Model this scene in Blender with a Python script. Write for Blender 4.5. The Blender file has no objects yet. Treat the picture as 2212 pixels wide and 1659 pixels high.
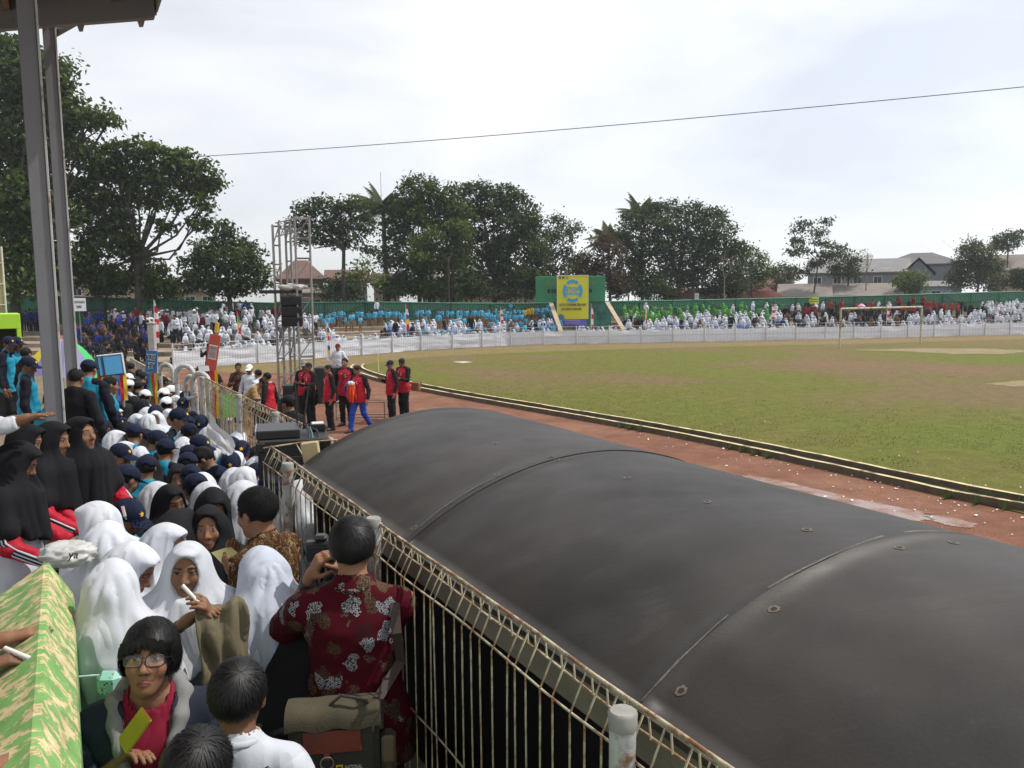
import bpy, math, random
import numpy as np
from mathutils import Vector, Matrix, noise as mnoise
sc = bpy.context.scene
C = sc.collection
R = math.radians
# ------------------------------------------------------------------ camera
CAMZ, PITCH, ROLL = 3.45, R(6.22), R(0.5)
W0, H0, F0 = 2212.0, 1659.0, 1762.0          # photo pixel frame used for measurements, focal length in those pixels
_f = Vector((0, math.cos(PITCH), -math.sin(PITCH)))
_r0 = Vector((1, 0, 0)); _u0 = Vector((0, math.sin(PITCH), math.cos(PITCH)))
_r = _r0*math.cos(ROLL) - _u0*math.sin(ROLL)
_u = _u0*math.cos(ROLL) + _r0*math.sin(ROLL)
cam = bpy.data.cameras.new('camera'); camo = bpy.data.objects.new('camera', cam); C.objects.link(camo)
m = Matrix((( _r.x, _u.x, -_f.x, 0), (_r.y, _u.y, -_f.y, 0), (_r.z, _u.z, -_f.z, CAMZ), (0, 0, 0, 1)))
camo.matrix_world = m
cam.sensor_width = 36; cam.lens = 36*F0/W0; cam.clip_end = 3000; cam.clip_start = 0.05
sc.camera = camo
sc.view_settings.view_transform = 'Standard'; sc.view_settings.look = 'None'
sc.view_settings.gamma = 1.0; sc.view_settings.exposure = -0.03; sc.view_settings.use_curve_mapping = False
# ------------------------------------------------------------------ sky and sun
SUN_AZ, SUN_EL = R(78), R(57)                # azimuth clockwise from the view direction (+Y)
sun = bpy.data.lights.new('sun', 'SUN'); sun.energy = 3.8; sun.angle = R(0.6); sun.color = (1.0, .955, .88)
suno = bpy.data.objects.new('sun', sun); C.objects.link(suno)
sdir = Vector((math.sin(SUN_AZ)*math.cos(SUN_EL), math.cos(SUN_AZ)*math.cos(SUN_EL), math.sin(SUN_EL)))
suno.rotation_euler = sdir.to_track_quat('Z', 'Y').to_euler(); suno.location = (30, 20, 60)
wd = bpy.data.worlds.new('World'); sc.world = wd; wd.use_nodes = True
nt = wd.node_tree; nt.nodes.clear()
def N(t, typ, **kw):
    n = t.nodes.new(typ)
    for k, v in kw.items():
        if k == 'inp':
            for a, b in v.items(): n.inputs[a].default_value = b
        else: setattr(n, k, v)
    return n
sky = N(nt, 'ShaderNodeTexSky', sky_type='NISHITA', sun_disc=False, sun_elevation=SUN_EL, sun_rotation=SUN_AZ, altitude=600, air_density=1.0, dust_density=2.0, ozone_density=1.5)
tc = N(nt, 'ShaderNodeTexCoord'); mp = N(nt, 'ShaderNodeMapping'); mp.inputs['Scale'].default_value = (1.0, 1.0, 2.6); mp.inputs['Location'].default_value = (.35, .1, .2)
nz = N(nt, 'ShaderNodeTexNoise', inp={'Scale': 1.9, 'Detail': 5.0, 'Roughness': .5, 'Distortion': .25})
rp = N(nt, 'ShaderNodeValToRGB'); rp.color_ramp.elements[0].position = .34; rp.color_ramp.elements[1].position = .68
rp.color_ramp.elements[0].color = (.5, .5, .5, 1); rp.color_ramp.elements[1].color = (.98, .98, .98, 1)
mx = N(nt, 'ShaderNodeMix', data_type='RGBA')
bg = N(nt, 'ShaderNodeBackground', inp={'Strength': .108}); wo = N(nt, 'ShaderNodeOutputWorld')
CLOUD = (10.6, 10.7, 10.9, 1)
mx.inputs[7].default_value = CLOUD
L = nt.links.new
# haze and cloud are brighter around the sun (forward scattering)
gd_ = N(nt, 'ShaderNodeVectorMath', operation='DOT_PRODUCT'); gd_.inputs[1].default_value = tuple(sdir); L(tc.outputs['Generated'], gd_.inputs[0])
gm_ = N(nt, 'ShaderNodeMapRange', inp={'From Min': -.2, 'From Max': 1.0, 'To Min': .84, 'To Max': 1.42}); L(gd_.outputs['Value'], gm_.inputs[0])
gs_ = N(nt, 'ShaderNodeVectorMath', operation='SCALE'); gs_.inputs[0].default_value = CLOUD[:3]; L(gm_.outputs[0], gs_.inputs['Scale']); L(gs_.outputs[0], mx.inputs[7])
L(tc.outputs['Generated'], mp.inputs[0]); L(mp.outputs[0], nz.inputs['Vector']); L(nz.outputs[0], rp.inputs[0]); L(rp.outputs[0], mx.inputs[0])
L(sky.outputs[0], mx.inputs[6]); L(mx.outputs[2], bg.inputs[0]); L(bg.outputs[0], wo.inputs[0])
# ------------------------------------------------------------------ photo pixel -> place
def ray(x, y):
    return _f + _r*((x-W0/2)/F0) - _u*((y-H0/2)/F0)
CAM = Vector((0, 0, CAMZ))
def onz(x, y, z=0.0):
    d = ray(x, y); return CAM + d*((z-CAMZ)/d.z)
def atd(x, y, d): return CAM + ray(x, y)*d
UX, UY = -.48, .877                          # direction of the stand, the fence and the shelter (towards the far end)
def UV(u, v, z=0.0): return Vector((UX*u + UY*v, UY*u - UX*v, z))
def toUV(p): return (UX*p.x + UY*p.y, UY*p.x - UX*p.y)
UVROT = math.atan2(-UX, UY)                  # rotation that turns +Y to the fence direction
# ------------------------------------------------------------------ objects
def tag(o, label=None, cat=None, group=None, kind=None):
    if label: o['label'] = label
    if cat: o['category'] = cat
    if group: o['group'] = group
    if kind: o['kind'] = kind
    return o
def link(name, me, mats=None, parent=None, loc=None, rz=None):
    if mats is not None and len(me.materials) == 0:
        for mm in (mats if isinstance(mats, (list, tuple)) else [mats]): me.materials.append(mm)
    o = bpy.data.objects.new(name, me); C.objects.link(o)
    if parent is not None: o.parent = parent
    if loc is not None: o.location = loc
    if rz is not None: o.rotation_euler = (0, 0, rz)
    return o
def empty(name, loc=(0, 0, 0), rz=0.0, label=None, cat=None, group=None):
    o = bpy.data.objects.new(name, None); C.objects.link(o); o.location = loc; o.rotation_euler = (0, 0, rz); o.empty_display_size = .2
    return tag(o, label, cat, group)
def npmesh(name, V, F, mi=None, smooth=True, col=None):
    """V (n,3), F (m,3 or 4) arrays -> mesh"""
    V = np.asarray(V, np.float32); F = np.asarray(F, np.int32); k = F.shape[1]
    me = bpy.data.meshes.new(name)
    me.vertices.add(len(V)); me.vertices.foreach_set('co', V.ravel())
    me.loops.add(F.size); me.loops.foreach_set('vertex_index', F.ravel())
    me.polygons.add(len(F)); me.polygons.foreach_set('loop_start', np.arange(0, F.size, k, dtype=np.int32))
    try: me.polygons.foreach_set('loop_total', np.full(len(F), k, np.int32))
    except Exception: pass
    if mi is not None: me.polygons.foreach_set('material_index', np.asarray(mi, np.int32))
    me.polygons.foreach_set('use_smooth', np.full(len(F), smooth, bool))
    if col is not None:
        a = me.color_attributes.new('Col', 'FLOAT_COLOR', 'POINT')
        a.data.foreach_set('color', np.asarray(col, np.float32).ravel())
    me.update(calc_edges=True); me.validate()
    return me
class MB:
    """collects boxes, tubes, sheets into one mesh"""
    def __init__(s): s.v = []; s.f = []; s.m = []; s.sm = []
    def add(s, vs, fs, mi=0, smooth=False):
        o = len(s.v); s.v += [tuple(p) for p in vs]
        for f in fs: s.f.append(tuple(i+o for i in f)); s.m.append(mi); s.sm.append(smooth)
    def box(s, lo, hi, mi=0, M=None):
        x0, y0, z0 = lo; x1, y1, z1 = hi
        vs = [Vector(p) for p in ((x0,y0,z0),(x1,y0,z0),(x1,y1,z0),(x0,y1,z0),(x0,y0,z1),(x1,y0,z1),(x1,y1,z1),(x0,y1,z1))]
        if M is not None: vs = [M @ p for p in vs]
        s.add(vs, [(0,3,2,1),(4,5,6,7),(0,1,5,4),(1,2,6,5),(2,3,7,6),(3,0,4,7)], mi)
    def bbox(s, lo, hi, b=.01, mi=0, M=None):
        """bevelled box"""
        x0, y0, z0 = lo; x1, y1, z1 = hi
        def ring(z, i):
            return [(x0+i,y0,z),(x1-i,y0,z),(x1,y0+i,z),(x1,y1-i,z),(x1-i,y1,z),(x0+i,y1,z),(x0,y1-i,z),(x0,y0+i,z)]
        def ringin(z):
            return [(x0+b,y0+b,z)]*2+[(x1-b,y0+b,z)]*2+[(x1-b,y1-b,z)]*2+[(x0+b,y1-b,z)]*2
        vs = []
        a = [(x0+b,y0+b,z0),(x1-b,y0+b,z0),(x1-b,y1-b,z0),(x0+b,y1-b,z0)]
        t = [(x0+b,y0+b,z1),(x1-b,y0+b,z1),(x1-b,y1-b,z1),(x0+b,y1-b,z1)]
        vs = a + t + ring(z0+b, b) + ring(z1-b, b)
        fs = [(3,2,1,0),(4,5,6,7)]
        for i in range(8): fs.append((8+i, 8+(i+1)%8, 16+(i+1)%8, 16+i))
        for base, c, fl in ((8, 0, 0), (16, 4, 1)):
            prs = [((0,1),(0,1)),((2,3),(1,2)),((4,5),(2,3)),((6,7),(3,0))]
            for (r0, r1), (c0, c1) in prs:
                q = (c+c0, c+c1, base+r1, base+r0); fs.append(q if not fl else q[::-1])
            for k, (r0, r1) in enumerate(((7,0),(1,2),(3,4),(5,6))):
                q = (c+k, base+r1, base+r0); fs.append(q if not fl else q[::-1])
        vs = [Vector(p) for p in vs]
        if M is not None: vs = [M @ p for p in vs]
        s.add(vs, fs, mi)
    def tube(s, pts, r, n=8, mi=0, cap=True, smooth=True):
        pts = [Vector(p) for p in pts]
        rs = r if isinstance(r, (list, tuple)) else [r]*len(pts)
        vs = []; up = None
        for i, p in enumerate(pts):
            t = (pts[min(i+1, len(pts)-1)] - pts[max(i-1, 0)])
            if t.length < 1e-9: t = Vector((0, 0, 1))
            t.normalize()
            if up is None: up = Vector((0, 0, 1)) if abs(t.z) < .9 else Vector((1, 0, 0))
            a = t.cross(up)
            if a.length < 1e-4: a = t.orthogonal()
            a.normalize(); b = a.cross(t); up = b
            for k in range(n):
                th = 2*math.pi*k/n; vs.append(p + a*(rs[i]*math.cos(th)) + b*(rs[i]*math.sin(th)))
        fs = []
        for i in range(len(pts)-1):
            for k in range(n):
                fs.append((i*n+k, i*n+(k+1)%n, (i+1)*n+(k+1)%n, (i+1)*n+k))
        s.add(vs, fs, mi, smooth)
        if cap:
            o = len(vs)
            s.add(vs[:n], [tuple(range(n))], mi); s.add(vs[-n:], [tuple(reversed(range(n)))], mi)
    def mesh(s, name):
        me = bpy.data.meshes.new(name); me.from_pydata(s.v, [], s.f)
        me.polygons.foreach_set('material_index', s.m); me.polygons.foreach_set('use_smooth', s.sm); me.update()
        return me
    def build(s, name, mats, parent=None, loc=None, rz=None):
        return link(name, s.mesh(name), mats, parent, loc, rz)
# ------------------------------------------------------------------ materials
MATS = {}
def mat(name, col=(.5,.5,.5), rough=.7, var=.12, nscale=8.0, bump=.0, bscale=60.0, metal=0.0, rnd=.0, col2=None, spec=.5, dirt=None, dscale=3.0, damt=.5, sheen=0.0, coord='Object', trans=0.0, folds=0.0):
    """Principled material with uneven colour, optional second colour patches, bump and per-object random value"""
    if name in MATS: return MATS[name]
    m = bpy.data.materials.new(name); m.use_nodes = True; t = m.node_tree; b = t.nodes['Principled BSDF']; out = t.nodes['Material Output']
    b.inputs['Roughness'].default_value = rough; b.inputs['Metallic'].default_value = metal
    b.inputs['Specular IOR Level'].default_value = spec
    if sheen: b.inputs['Sheen Weight'].default_value = sheen
    tc = N(t, 'ShaderNodeTexCoord'); co = tc.outputs[coord]
    nz = N(t, 'ShaderNodeTexNoise', inp={'Scale': nscale, 'Detail': 6.0, 'Roughness': .6}); t.links.new(co, nz.inputs['Vector'])
    mr = N(t, 'ShaderNodeMapRange', inp={'From Min': .25, 'From Max': .75, 'To Min': 1-var, 'To Max': 1+var}); t.links.new(nz.outputs[0], mr.inputs[0])
    base = N(t, 'ShaderNodeRGB'); base.outputs[0].default_value = (*col, 1); cs = base.outputs[0]
    if col2 is not None:
        n2 = N(t, 'ShaderNodeTexNoise', inp={'Scale': dscale, 'Detail': 8.0, 'Roughness': .65}); t.links.new(co, n2.inputs['Vector'])
        r2 = N(t, 'ShaderNodeValToRGB'); r2.color_ramp.elements[0].position = .62-damt*.3; r2.color_ramp.elements[1].position = .70-damt*.2
        t.links.new(n2.outputs[0], r2.inputs[0])
        x2 = N(t, 'ShaderNodeMix', data_type='RGBA'); x2.inputs[7].default_value = (*col2, 1)
        t.links.new(r2.outputs[0], x2.inputs[0]); t.links.new(cs, x2.inputs[6]); cs = x2.outputs[2]
    mul = N(t, 'ShaderNodeVectorMath', operation='SCALE'); t.links.new(cs, mul.inputs[0]); t.links.new(mr.outputs[0], mul.inputs['Scale']); cs = mul.outputs[0]
    if rnd:
        oi = N(t, 'ShaderNodeObjectInfo'); m2 = N(t, 'ShaderNodeMapRange', inp={'To Min': 1-rnd, 'To Max': 1+rnd*.5}); t.links.new(oi.outputs['Random'], m2.inputs[0])
        s2 = N(t, 'ShaderNodeVectorMath', operation='SCALE'); t.links.new(cs, s2.inputs[0]); t.links.new(m2.outputs[0], s2.inputs['Scale']); cs = s2.outputs[0]
    t.links.new(cs, b.inputs['Base Color'])
    if bump:
        nb = N(t, 'ShaderNodeTexNoise', inp={'Scale': bscale, 'Detail': 4.0}); t.links.new(co, nb.inputs['Vector'])
        bp = N(t, 'ShaderNodeBump', inp={'Strength': bump, 'Distance': .02}); t.links.new(nb.outputs[0], bp.inputs['Height']); t.links.new(bp.outputs[0], b.inputs['Normal'])
    if folds:
        mpf = N(t, 'ShaderNodeMapping'); mpf.inputs['Scale'].default_value = (5.0, 5.0, 1.1); t.links.new(co, mpf.inputs[0])
        nf = N(t, 'ShaderNodeTexNoise', inp={'Scale': 1.6, 'Detail': 1.0, 'Roughness': .4, 'Distortion': .6}); t.links.new(mpf.outputs[0], nf.inputs['Vector'])
        ab = N(t, 'ShaderNodeMath', operation='PINGPONG', inp={1: .5}); mu3 = N(t, 'ShaderNodeMath', operation='MULTIPLY', inp={1: 2.6}); t.links.new(nf.outputs[0], mu3.inputs[0]); t.links.new(mu3.outputs[0], ab.inputs[0])
        bf = N(t, 'ShaderNodeBump', inp={'Strength': folds, 'Distance': .07}); t.links.new(ab.outputs[0], bf.inputs['Height'])
        if bump: t.links.new(bf.outputs[0], bp.inputs['Normal'])
        else: t.links.new(bf.outputs[0], b.inputs['Normal'])
    if trans:
        tr = N(t, 'ShaderNodeBsdfTranslucent'); t.links.new(cs, tr.inputs[0]); ms = N(t, 'ShaderNodeMixShader', inp={0: trans})
        t.links.new(b.outputs[0], ms.inputs[1]); t.links.new(tr.outputs[0], ms.inputs[2]); t.links.new(ms.outputs[0], out.inputs[0])
    MATS[name] = m
    return m
def text_mesh(txt, size, mat_, parent, M, name='lettering', extrude=.0015, bold=0.0, align='CENTER', width=None):
    cu = bpy.data.curves.new(name, 'FONT'); cu.body = txt; cu.size = size; cu.extrude = extrude; cu.offset = bold; cu.align_x = align; cu.align_y = 'CENTER'
    cu.resolution_u = 3
    ob = bpy.data.objects.new(name, cu); C.objects.link(ob)
    dg = bpy.context.evaluated_depsgraph_get()
    me = bpy.data.meshes.new_from_object(ob.evaluated_get(dg)); bpy.data.objects.remove(ob); bpy.data.curves.remove(cu)
    if width:
        xs = [v.co.x for v in me.vertices]; w = max(xs)-min(xs)
        for v in me.vertices: v.co.x *= width/w
    me.transform(M); me.materials.clear()
    return link(name, me, mat_, parent)
# ================================================================== GROUND
rng = random.Random(7)
def ground_mat(name, cols, scale, bump=.6, rough=.9, fine=30.0):
    m = bpy.data.materials.new(name); m.use_nodes = True; t = m.node_tree; b = t.nodes['Principled BSDF']
    b.inputs['Roughness'].default_value = rough; b.inputs['Specular IOR Level'].default_value = .2
    tc = N(t, 'ShaderNodeTexCoord'); l = t.links.new
    n1 = N(t, 'ShaderNodeTexNoise', inp={'Scale': scale, 'Detail': 9.0, 'Roughness': .62, 'Distortion': .4}); l(tc.outputs['Object'], n1.inputs['Vector'])
    rp = N(t, 'ShaderNodeValToRGB'); cr = rp.color_ramp
    while len(cr.elements) < len(cols): cr.elements.new(.5)
    for e, (p, c) in zip(cr.elements, cols): e.position = p; e.color = (*c, 1)
    l(n1.outputs[0], rp.inputs[0])
    n2 = N(t, 'ShaderNodeTexNoise', inp={'Scale': fine, 'Detail': 6.0, 'Roughness': .7}); l(tc.outputs['Object'], n2.inputs['Vector'])
    mr = N(t, 'ShaderNodeMapRange', inp={'From Min': .3, 'From Max': .7, 'To Min': .62, 'To Max': 1.35}); l(n2.outputs[0], mr.inputs[0])
    n3 = N(t, 'ShaderNodeTexNoise', inp={'Scale': 2.3, 'Detail': 7.0, 'Roughness': .65}); l(tc.outputs['Object'], n3.inputs['Vector'])
    mr3 = N(t, 'ShaderNodeMapRange', inp={'From Min': .3, 'From Max': .7, 'To Min': .78, 'To Max': 1.2}); l(n3.outputs[0], mr3.inputs[0])
    mm = N(t, 'ShaderNodeMath', operation='MULTIPLY'); l(mr.outputs[0], mm.inputs[0]); l(mr3.outputs[0], mm.inputs[1])
    s = N(t, 'ShaderNodeVectorMath', operation='SCALE'); l(rp.outputs[0], s.inputs[0]); l(mm.outputs[0], s.inputs['Scale']); l(s.outputs[0], b.inputs['Base Color'])
    bp = N(t, 'ShaderNodeBump', inp={'Strength': bump, 'Distance': .05}); l(n2.outputs[0], bp.inputs['Height']); l(bp.outputs[0], b.inputs['Normal'])
    return m
m_dirt = ground_mat('red_dirt', [(.3, (.15,.066,.040)), (.5, (.185,.083,.050)), (.7, (.23,.12,.077))], .55)
m_town = ground_mat('town_soil', [(.3, (.13,.11,.07)), (.7, (.22,.17,.11))], .2)
m_grass = ground_mat('field_grass', [(.36, (.108,.130,.014)), (.49, (.125,.118,.022)), (.56, (.15,.11,.045)), (.68, (.18,.105,.06))], .085, bump=.9, fine=22.0)
m_dry = ground_mat('dry_verge', [(.35, (.18,.125,.06)), (.55, (.19,.145,.06)), (.7, (.14,.13,.04))], .3, bump=.7)
def poly(name, pts, z, m, kind='structure'):
    me = bpy.data.meshes.new(name); me.from_pydata([(p[0], p[1], z) for p in pts], [], [tuple(range(len(pts)))]); me.update()
    return tag(link(name, me, m), kind=kind)
poly('ground', [(-240,-80),(240,-80),(240,300),(-240,300)], -.02, m_town)
poly('running_track', [UV(-40, 1.3), UV(-40, 70)] + [onz(x, y) for x, y in ((2900,712),(2212,722),(1500,738),(1100,745),(720,771),(560,784),(375,800))] + [UV(31, 1.3)], -.004, m_dirt)
FAR = [(3000,706),(2212,723),(1810,733),(1500,739),(1200,744.5),(1100,747),(900,758),(720,772),(560,785),(470,792),(375,800)]   # foot of the cloth covered fence
EDGE = [(2800,726),(2212,733),(1810,744),(1500,750),(1200,759),(1000,767),(900,773),(820,782),(770,792)]                        # where green grass turns dry
KERB_PX = [(3300,1262),(2212,1110),(1850,1028),(1500,951),(1240,904),(1000,862),(900,842.5),(830,827),(790,815)]
kerb = [onz(x, y) for x, y in KERB_PX] + [onz(764,805), onz(757,798), onz(765,792)]
poly('grass_verge', [onz(x, y) for x, y in FAR] + [onz(500, 806), onz(700, 806)] + [kerb[-2]] + [onz(x, y) for x, y in reversed(EDGE)], .004, m_dry)
poly('field_grass', [p for p in kerb] + [onz(x, y) for x, y in reversed(EDGE)], .012, m_grass)
m_sand = ground_mat('bare_goal_mouth', [(.3, (.20,.15,.085)), (.7, (.28,.21,.13))], .6)
def blob(name, px, z, m, jag=.12, n=40, seed=1):
    r_ = random.Random(seed); cx = sum(p[0] for p in px)/len(px); cy = sum(p[1] for p in px)/len(px); out = []
    for i in range(len(px)):
        a, b = px[i], px[(i+1) % len(px)]
        for k in range(n//len(px)):
            f = k/(n//len(px)); x = a[0]+(b[0]-a[0])*f; y = a[1]+(b[1]-a[1])*f; j = 1+r_.uniform(-jag, jag)
            p = onz(cx+(x-cx)*j, cy+(y-cy)*j); out.append(p)
    return poly(name, out, z, m)
blob('bare_goal_mouth', [(1835,757),(1960,753),(2110,753),(2212,757),(2212,764),(2060,766),(1960,760)], .02, m_sand)
blob('bare_patch', [(2125,829),(2212,823),(2300,828),(2300,838),(2190,836)], .02, m_sand, seed=4)
blob('bare_patch', [(975,782),(1005,781),(1022,783),(1000,785)], .02, mat('spilt_chalk', (.42,.40,.34), .9, .1), seed=3)
m_pud = bpy.data.materials.new('muddy_water'); m_pud.use_nodes = True; t = m_pud.node_tree; b = t.nodes['Principled BSDF']
b.inputs['Roughness'].default_value = .12; nzp = N(t, 'ShaderNodeTexNoise', inp={'Scale': 1.6, 'Detail': 8.0, 'Roughness': .7}); tcp = N(t, 'ShaderNodeTexCoord')
rpp = N(t, 'ShaderNodeValToRGB'); rpp.color_ramp.elements[0].position = .42; rpp.color_ramp.elements[1].position = .58
rpp.color_ramp.elements[0].color = (.17,.08,.052,1); rpp.color_ramp.elements[1].color = (.25,.16,.125,1)
rgp = N(t, 'ShaderNodeMapRange', inp={'From Min': .42, 'From Max': .56, 'To Min': .85, 'To Max': .22})
t.links.new(tcp.outputs['Object'], nzp.inputs['Vector']); t.links.new(nzp.outputs[0], rpp.inputs[0]); t.links.new(nzp.outputs[0], rgp.inputs[0])
t.links.new(rpp.outputs[0], b.inputs['Base Color']); t.links.new(rgp.outputs[0], b.inputs['Roughness'])
blob('puddle', [(1600,1022),(1680,1036),(1760,1056),(1880,1084),(2010,1108),(2005,1130),(1880,1112),(1740,1082),(1660,1058)], .003, m_pud, jag=.10, n=120, seed=8)
blob('puddle', [(2010,1112),(2060,1118),(2110,1132),(2100,1142),(2050,1136),(2005,1122)], .003, m_pud, jag=.1, n=60, seed=9)
# kerb: two parallel lines of concrete with a drain between them
def strip(path, off, w, z0, z1):
    """box profile swept along a path; off = sideways offset to the left of travel"""
    n = len(path); vs = []; fs = []
    for i, p in enumerate(path):
        t = (path[min(i+1, n-1)] - path[max(i-1, 0)]); t.z = 0; t.normalize(); s = Vector((-t.y, t.x, 0))
        for o, z in ((off-w/2, z0), (off+w/2, z0), (off+w/2, z1), (off-w/2, z1)):
            q = p + s*o; vs.append((q.x, q.y, z + .012*mnoise.noise(Vector((q.x*1.7, q.y*1.7, off)))))
    for i in range(n-1):
        for k in range(4): fs.append((i*4+k, i*4+(k+1) % 4, (i+1)*4+(k+1) % 4, (i+1)*4+k))
    return vs, fs
def dense(path, step):
    out = []
    for a, b in zip(path[:-1], path[1:]):
        n = max(1, int((b-a).length/step))
        out += [a.lerp(b, k/n) for k in range(n)]
    return out + [path[-1]]
kp = [p.copy() for p in kerb]
for _ in range(2):
    q = [kp[0]]
    for a, b in zip(kp[:-1], kp[1:]): q += [a.lerp(b, .25), a.lerp(b, .75)]
    kp = q + [kp[-1]]
kp = dense(kp, .35)
m_kerb = mat('kerb_concrete', (.56,.45,.25), .9, .3, 5.0, .5, 40, col2=(.16,.12,.07), dscale=2.2, damt=.35)
m_kside = mat('shaded_kerb_side', (.10,.08,.05), .95, .4, 5, .5, 30)  # darker kerb sides: the shade on them is put into the colour
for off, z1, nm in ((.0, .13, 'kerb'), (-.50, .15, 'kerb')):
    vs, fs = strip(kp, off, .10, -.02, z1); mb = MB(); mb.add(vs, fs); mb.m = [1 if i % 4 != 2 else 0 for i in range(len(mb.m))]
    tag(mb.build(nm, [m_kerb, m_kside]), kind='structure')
vs, fs = strip(kp, -.25, .39, -.02, .05); mb = MB(); mb.add(vs, fs); tag(mb.build('drain', mat('drain_mud', (.06,.05,.03), .8, .4, 6, .6, 30)), kind='structure')
# ================================================================== FAR TERRACE
OUT = [(-150,60,636),(100,60,639),(300,60,646),(600,61,655),(800,62,652),(1000,64,655),(1150,66,655),(1320,67,651),(1500,70,648),(1800,75,641),(2212,80,629),(2900,88,610)]
INN = [(-150,44),(100,42),(250,40),(340,39.2)]
def lerp_tab(tab, x, k):
    if x <= tab[0][0]: return tab[0][k]
    for a, b in zip(tab[:-1], tab[1:]):
        if x <= b[0]: return a[k]+(b[k]-a[k])*(x-a[0])/(b[0]-a[0])
    return tab[-1][k]
FARX = sorted(FAR)
def inner(x):
    if x < 375: p = atd(x, 760, lerp_tab(INN, x, 1) if x < 340 else 39.2); return Vector((p.x, p.y, 0))
    return onz(x, lerp_tab(FARX, x, 1))
def outer(x):
    p = atd(x, 690, lerp_tab(OUT, x, 1)); return Vector((p.x, p.y, 0))
def ftop(x): return atd(x, lerp_tab(OUT, x, 2), lerp_tab(OUT, x, 1)).z
NSTEP, RISE = 5, .24
def stepz(t): return max(0.0, min(NSTEP, math.floor((t-.10)/(.9/NSTEP))+1))*RISE if t > .10 else 0.0
def tpos(x, t):
    p = inner(x).lerp(outer(x), t); p.z = stepz(t); return p
m_terr = mat('terrace_concrete', (.26,.205,.15), .95, .35, 1.2, .5, 20, col2=(.16,.12,.08), dscale=.5, damt=.5)
xs = [-150,-50,50,100,200,300,340,375,470,560,640,720,810,900,1000,1100,1200,1350,1500,1650,1810,2000,2212,2500,2900]
for k in range(NSTEP):
    t0, t1 = .10+k*.9/NSTEP, .10+(k+1)*.9/NSTEP
    vs = []; fs = []
    for x in xs:
        a, b = inner(x).lerp(outer(x), t0), inner(x).lerp(outer(x), t1 if k < NSTEP-1 else 1.02)
        vs += [(a.x, a.y, k*RISE-.03), (a.x, a.y, (k+1)*RISE), (b.x, b.y, (k+1)*RISE), (b.x, b.y, -.05)]
    for i in range(len(xs)-1):
        for j in range(3): fs.append((i*4+j, (i+1)*4+j, (i+1)*4+j+1, i*4+j+1))
    mb = MB(); mb.add(vs, fs); tag(mb.build('terrace_step', m_terr), kind='structure')
# concrete wall and green sheet fence behind the terrace
m_green = mat('green_sheet_paint', (.02,.155,.078), .55, .3, .7, .15, 10, col2=(.035,.11,.075), dscale=.35, damt=.5)
m_greend = mat('green_frame_paint', (.012,.085,.045), .6, .2, 2)
wallz0, wallz1 = NSTEP*RISE, NSTEP*RISE+.42
vs = []; fs = []
for x in xs:
    p = outer(x); d = (p-CAM); d.z = 0; d.normalize()
    q = p + d*.25; vs += [(p.x,p.y,0),(p.x,p.y,wallz1),(q.x,q.y,wallz1),(q.x,q.y,0)]
for i in range(len(xs)-1):
    for j in range(3): fs.append((i*4+j,(i+1)*4+j,(i+1)*4+j+1,i*4+j+1))
mb = MB(); mb.add(vs, fs); tag(mb.build('retaining_wall', mat('old_concrete', (.36,.31,.24), .95, .3, 1.5, .4, 15)), 'low weathered concrete wall under the green sheet fence behind the terraces', 'wall')
path = dense([outer(x) for x in xs], .5); acc = [0.0]
pxs = []
for a, b in zip(path[:-1], path[1:]): acc.append(acc[-1]+(b-a).length)
def pxof(p):
    d = p-CAM; z = d.dot(_f); return W0/2+F0*d.dot(_r)/z
def along(s):
    for i in range(len(acc)-1):
        if s <= acc[i+1]: return path[i].lerp(path[i+1], (s-acc[i])/(acc[i+1]-acc[i]))
    return path[-1]
gf = empty('green_fence', outer(600), 0, 'tall green corrugated sheet fence with diagonal braces behind the terraces', 'fence')
def rel(o, root): o.parent = root; o.matrix_parent_inverse = root.matrix_basis.inverted(); return o
SP = 3.2; s = 0.0
while s + SP < acc[-1]:
    a, b = along(s), along(s+SP); s += SP
    px = pxof((a+b)/2)
    if px < -60 or px > 2290: continue
    za, zb = ftop(pxof(a)), ftop(pxof(b)); t = (b-a).normalized(); nrm = Vector((t.y, -t.x, 0))   # towards the field
    if nrm.dot(CAM-a) < 0: nrm = -nrm
    mb = MB(); n = 16; vs = []; fs = []
    for k in range(n*2+1):
        f = k/(n*2); p = a.lerp(b, f) - nrm*(.10+(.035 if k % 2 else 0)); zt = za+(zb-za)*f + .01*rng.uniform(-1, 1)
        vs += [(p.x,p.y,wallz1-.02),(p.x,p.y,zt)]
        if k: fs.append((2*k-2,2*k,2*k+1,2*k-1))
    mb.add(vs, fs); rel(mb.build('sheet_panel', m_green), gf)
    mb = MB(); mb.tube([(a.x,a.y,wallz1),(a.x,a.y,za+.03)], .055, 6); rel(mb.build('post', m_greend), gf)
    mb = MB(); mb.tube([(a.x,a.y,za-.02),(b.x,b.y,zb-.02)], .06, 4); rel(mb.build('rail', m_green), gf)
    zm = (wallz1+za)/2; mb = MB(); mb.tube([(a.x,a.y,zm),(b.x,b.y,zm)], .035, 4); rel(mb.build('rail', m_greend), gf)
    mb = MB(); p0, p1 = (a, b) if int(s/SP) % 2 else (b, a)
    mb.tube([(p0.x+nrm.x*.05,p0.y+nrm.y*.05,wallz1+.05),(p1.x+nrm.x*.05,p1.y+nrm.y*.05,za-.06)], .035, 4); rel(mb.build('brace', m_greend), gf)
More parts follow.
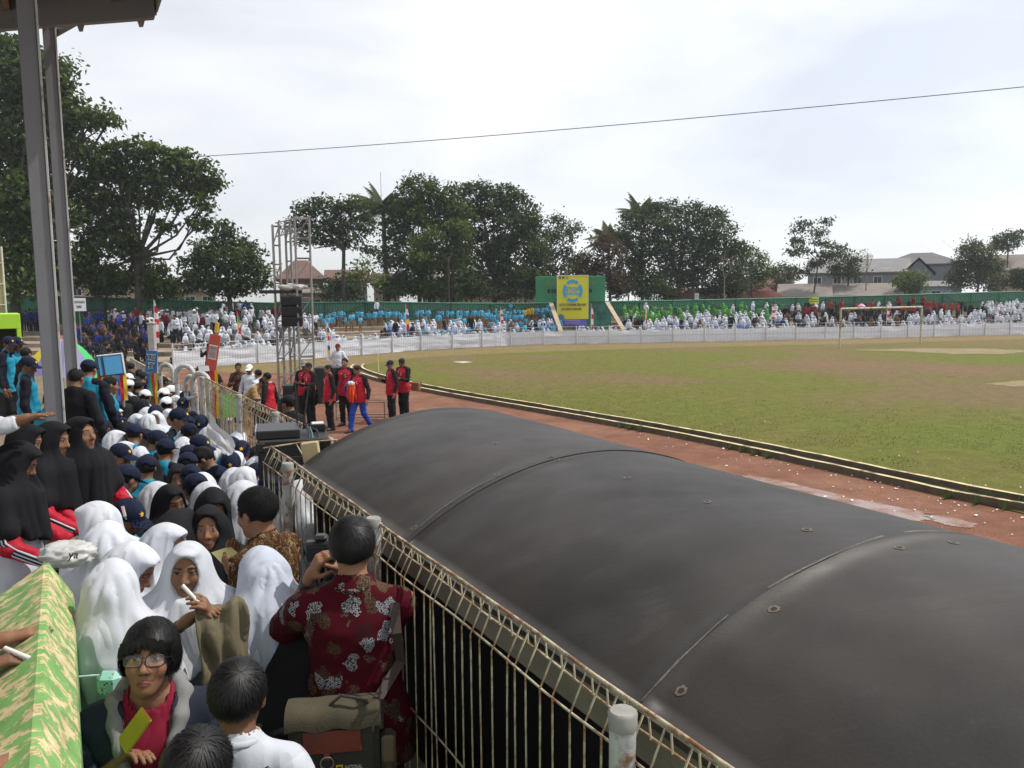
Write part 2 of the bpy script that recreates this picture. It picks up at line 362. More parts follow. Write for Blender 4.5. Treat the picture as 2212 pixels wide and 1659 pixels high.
# ================================================================== CLOTH COVERED FENCE ROUND THE FIELD
m_post = mat('fence_post_grey', (.50,.50,.50), .6, .15, 3, .1, 20)
m_cloth = mat('white_banner_cloth', (.74,.75,.80), .85, .06, 2, .25, 6, trans=.25)
fp = [onz(x, y) for x, y in reversed(FAR)]
fp = dense(fp, .4); facc = [0.0]
for a, b in zip(fp[:-1], fp[1:]): facc.append(facc[-1]+(b-a).length)
def falong(s):
    for i in range(len(facc)-1):
        if s <= facc[i+1]: return fp[i].lerp(fp[i+1], (s-facc[i])/max(1e-6, facc[i+1]-facc[i]))
    return fp[-1]
ff = empty('mesh_fence', fp[0], 0, 'grey post and wire fence hung with white cloth along the far side of the field', 'fence')
clf = empty('banner_cloth', fp[0], 0, 'long creased white cloth tied along the far field fence', 'banner')
SP = 2.35; s = 0.0; k = 0
m_wire = mat('fence_wire', (.42,.42,.42), .6, .1)
while s + SP < min(facc[-1], 92):
    a, b = falong(s), falong(s+SP)
    t = (b-a).normalized(); nrm = Vector((t.y, -t.x, 0))
    if nrm.dot(CAM-a) < 0: nrm = -nrm
    mb = MB(); mb.tube([(a.x,a.y,0),(a.x,a.y,1.28)], .045, 6); rel(mb.build('post', m_post), ff)
    mb = MB()
    for z in (1.22, 1.0, .55): mb.tube([(a.x,a.y,z),(b.x,b.y,z)], .012, 4, cap=False)
    nb = 16 if s < 34 else 8
    for i in range(1, nb): p = a.lerp(b, i/nb); mb.tube([(p.x,p.y,.05),(p.x,p.y,1.22)], .006, 3, cap=False)
    rel(mb.build('wire_mesh', m_wire), ff)
    vs = []; fs = []; nx, nzz = 18, 8
    for i in range(nx+1):
        p = falong(s + SP*i/nx)
        for j in range(nzz+1):
            f = j/nzz; sag = .05*math.sin(math.pi*i/nx)
            w = .05*mnoise.noise(Vector((p.x*1.3+j*.9, p.y*1.3, f*2.2+k*.37))) + .05*mnoise.noise(Vector((p.x*.5, p.y*.5+f*4, 3)))
            q = p - nrm*(.05 + w); vs.append((q.x, q.y, .02 + (.93-sag + .05*mnoise.noise(Vector((p.x*.35, p.y*.35, 9))))*f))
    for i in range(nx):
        for j in range(nzz): o = i*(nzz+1)+j; fs.append((o, o+nzz+1, o+nzz+2, o+1))
    mb = MB(); mb.add(vs, fs, 0, True); rel(mb.build('cloth_length', m_cloth), clf)
    s += SP; k += 1
# ================================================================== STAND: floors, parapet, columns, roof
m_conc = mat('stand_concrete', (.30,.28,.25), .9, .25, 2, .4, 25)
def ufloor(u):
    if u < 2.9: return .72 if u < 2.4 else .72+.13*(u-2.4)/.5
    return .85 if u < 4.5 else (.85-.4*(u-4.5)/3 if u < 7.5 else .45)
def floorz(p):
    u, v = toUV(p)
    if v < (.0 if u < 4.1 else .30): return 1.1
    return ufloor(u)
def slab(name, us, v0, v1, zf, m):
    vs = []; fs = []
    for u in us:
        for v, z in ((v0, -.05), (v0, zf(u)), (v1, zf(u)), (v1, -.05)): p = UV(u, v); vs.append((p.x, p.y, z))
    for i in range(len(us)-1):
        for j in range(3): fs.append((i*4+j, i*4+j+1, (i+1)*4+j+1, (i+1)*4+j))
    fs += [(0,1,2,3), tuple(len(vs)-4+q for q in (3,2,1,0))]
    mb = MB(); mb.add(vs, fs); return tag(mb.build(name, m), kind='structure')
slab('walkway', [-4,0,2.4,2.9,4.5,7.5,15,32], -.028, 1.62, ufloor, m_conc)
slab('stand_floor', [-4,0,4.1], -7, -.62, lambda u: 1.1, m_conc)
slab('stand_floor', [4.104,7.9], -7, -.15, lambda u: 1.1, m_conc); slab('stand_floor', [7.904,11.5], -7, .30, lambda u: 1.1, m_conc); slab('stand_floor', [-4,0,7.9], -7, -1.35, lambda u: 1.42, m_conc)
# parapet with a ridged, peeling painted top
m_camo = bpy.data.materials.new('peeling_paint'); m_camo.use_nodes = True; t = m_camo.node_tree; b = t.nodes['Principled BSDF']; b.inputs['Roughness'].default_value = .75
tcn = N(t, 'ShaderNodeTexCoord'); mpn = N(t, 'ShaderNodeMapping'); mpn.inputs['Scale'].default_value = (5.0, 11.0, 9.0); mpn.inputs['Rotation'].default_value = (0, 0, R(35))
n1 = N(t, 'ShaderNodeTexNoise', inp={'Scale': 1.9, 'Detail': 13.0, 'Roughness': .72, 'Distortion': .4}); t.links.new(tcn.outputs['Object'], mpn.inputs[0]); t.links.new(mpn.outputs[0], n1.inputs['Vector'])
r1 = N(t, 'ShaderNodeValToRGB'); cr = r1.color_ramp; cr.interpolation = 'CONSTANT'
while len(cr.elements) < 6: cr.elements.new(.5)
for e, (p, c) in zip(cr.elements, ((0, (.17,.36,.10)), (.50, (.33,.28,.14)), (.512, (.60,.49,.26)), (.60, (.64,.56,.33)), (.665, (.30,.27,.21)), (.70, (.42,.36,.24)))): e.position = p; e.color = (*c, 1)
t.links.new(n1.outputs[0], r1.inputs[0])
n2 = N(t, 'ShaderNodeTexNoise', inp={'Scale': 14.0, 'Detail': 5.0}); t.links.new(tcn.outputs['Object'], n2.inputs['Vector'])
mr = N(t, 'ShaderNodeMapRange', inp={'From Min': .3, 'From Max': .7, 'To Min': .8, 'To Max': 1.2}); t.links.new(n2.outputs[0], mr.inputs[0])
s3 = N(t, 'ShaderNodeVectorMath', operation='SCALE'); t.links.new(r1.outputs[0], s3.inputs[0]); t.links.new(mr.outputs[0], s3.inputs['Scale']); t.links.new(s3.outputs[0], b.inputs['Base Color'])
bp = N(t, 'ShaderNodeBump', inp={'Strength': .5, 'Distance': .01}); t.links.new(r1.outputs[0], bp.inputs['Height']); t.links.new(bp.outputs[0], b.inputs['Normal'])
m_camog = mat('parapet_green', (.13,.33,.10), .7, .2, 4, .2, 20)
pa = empty('parapet', UV(0, -.13, 1.0), 0, 'low parapet with ridged top in peeling green and cream paint at bottom left', 'wall')
us = [-1.5+.25*i for i in range(22)]; us = [u for u in us if u < 3.86]+[3.86]
vs = []; fs = []; prof = [(-.60,1.0),(-.60,2.02),(-.58,2.06),(-.135,2.345),(-.115,2.345),(-.035,2.20),(-.03,2.17),(-.03,-.04)]
for u in us:
    for v, z in prof: p = UV(u, v); j = .006*mnoise.noise(Vector((u*3, v*5, z))); vs.append((p.x, p.y, z+j))
n = len(prof)
for i in range(len(us)-1):
    for j in range(n-1): fs.append((i*n+j, (i+1)*n+j, (i+1)*n+j+1, i*n+j+1))
fs.append(tuple(range((len(us)-1)*n, len(us)*n)))
mi = [1 if (i < (len(us)-1)*(n-1) and i % (n-1) == n-2) else 0 for i in range(len(fs))]
mb = MB(); mb.v = vs; mb.f = fs; mb.m = mi; mb.sm = [False]*len(fs)
rel(mb.build('wall_body', [m_camo, m_camog]), pa)
# columns (I sections) and roof edge
m_steel = mat('column_grey_paint', (.20,.20,.21), .5, .1, 1.5, .05, 10, col2=(.14,.135,.13), dscale=1.3, damt=.15)
m_rust = mat('rusty_steel', (.24,.13,.08), .8, .3, 6, .3, 30)
def ibeam(mb, p0, h, w, d, rz):
    M = Matrix.Translation(p0) @ Matrix.Rotation(rz, 4, 'Z')
    mb.box((-w/2,-d/2,0),(w/2,-d/2+.012,h), 0, M); mb.box((-w/2,d/2-.012,0),(w/2,d/2,h), 0, M); mb.box((-.006,-d/2+.0125,0),(.006,d/2-.0125,h), 0, M)
# the column's broad face looks at the camera, the narrow flange edges face the sun
for px, d, lab in ((119, 6.5, 'nearer grey steel roof column in front of the boys in turquoise shirts'), (162, 9.2, 'farther grey steel roof column standing above the umbrella and sign')):
    p = atd(px, 900, d); base = Vector((p.x, p.y, 1.1)); rz = math.atan2(-p.x, p.y)
    w = .132 if d < 8 else .125
    co = empty('steel_column', base, rz, lab, 'column', 'grey steel roof columns')
    mb = MB(); mb.bbox((-w/2,-.10,0),(w/2-.012,.10,5.3), .004); mb.build('shaft', m_steel, co)
    mb = MB(); mb.bbox((w/2-.011,-.115,0),(w/2+.006,.115,5.3), .003); mb.build('flange', mat('sunlit_flange_tone', (.5,.5,.48), .6, .2, 3, col2=(.2,.09,.05), dscale=4, damt=.3), co)  # flange in lighter grey, sunlight on it painted in; rust patches besides
    mb = MB(); mb.bbox((-.2,-.2,0),(.2,.2,.02), .004); mb.build('base_plate', m_rust, co)
RA0 = atd(335, 32, 8.4); RZ = RA0.z
E1 = Vector((-.98, .18, 0)); E2 = Vector((.48, -.877, 0))
rf = empty('stand_roof', RA0, 0, 'dark underside and fascia corner of the stand roof at top left', 'roof')
m_roofu = mat('roof_underside', (.16,.12,.095), .8, .25, 2, .2, 12); m_fascia = mat('fascia_grey', (.27,.26,.25), .7, .2, 2)
def rbox(name, a0, a1, b0, b1, z0, z1, m):
    mb = MB(); vs = []
    for z in (z0, z1):
        for a, b in ((a0,b0),(a1,b0),(a1,b1),(a0,b1)): p = RA0+E1*a+E2*b; vs.append((p.x,p.y,z))
    mb.add(vs, [(0,1,2,3),(7,6,5,4),(0,4,5,1),(1,5,6,2),(2,6,7,3),(3,7,4,0)]); return rel(mb.build(name, m), rf)
rbox('roof_deck', 0, 9, .0, 12, RZ+.24, RZ+.29, m_roofu)
rbox('fascia_board', -.02, 9, -.03, -.004, RZ, RZ+.30, m_fascia); rbox('fascia_board', -.03, -.004, .0, 12, RZ+.02, RZ+.30, m_fascia)
rbox('end_beam', .02, 9, .03, .13, RZ-.06, RZ+.235, m_steel)
for a in (.45, 1.7, 3.0): rbox('purlin', a, a+.07, .135, 12, RZ+.12, RZ+.237, m_rust)
for px, y1 in ((157, 63), (302, 51)):
    p = atd(px, 40, 8.4); a = (RA0.x-p.x)/.98; mb = MB(); vs = []
    for b in (-.045, .025):
        for q, z in ((a-.06, RZ+.01), (a+.06, RZ+.01), (a+.022, RZ-.10), (a-.022, RZ-.10)): r_ = RA0+E1*q+E2*b; vs.append((r_.x, r_.y, z))
    mb.add(vs, [(0,1,2,3),(7,6,5,4),(0,4,5,1),(1,5,6,2),(2,6,7,3),(3,7,4,0)]); rel(mb.build('bracket', m_fascia), rf)
c2 = atd(148, 900, 9.2); mb = MB(); q = atd(122, 70, 8.9); e = atd(175, 40, 8.5)
mb.tube([q, e], .05, 4); rel(mb.build('knee_brace', m_steel), rf)
# ================================================================== BLACK BARREL SHELTER ROOF
m_dome = bpy.data.materials.new('black_fibreglass'); m_dome.use_nodes = True; t = m_dome.node_tree; b = t.nodes['Principled BSDF']; l = t.links.new
b.inputs['Specular IOR Level'].default_value = .38
tcn = N(t, 'ShaderNodeTexCoord')
n1 = N(t, 'ShaderNodeTexNoise', inp={'Scale': 1.1, 'Detail': 7.0, 'Roughness': .6}); l(tcn.outputs['Object'], n1.inputs['Vector'])
rp = N(t, 'ShaderNodeValToRGB'); rp.color_ramp.elements[0].color = (.017,.0145,.0128,1); rp.color_ramp.elements[1].color = (.044,.037,.032,1); rp.color_ramp.elements[0].position = .35; rp.color_ramp.elements[1].position = .72
l(n1.outputs[0], rp.inputs[0])
mps = N(t, 'ShaderNodeMapping'); mps.inputs['Scale'].default_value = (1.2, 7.0, 7.0); mps.inputs['Rotation'].default_value = (0, 0, UVROT); l(tcn.outputs['Object'], mps.inputs[0])
n4 = N(t, 'ShaderNodeTexNoise', inp={'Scale': 1.6, 'Detail': 9.0, 'Roughness': .7, 'Distortion': .6}); l(mps.outputs[0], n4.inputs['Vector'])
rs = N(t, 'ShaderNodeValToRGB'); rs.color_ramp.elements[0].position = .55; rs.color_ramp.elements[1].position = .85; rs.color_ramp.elements[1].color = (.24,.24,.24,1); l(n4.outputs[0], rs.inputs[0])
xd = N(t, 'ShaderNodeMix', data_type='RGBA'); xd.inputs[7].default_value = (.14,.115,.095,1); l(rs.outputs[0], xd.inputs[0]); l(rp.outputs[0], xd.inputs[6]); l(xd.outputs[2], b.inputs['Base Color'])
n2 = N(t, 'ShaderNodeTexNoise', inp={'Scale': 2.6, 'Detail': 8.0, 'Roughness': .65}); l(tcn.outputs['Object'], n2.inputs['Vector'])
rr = N(t, 'ShaderNodeMapRange', inp={'From Min': .3, 'From Max': .7, 'To Min': .48, 'To Max': .62}); l(n2.outputs[0], rr.inputs[0]); l(rr.outputs[0], b.inputs['Roughness'])
n3 = N(t, 'ShaderNodeTexNoise', inp={'Scale': 90.0, 'Detail': 3.0}); l(tcn.outputs['Object'], n3.inputs['Vector'])
n5 = N(t, 'ShaderNodeTexNoise', inp={'Scale': 1.5, 'Detail': 2.0}); l(tcn.outputs['Object'], n5.inputs['Vector'])
bb = N(t, 'ShaderNodeBump', inp={'Strength': .35, 'Distance': .15}); l(n5.outputs[0], bb.inputs['Height'])
bp = N(t, 'ShaderNodeBump', inp={'Strength': .07, 'Distance': .01}); l(n3.outputs[0], bp.inputs['Height']); l(bb.outputs[0], bp.inputs['Normal']); l(bp.outputs[0], b.inputs['Normal'])
DV, DZ, DR = 2.2, 2.685, 1.677
def domez(v): return DZ - (DR - math.sqrt(max(0.0, DR*DR-(v-DV)**2)))
V0, V1, U0, U1 = 1.235, 3.25, -3.4, 5.06
sh = empty('team_shelter', UV(1.5, 2.2, 0), 0, 'long black barrel-roofed team bench shelter beside the rusty fence', 'shelter')
def dome_sheet(u0, u1, lift, name):
    vs = []; fs = []; nu, nv = max(2, int((u1-u0)/.12)), 40
    for i in range(nu+1):
        u = u0+(u1-u0)*i/nu
        for j in range(nv+1):
            v = V0+(V1-V0)*j/nv; z = domez(v)+lift + .006*mnoise.noise(Vector((u*1.1, v*1.3, 2)))
            p = UV(u, v); vs.append((p.x, p.y, z))
    for i in range(nu):
        for j in range(nv): o = i*(nv+1)+j; fs.append((o, o+nv+1, o+nv+2, o+1))
    n0 = len(vs)
    vs += [(x, y, z-.02) for x, y, z in vs]
    fs += [tuple(n0+q for q in reversed(f)) for f in fs]
    mb = MB(); mb.add(vs, fs, 0, True)
    # rim
    def edge(ids):
        return [(a, b_, b_+n0, a+n0) for a, b_ in zip(ids[:-1], ids[1:])]
    e = edge([i*(nv+1) for i in range(nu+1)]) + edge([i*(nv+1)+nv for i in range(nu, -1, -1)]) + edge([j for j in range(nv, -1, -1)]) + edge([nu*(nv+1)+j for j in range(nv+1)])
    for f in e: mb.f.append(f); mb.m.append(0); mb.sm.append(False)
    return rel(mb.build(name, m_dome), sh)
SEAMS = [-.07, 1.59, 3.25]
dome_sheet(U0, -.05, 0, 'roof_sheet'); dome_sheet(-.09, 1.61, .006, 'roof_sheet'); dome_sheet(1.57, 3.27, 0, 'roof_sheet'); dome_sheet(3.23, U1, .006, 'roof_sheet')
m_seal = mat('old_sealant', (.13,.112,.09), .9, .4, 20, .4, 60)
for su in SEAMS:
    vs = []; fs = []; k = 0
    v = V0+.02; r_ = random.Random(int(su*100)+5)
    mb = MB()
    while v < 2.75:
        seg = r_.uniform(.03, .16); w = r_.choice([.003, .0045, .003, .009 if r_.random() < .3 else .004])
        if r_.random() < .82:
            q = []
            for f in (0, 1):
                vv = v+seg*f; ww = w*r_.uniform(.5, 1.3)
                for sgn in (-1, 1): p = UV(su+.023+sgn*ww+.006*math.sin(vv*9), vv); q.append((p.x, p.y, domez(vv)+.0095))
            mb.add(q, [(0,1,3,2)])
        v += seg
    o = rel(mb.build('seam_sealant', m_seal), sh); o['kind'] = 'stuff'
bolt_px = [(1075,1025),(1190,988),(1203,992),(1355,1030),(1528,1080),(1743,1140),(2060,1172),(1943,1183),(1672,1318),(1472,1494),(895,1140),(1005,928),(1070,958),(2590,1250)]
mb0 = MB()
for k in range(18):
    pass
def disc(n, r0, r1, z, jag, r_):
    vs = []; fs = []
    for k in range(n):
        th = 2*math.pi*k/n; a = r1*(1+r_.uniform(-jag, jag)); vs += [(r0*math.cos(th), r0*math.sin(th), z+.0006), (a*math.cos(th), a*math.sin(th), z)]
    for k in range(n): o = 2*k; q = 2*((k+1) % n); fs.append((o, o+1, q+1, q))
    return vs, fs
def on_dome(px, py):
    d = ray(px, py); lo = .5
    for i in range(4000):
        p = CAM + d*(lo+i*.003); u, v = toUV(p)
        if V0 < v < V1 and p.z <= domez(v)+.006: p.z = domez(v)+.006*mnoise.noise(Vector((u*1.1, v*1.3, 2)))+(.006 if (-.09 < u < 1.61 or u > 3.23) else 0); return p, v
    return None, None
for k, (px, py) in enumerate(bolt_px):
    p, v = on_dome(px, py)
    if p is None: continue
    r_ = random.Random(k); sl = -(v-DV)/math.sqrt(DR*DR-(v-DV)**2)
    nrm = (Vector((UY, -UX, 0))*(-sl) + Vector((0, 0, 1))).normalized()
    M = Matrix.Translation(p + nrm*.001) @ nrm.to_track_quat('Z', 'Y').to_matrix().to_4x4()
    mb = MB(); vs, fs = disc(18, .009, .017, .0006, .16, r_); mb.add([M @ Vector(q) for q in vs], fs); o = rel(mb.build('bolt_patch', m_seal), sh)
    mb = MB(); mb.tube([M @ Vector((0,0,-.004)), M @ Vector((0,0,.0016))], .0088, 10); b_ = mb.build('bolt', mat('dark_rust', (.035,.02,.014), .9, .4, 40)); b_.parent = o
# edge beam, end arch, back and legs, bench
m_edge = mat('weathered_edge_beam', (.17,.145,.115), .85, .3, 4, .3, 20)
def sbox(name, u0, u1, v0, v1, z0, z1, m, par=None):
    mb = MB(); vs = []
    for z in (z0, z1):
        for u, v in ((u0,v0),(u1,v0),(u1,v1),(u0,v1)): p = UV(u, v); vs.append((p.x,p.y,z))
    mb.add(vs, [(0,1,2,3),(7,6,5,4),(0,4,5,1),(1,5,6,2),(2,6,7,3),(3,7,4,0)]); return rel(mb.build(name, m), par or sh)
zb = domez(V0)
sbox('edge_beam', U0+.05, U1-.05, V0+.012, V0+.05, zb-.13, zb-.022, m_edge)
m_dark = mat('dark_sheet', (.02,.02,.022), .7, .2, 3)
sbox('back_wall', U0+.05, U1-.05, V0+.75, V0+.79, .0, zb-.05, m_dark)
sbox('end_wall', U1-.14, U1-.10, V0+.06, V1-.1, .0, zb-.03, m_dark); sbox('edge_beam', U0+.05, U1-.05, V1-.06, V1-.02, domez(V1)-.12, domez(V1)-.024, m_edge)
for u in (-3.2, -.07, 1.59, 3.25, 4.9):
    mb = MB(); p = UV(u, V1-.09); mb.tube([(p.x,p.y,-.02),(p.x,p.y,domez(V1)-.03)], .03, 8); rel(mb.build('leg', m_post), sh)
sbox('bench_seat', U0+.2, U1-.2, V0+.85, V0+1.2, .42, .47, mat('bench_wood', (.25,.14,.07), .7, .2, 5))
for u in (-2.5, .5, 2.5, 4.5): sbox('bench_leg', u, u+.06, V0+.9, V0+1.15, -.02, .42, m_edge)
# ================================================================== RUSTY WIRE FENCE (near run, shelter side)
m_wht = mat('white_fence_paint', (.42,.43,.42), .55, .15, 6, .2, 40, col2=(.24,.12,.06), dscale=14, damt=.35)
m_wire2 = mat('rusty_white_wire', (.46,.41,.28), .6, .2, 10, .2, 50, col2=(.20,.085,.035), dscale=9, damt=.5)
m_wire3 = mat('cream_wire', (.42,.38,.27), .6, .2, 10, .2, 50, col2=(.22,.13,.06), dscale=5, damt=.4)
m_rail = mat('rusty_top_rail', (.23,.12,.06), .8, .35, 14, .5, 60, col2=(.46,.40,.28), dscale=12, damt=.6)
def cane_mesh(h, r, mesh_pts):
    mb = MB(); mb.tube(mesh_pts, r, 5, cap=False); return mb.mesh('rod')
def run(name, u0, u1, vline, ztop, z0f, label, step, posts, rod_r, side=1, wire=None, zmin=None):
    """vline(u): sideways place of the fence; rods bend over a triangular roll top towards side*v"""
    wire = wire or m_wire2
    fr = empty(name, UV(u0, vline(u0), 0), UVROT, label, 'fence')
    nrod = int((u1-u0)/step); zb_ = z0f
    pts = [(0,0,0),(0,0,ztop-zb_-.105),(.010*side,0,ztop-zb_-.085),(.052*side,0,ztop-zb_),(.070*side,0,ztop-zb_-.012),(.075*side,0,ztop-zb_-.07)]
    me = cane_mesh(0, rod_r, pts); me.materials.append(wire)
    for i in range(nrod+1):
        u = u0+i*step; p = UV(u, vline(u), zb_)
        o = link('rod', me); o.location = p + Vector((UX, UY, 0))*rng.uniform(-.006, .006); o.rotation_euler = (rng.uniform(-.012, .012), rng.uniform(-.008, .008), UVROT); rel(o, fr)
    us_ = [u0+(u1-u0)*k/40 for k in range(41)]
    for dv, z, rr_, mt in ((0, ztop-.10, rod_r*1.2, wire), (.055*side, ztop+.004, rod_r*1.9, m_rail), (.064*side, ztop-.010, rod_r*1.3, wire), (.075*side, ztop-.07, rod_r*1.2, m_rail), (-.006, ztop-.62, rod_r*1.2, wire), (-.006, ztop-1.12, rod_r*1.2, wire)):
        mb = MB(); mb.tube([(lambda p: (p.x, p.y, z+.012*mnoise.noise(Vector((u*2.2, dv*9, z)))))(UV(u, vline(u)+dv+.006*mnoise.noise(Vector((u*1.9, z, 1))))) for u in us_], rr_, 6, cap=False); rel(mb.build('rail', mt), fr)
    for u in posts:
        p = UV(*(u if isinstance(u, tuple) else (u, vline(u)))); mb = MB()
        mb.tube([(p.x,p.y,zb_),(p.x,p.y,ztop+.02)], .032, 14); po = rel(mb.build('post', m_wht), fr)
        mb = MB(); mb.tube([(p.x,p.y,ztop-.015),(p.x,p.y,ztop+.024),(p.x,p.y,ztop+.03)], [.0335,.036,.030], 14); c = mb.build('post_cap', mat('post_cap_paint', (.27,.265,.24), .6, .2, 20)); c.parent = po
    return fr
VL1 = lambda u: 1.13
P3 = toUV(onz(1345, 1540, 2.45))[0]; P2 = toUV(onz(800, 1122, 2.45))[0]; UC = toUV(onz(580, 970, 2.42))[0]; P1 = UC-.42
run('wire_fence', -.6, UC, VL1, 2.44, .84, 'nearest rusty white wire fence with bent top rods beside the black shelter roof', .074, [toUV(onz(1345, 1542, 2.46)), toUV(onz(806, 1122, 2.46)), toUV(onz(621, 1003, 2.46))], .0032)
# short return of the fence towards the far run, only bent rods left
ub, vb = toUV(onz(738, 962, 2.40))
fe = toUV(onz(428, 808, 2.42))
VL2 = lambda u: vb + (fe[1]-vb)*(u-ub)/(fe[0]-ub)
run('wire_fence_far', ub, fe[0], VL2, 2.38, .42, 'cream wire fence between the crowd and the sound crew, running to the white hooked pipes', .07, [ub+.3, ub+1.9, ub+3.5, fe[0]-.3], .0042, wire=m_wire3)
m_gwire = m_wire2
rt = empty('fence_return', UV(UC, 1.13, 2.4), 0, 'two loose rusty rods bridging the corner of the fence before the big loudspeaker', 'fence')
A, B = UV(UC, 1.14, 2.43), onz(728, 950, 2.44)
mb = MB(); mb.tube([A, A.lerp(B, .5)+Vector((0,0,.01)), B], .006, 6); rel(mb.build('rail', m_rail), rt)
A2, B2 = atd(625, 1015, (A-CAM).dot(_f)-.05), atd(706, 1008, (A-CAM).dot(_f)-.05)
mb = MB(); mb.tube([A2, B2], .005, 6); rel(mb.build('rail', m_wire2), rt)
q = A.lerp(B, .43); mb = MB(); mb.tube([q+Vector((0,0,.01)), A2.lerp(B2, .55)], .005, 6); rel(mb.build('rod', m_rail), rt)
# perimeter fence farther on, towards the far cloth fence, and the hooked gate pipes
VL3 = lambda u: 1.62+.02*(u-14)
mb0 = None
pf = empty('perimeter_rail', UV(14, 1.6, 0), 0, 'low cream mesh railing beside the dark-haired crowd running towards the far fence', 'fence')
for k in range(9):
    ua, ub_ = 14.5+k*1.9, 14.5+(k+1)*1.9
    za, zb2 = 2.0-.62*k/9, 2.0-.62*(k+1)/9
    a, b2 = UV(ua, VL3(ua)), UV(ub_, VL3(ub_))
    mb = MB(); mb.tube([(a.x,a.y,.2),(a.x,a.y,za)], .035, 8); rel(mb.build('post', m_wht), pf)
    mb = MB(); mb.tube([(a.x,a.y,za),(b2.x,b2.y,zb2)], .022, 6); rel(mb.build('rail', m_wire3), pf)
    mb = MB()
    for j in range(24):
        f = j/24; p = a.lerp(b2, f); zz = za+(zb2-za)*f; mb.tube([(p.x,p.y,.2),(p.x,p.y,zz)], .006, 4, cap=False)
    rel(mb.build('wire_mesh', m_wire3), pf)
def hook(px, py, d, w, lab, r=.05, h=None, rot=0.0, drop=.35):
    top = atd(px, py, d); base = Vector((top.x, top.y, .42)); root = empty('hooked_pipe', base, rot, lab, 'pipe', 'white hooked gate pipes')
    hh = top.z-.42; pts = [(0,0,0),(0,0,hh-w)] + [(w-w*math.cos(a), 0, hh-w+w*math.sin(a)) for a in [R(q) for q in range(15, 181, 15)]] + [(2*w, 0, hh-w-drop)]
    mb = MB(); r *= .66; mb.tube(pts, r, 12); mb.build('pipe', m_wht, root)
    mb = MB(); mb.tube([(2*w,0,hh-w-drop*.55),(2*w,0,hh-w-drop*.35)], r*1.25, 12); mb.build('coupling', m_wht, root)
    return root
hook(415, 806, 11.2, .13, 'white hooked pipe at the end of the cream fence, nearest of the hooked pipes', .055, rot=-.3, drop=1.4)
hook(380, 790, 12.8, .15, 'white hooked pipe standing second, left of the cream fence end', .055, rot=-.2, drop=.5)
hook(345, 786, 14.2, .13, 'white hooked pipe farthest left, beside the blue sign', .05, rot=-.3, drop=.2)
hook(400, 812, 11.6, .10, 'short white hooked pipe between the two tall hooked pipes', .045, rot=-.5, drop=.6)
gt = empty('gate', UV(12, 1.5, .42), 0, 'white pipe gate with thin mesh between the hooked pipes', 'gate')
ga, gb = atd(372, 868, 12.0), atd(424, 858, 11.0)
for z in (0, -.5):
    mb = MB(); mb.tube([ga+Vector((0,0,z)), gb+Vector((0,0,z))], .028, 8); rel(mb.build('pipe', m_wht), gt)
for f in (0, 1):
    p = ga.lerp(gb, f); mb = MB(); mb.tube([p+Vector((0,0,.06)), Vector((p.x,p.y,.42))], .032, 8); rel(mb.build('upright', m_wht), gt)
mb = MB()
for j in range(1, 14): p = ga.lerp(gb, j/14); mb.tube([p, Vector((p.x,p.y,.45))], .005, 4, cap=False)
rel(mb.build('wire_mesh', m_wire3), gt)
# plastic sheet hung on the cream fence
sx = [atd(448, 893, 8.0), atd(513, 968, 6.9), atd(490, 985, 6.7), atd(452, 960, 7.4)]
vs = []; fs = []
for i in range(9):
    for j in range(9):
        p = sx[0].lerp(sx[1], i/8).lerp(sx[3].lerp(sx[2], i/8), j/8); vs.append(p + Vector((.02*math.sin(i*1.3+j), 0, .02*math.cos(j*1.7))))
for i in range(8):
    for j in range(8): o = i*9+j; fs.append((o, o+1, o+10, o+9))
mb = MB(); mb.add(vs, fs, 0, True); tag(mb.build('plastic_sheet', mat('thin_plastic', (.55,.55,.57), .4, .08, trans=.3)), 'pale translucent plastic sheet hung on the cream fence', 'sheet')
# ================================================================== BIG LOUDSPEAKER AND RECEIVER
m_blk = mat('black_cabinet', (.012,.012,.013), .55, .2, 6, .25, 120)
m_blk2 = mat('black_plastic', (.018,.018,.02), .4, .1)
m_grill = mat('speaker_grille', (.010,.010,.011), .7, .3, 60, .6, 200)
Dsp = 5.95
p = atd(633, 935, Dsp); sp_top = p.z-.01
ls = empty('loudspeaker', (p.x, p.y, .45), R(16), 'tall black loudspeaker cabinet with white lettering behind the rusty fence corner', 'loudspeaker')
hs = sp_top-.45
mb = MB(); mb.bbox((-.245,-.22,0),(.245,.24,hs), .012); mb.build('cabinet', m_blk, ls)
mb = MB(); mb.bbox((-.215,-.236,.1),(.215,-.2205,hs-.12), .006); gr = mb.build('grille', m_grill, ls)
for sx_ in (-.225, .225):
    for z in (.05, hs-.05):
        mb = MB(); mb.bbox((sx_-.03,-.228,z-.035),(sx_+.03,-.16,z+.035), .008); mb.build('corner_guard', m_blk2, ls)
text_mesh('Super', .15, mat('white_print', (.6,.6,.6), .6, .1), ls, Matrix.Translation((.06,-.2375,hs-.36)) @ Matrix.Rotation(R(90),4,'X'), width=.30)
rc = empty('wireless_receiver', (p.x, p.y, sp_top), R(16), 'flat black wireless receiver with silver front edge on top of the loudspeaker', 'receiver')
mb = MB(); mb.bbox((-.25,-.2,.004),(.045,.17,.065), .006); mb.build('case', m_blk2, rc)
mb = MB(); mb.bbox((-.262,-.2,.002),(-.2505,.17,.067), .003); mb.build('front_panel', mat('brushed_silver', (.45,.45,.45), .35, .1, metal=.8), rc)
for yy in (-.12, -.02, .08):
    mb = MB(); mb.tube([(-.2625,yy,.035),(-.275,yy,.035)], .014, 10); mb.build('knob', m_blk2, rc)
for (ax, ay, tx, ty) in ((.035, .12, .03, .14), (.08, .05, .13, .09)):
    mb = MB(); mb.tube([(ax,ay,.03),(ax,ay,.08),(tx,ty,.36)], [.009,.008,.005], 6); mb.build('antenna', m_blk2, rc)
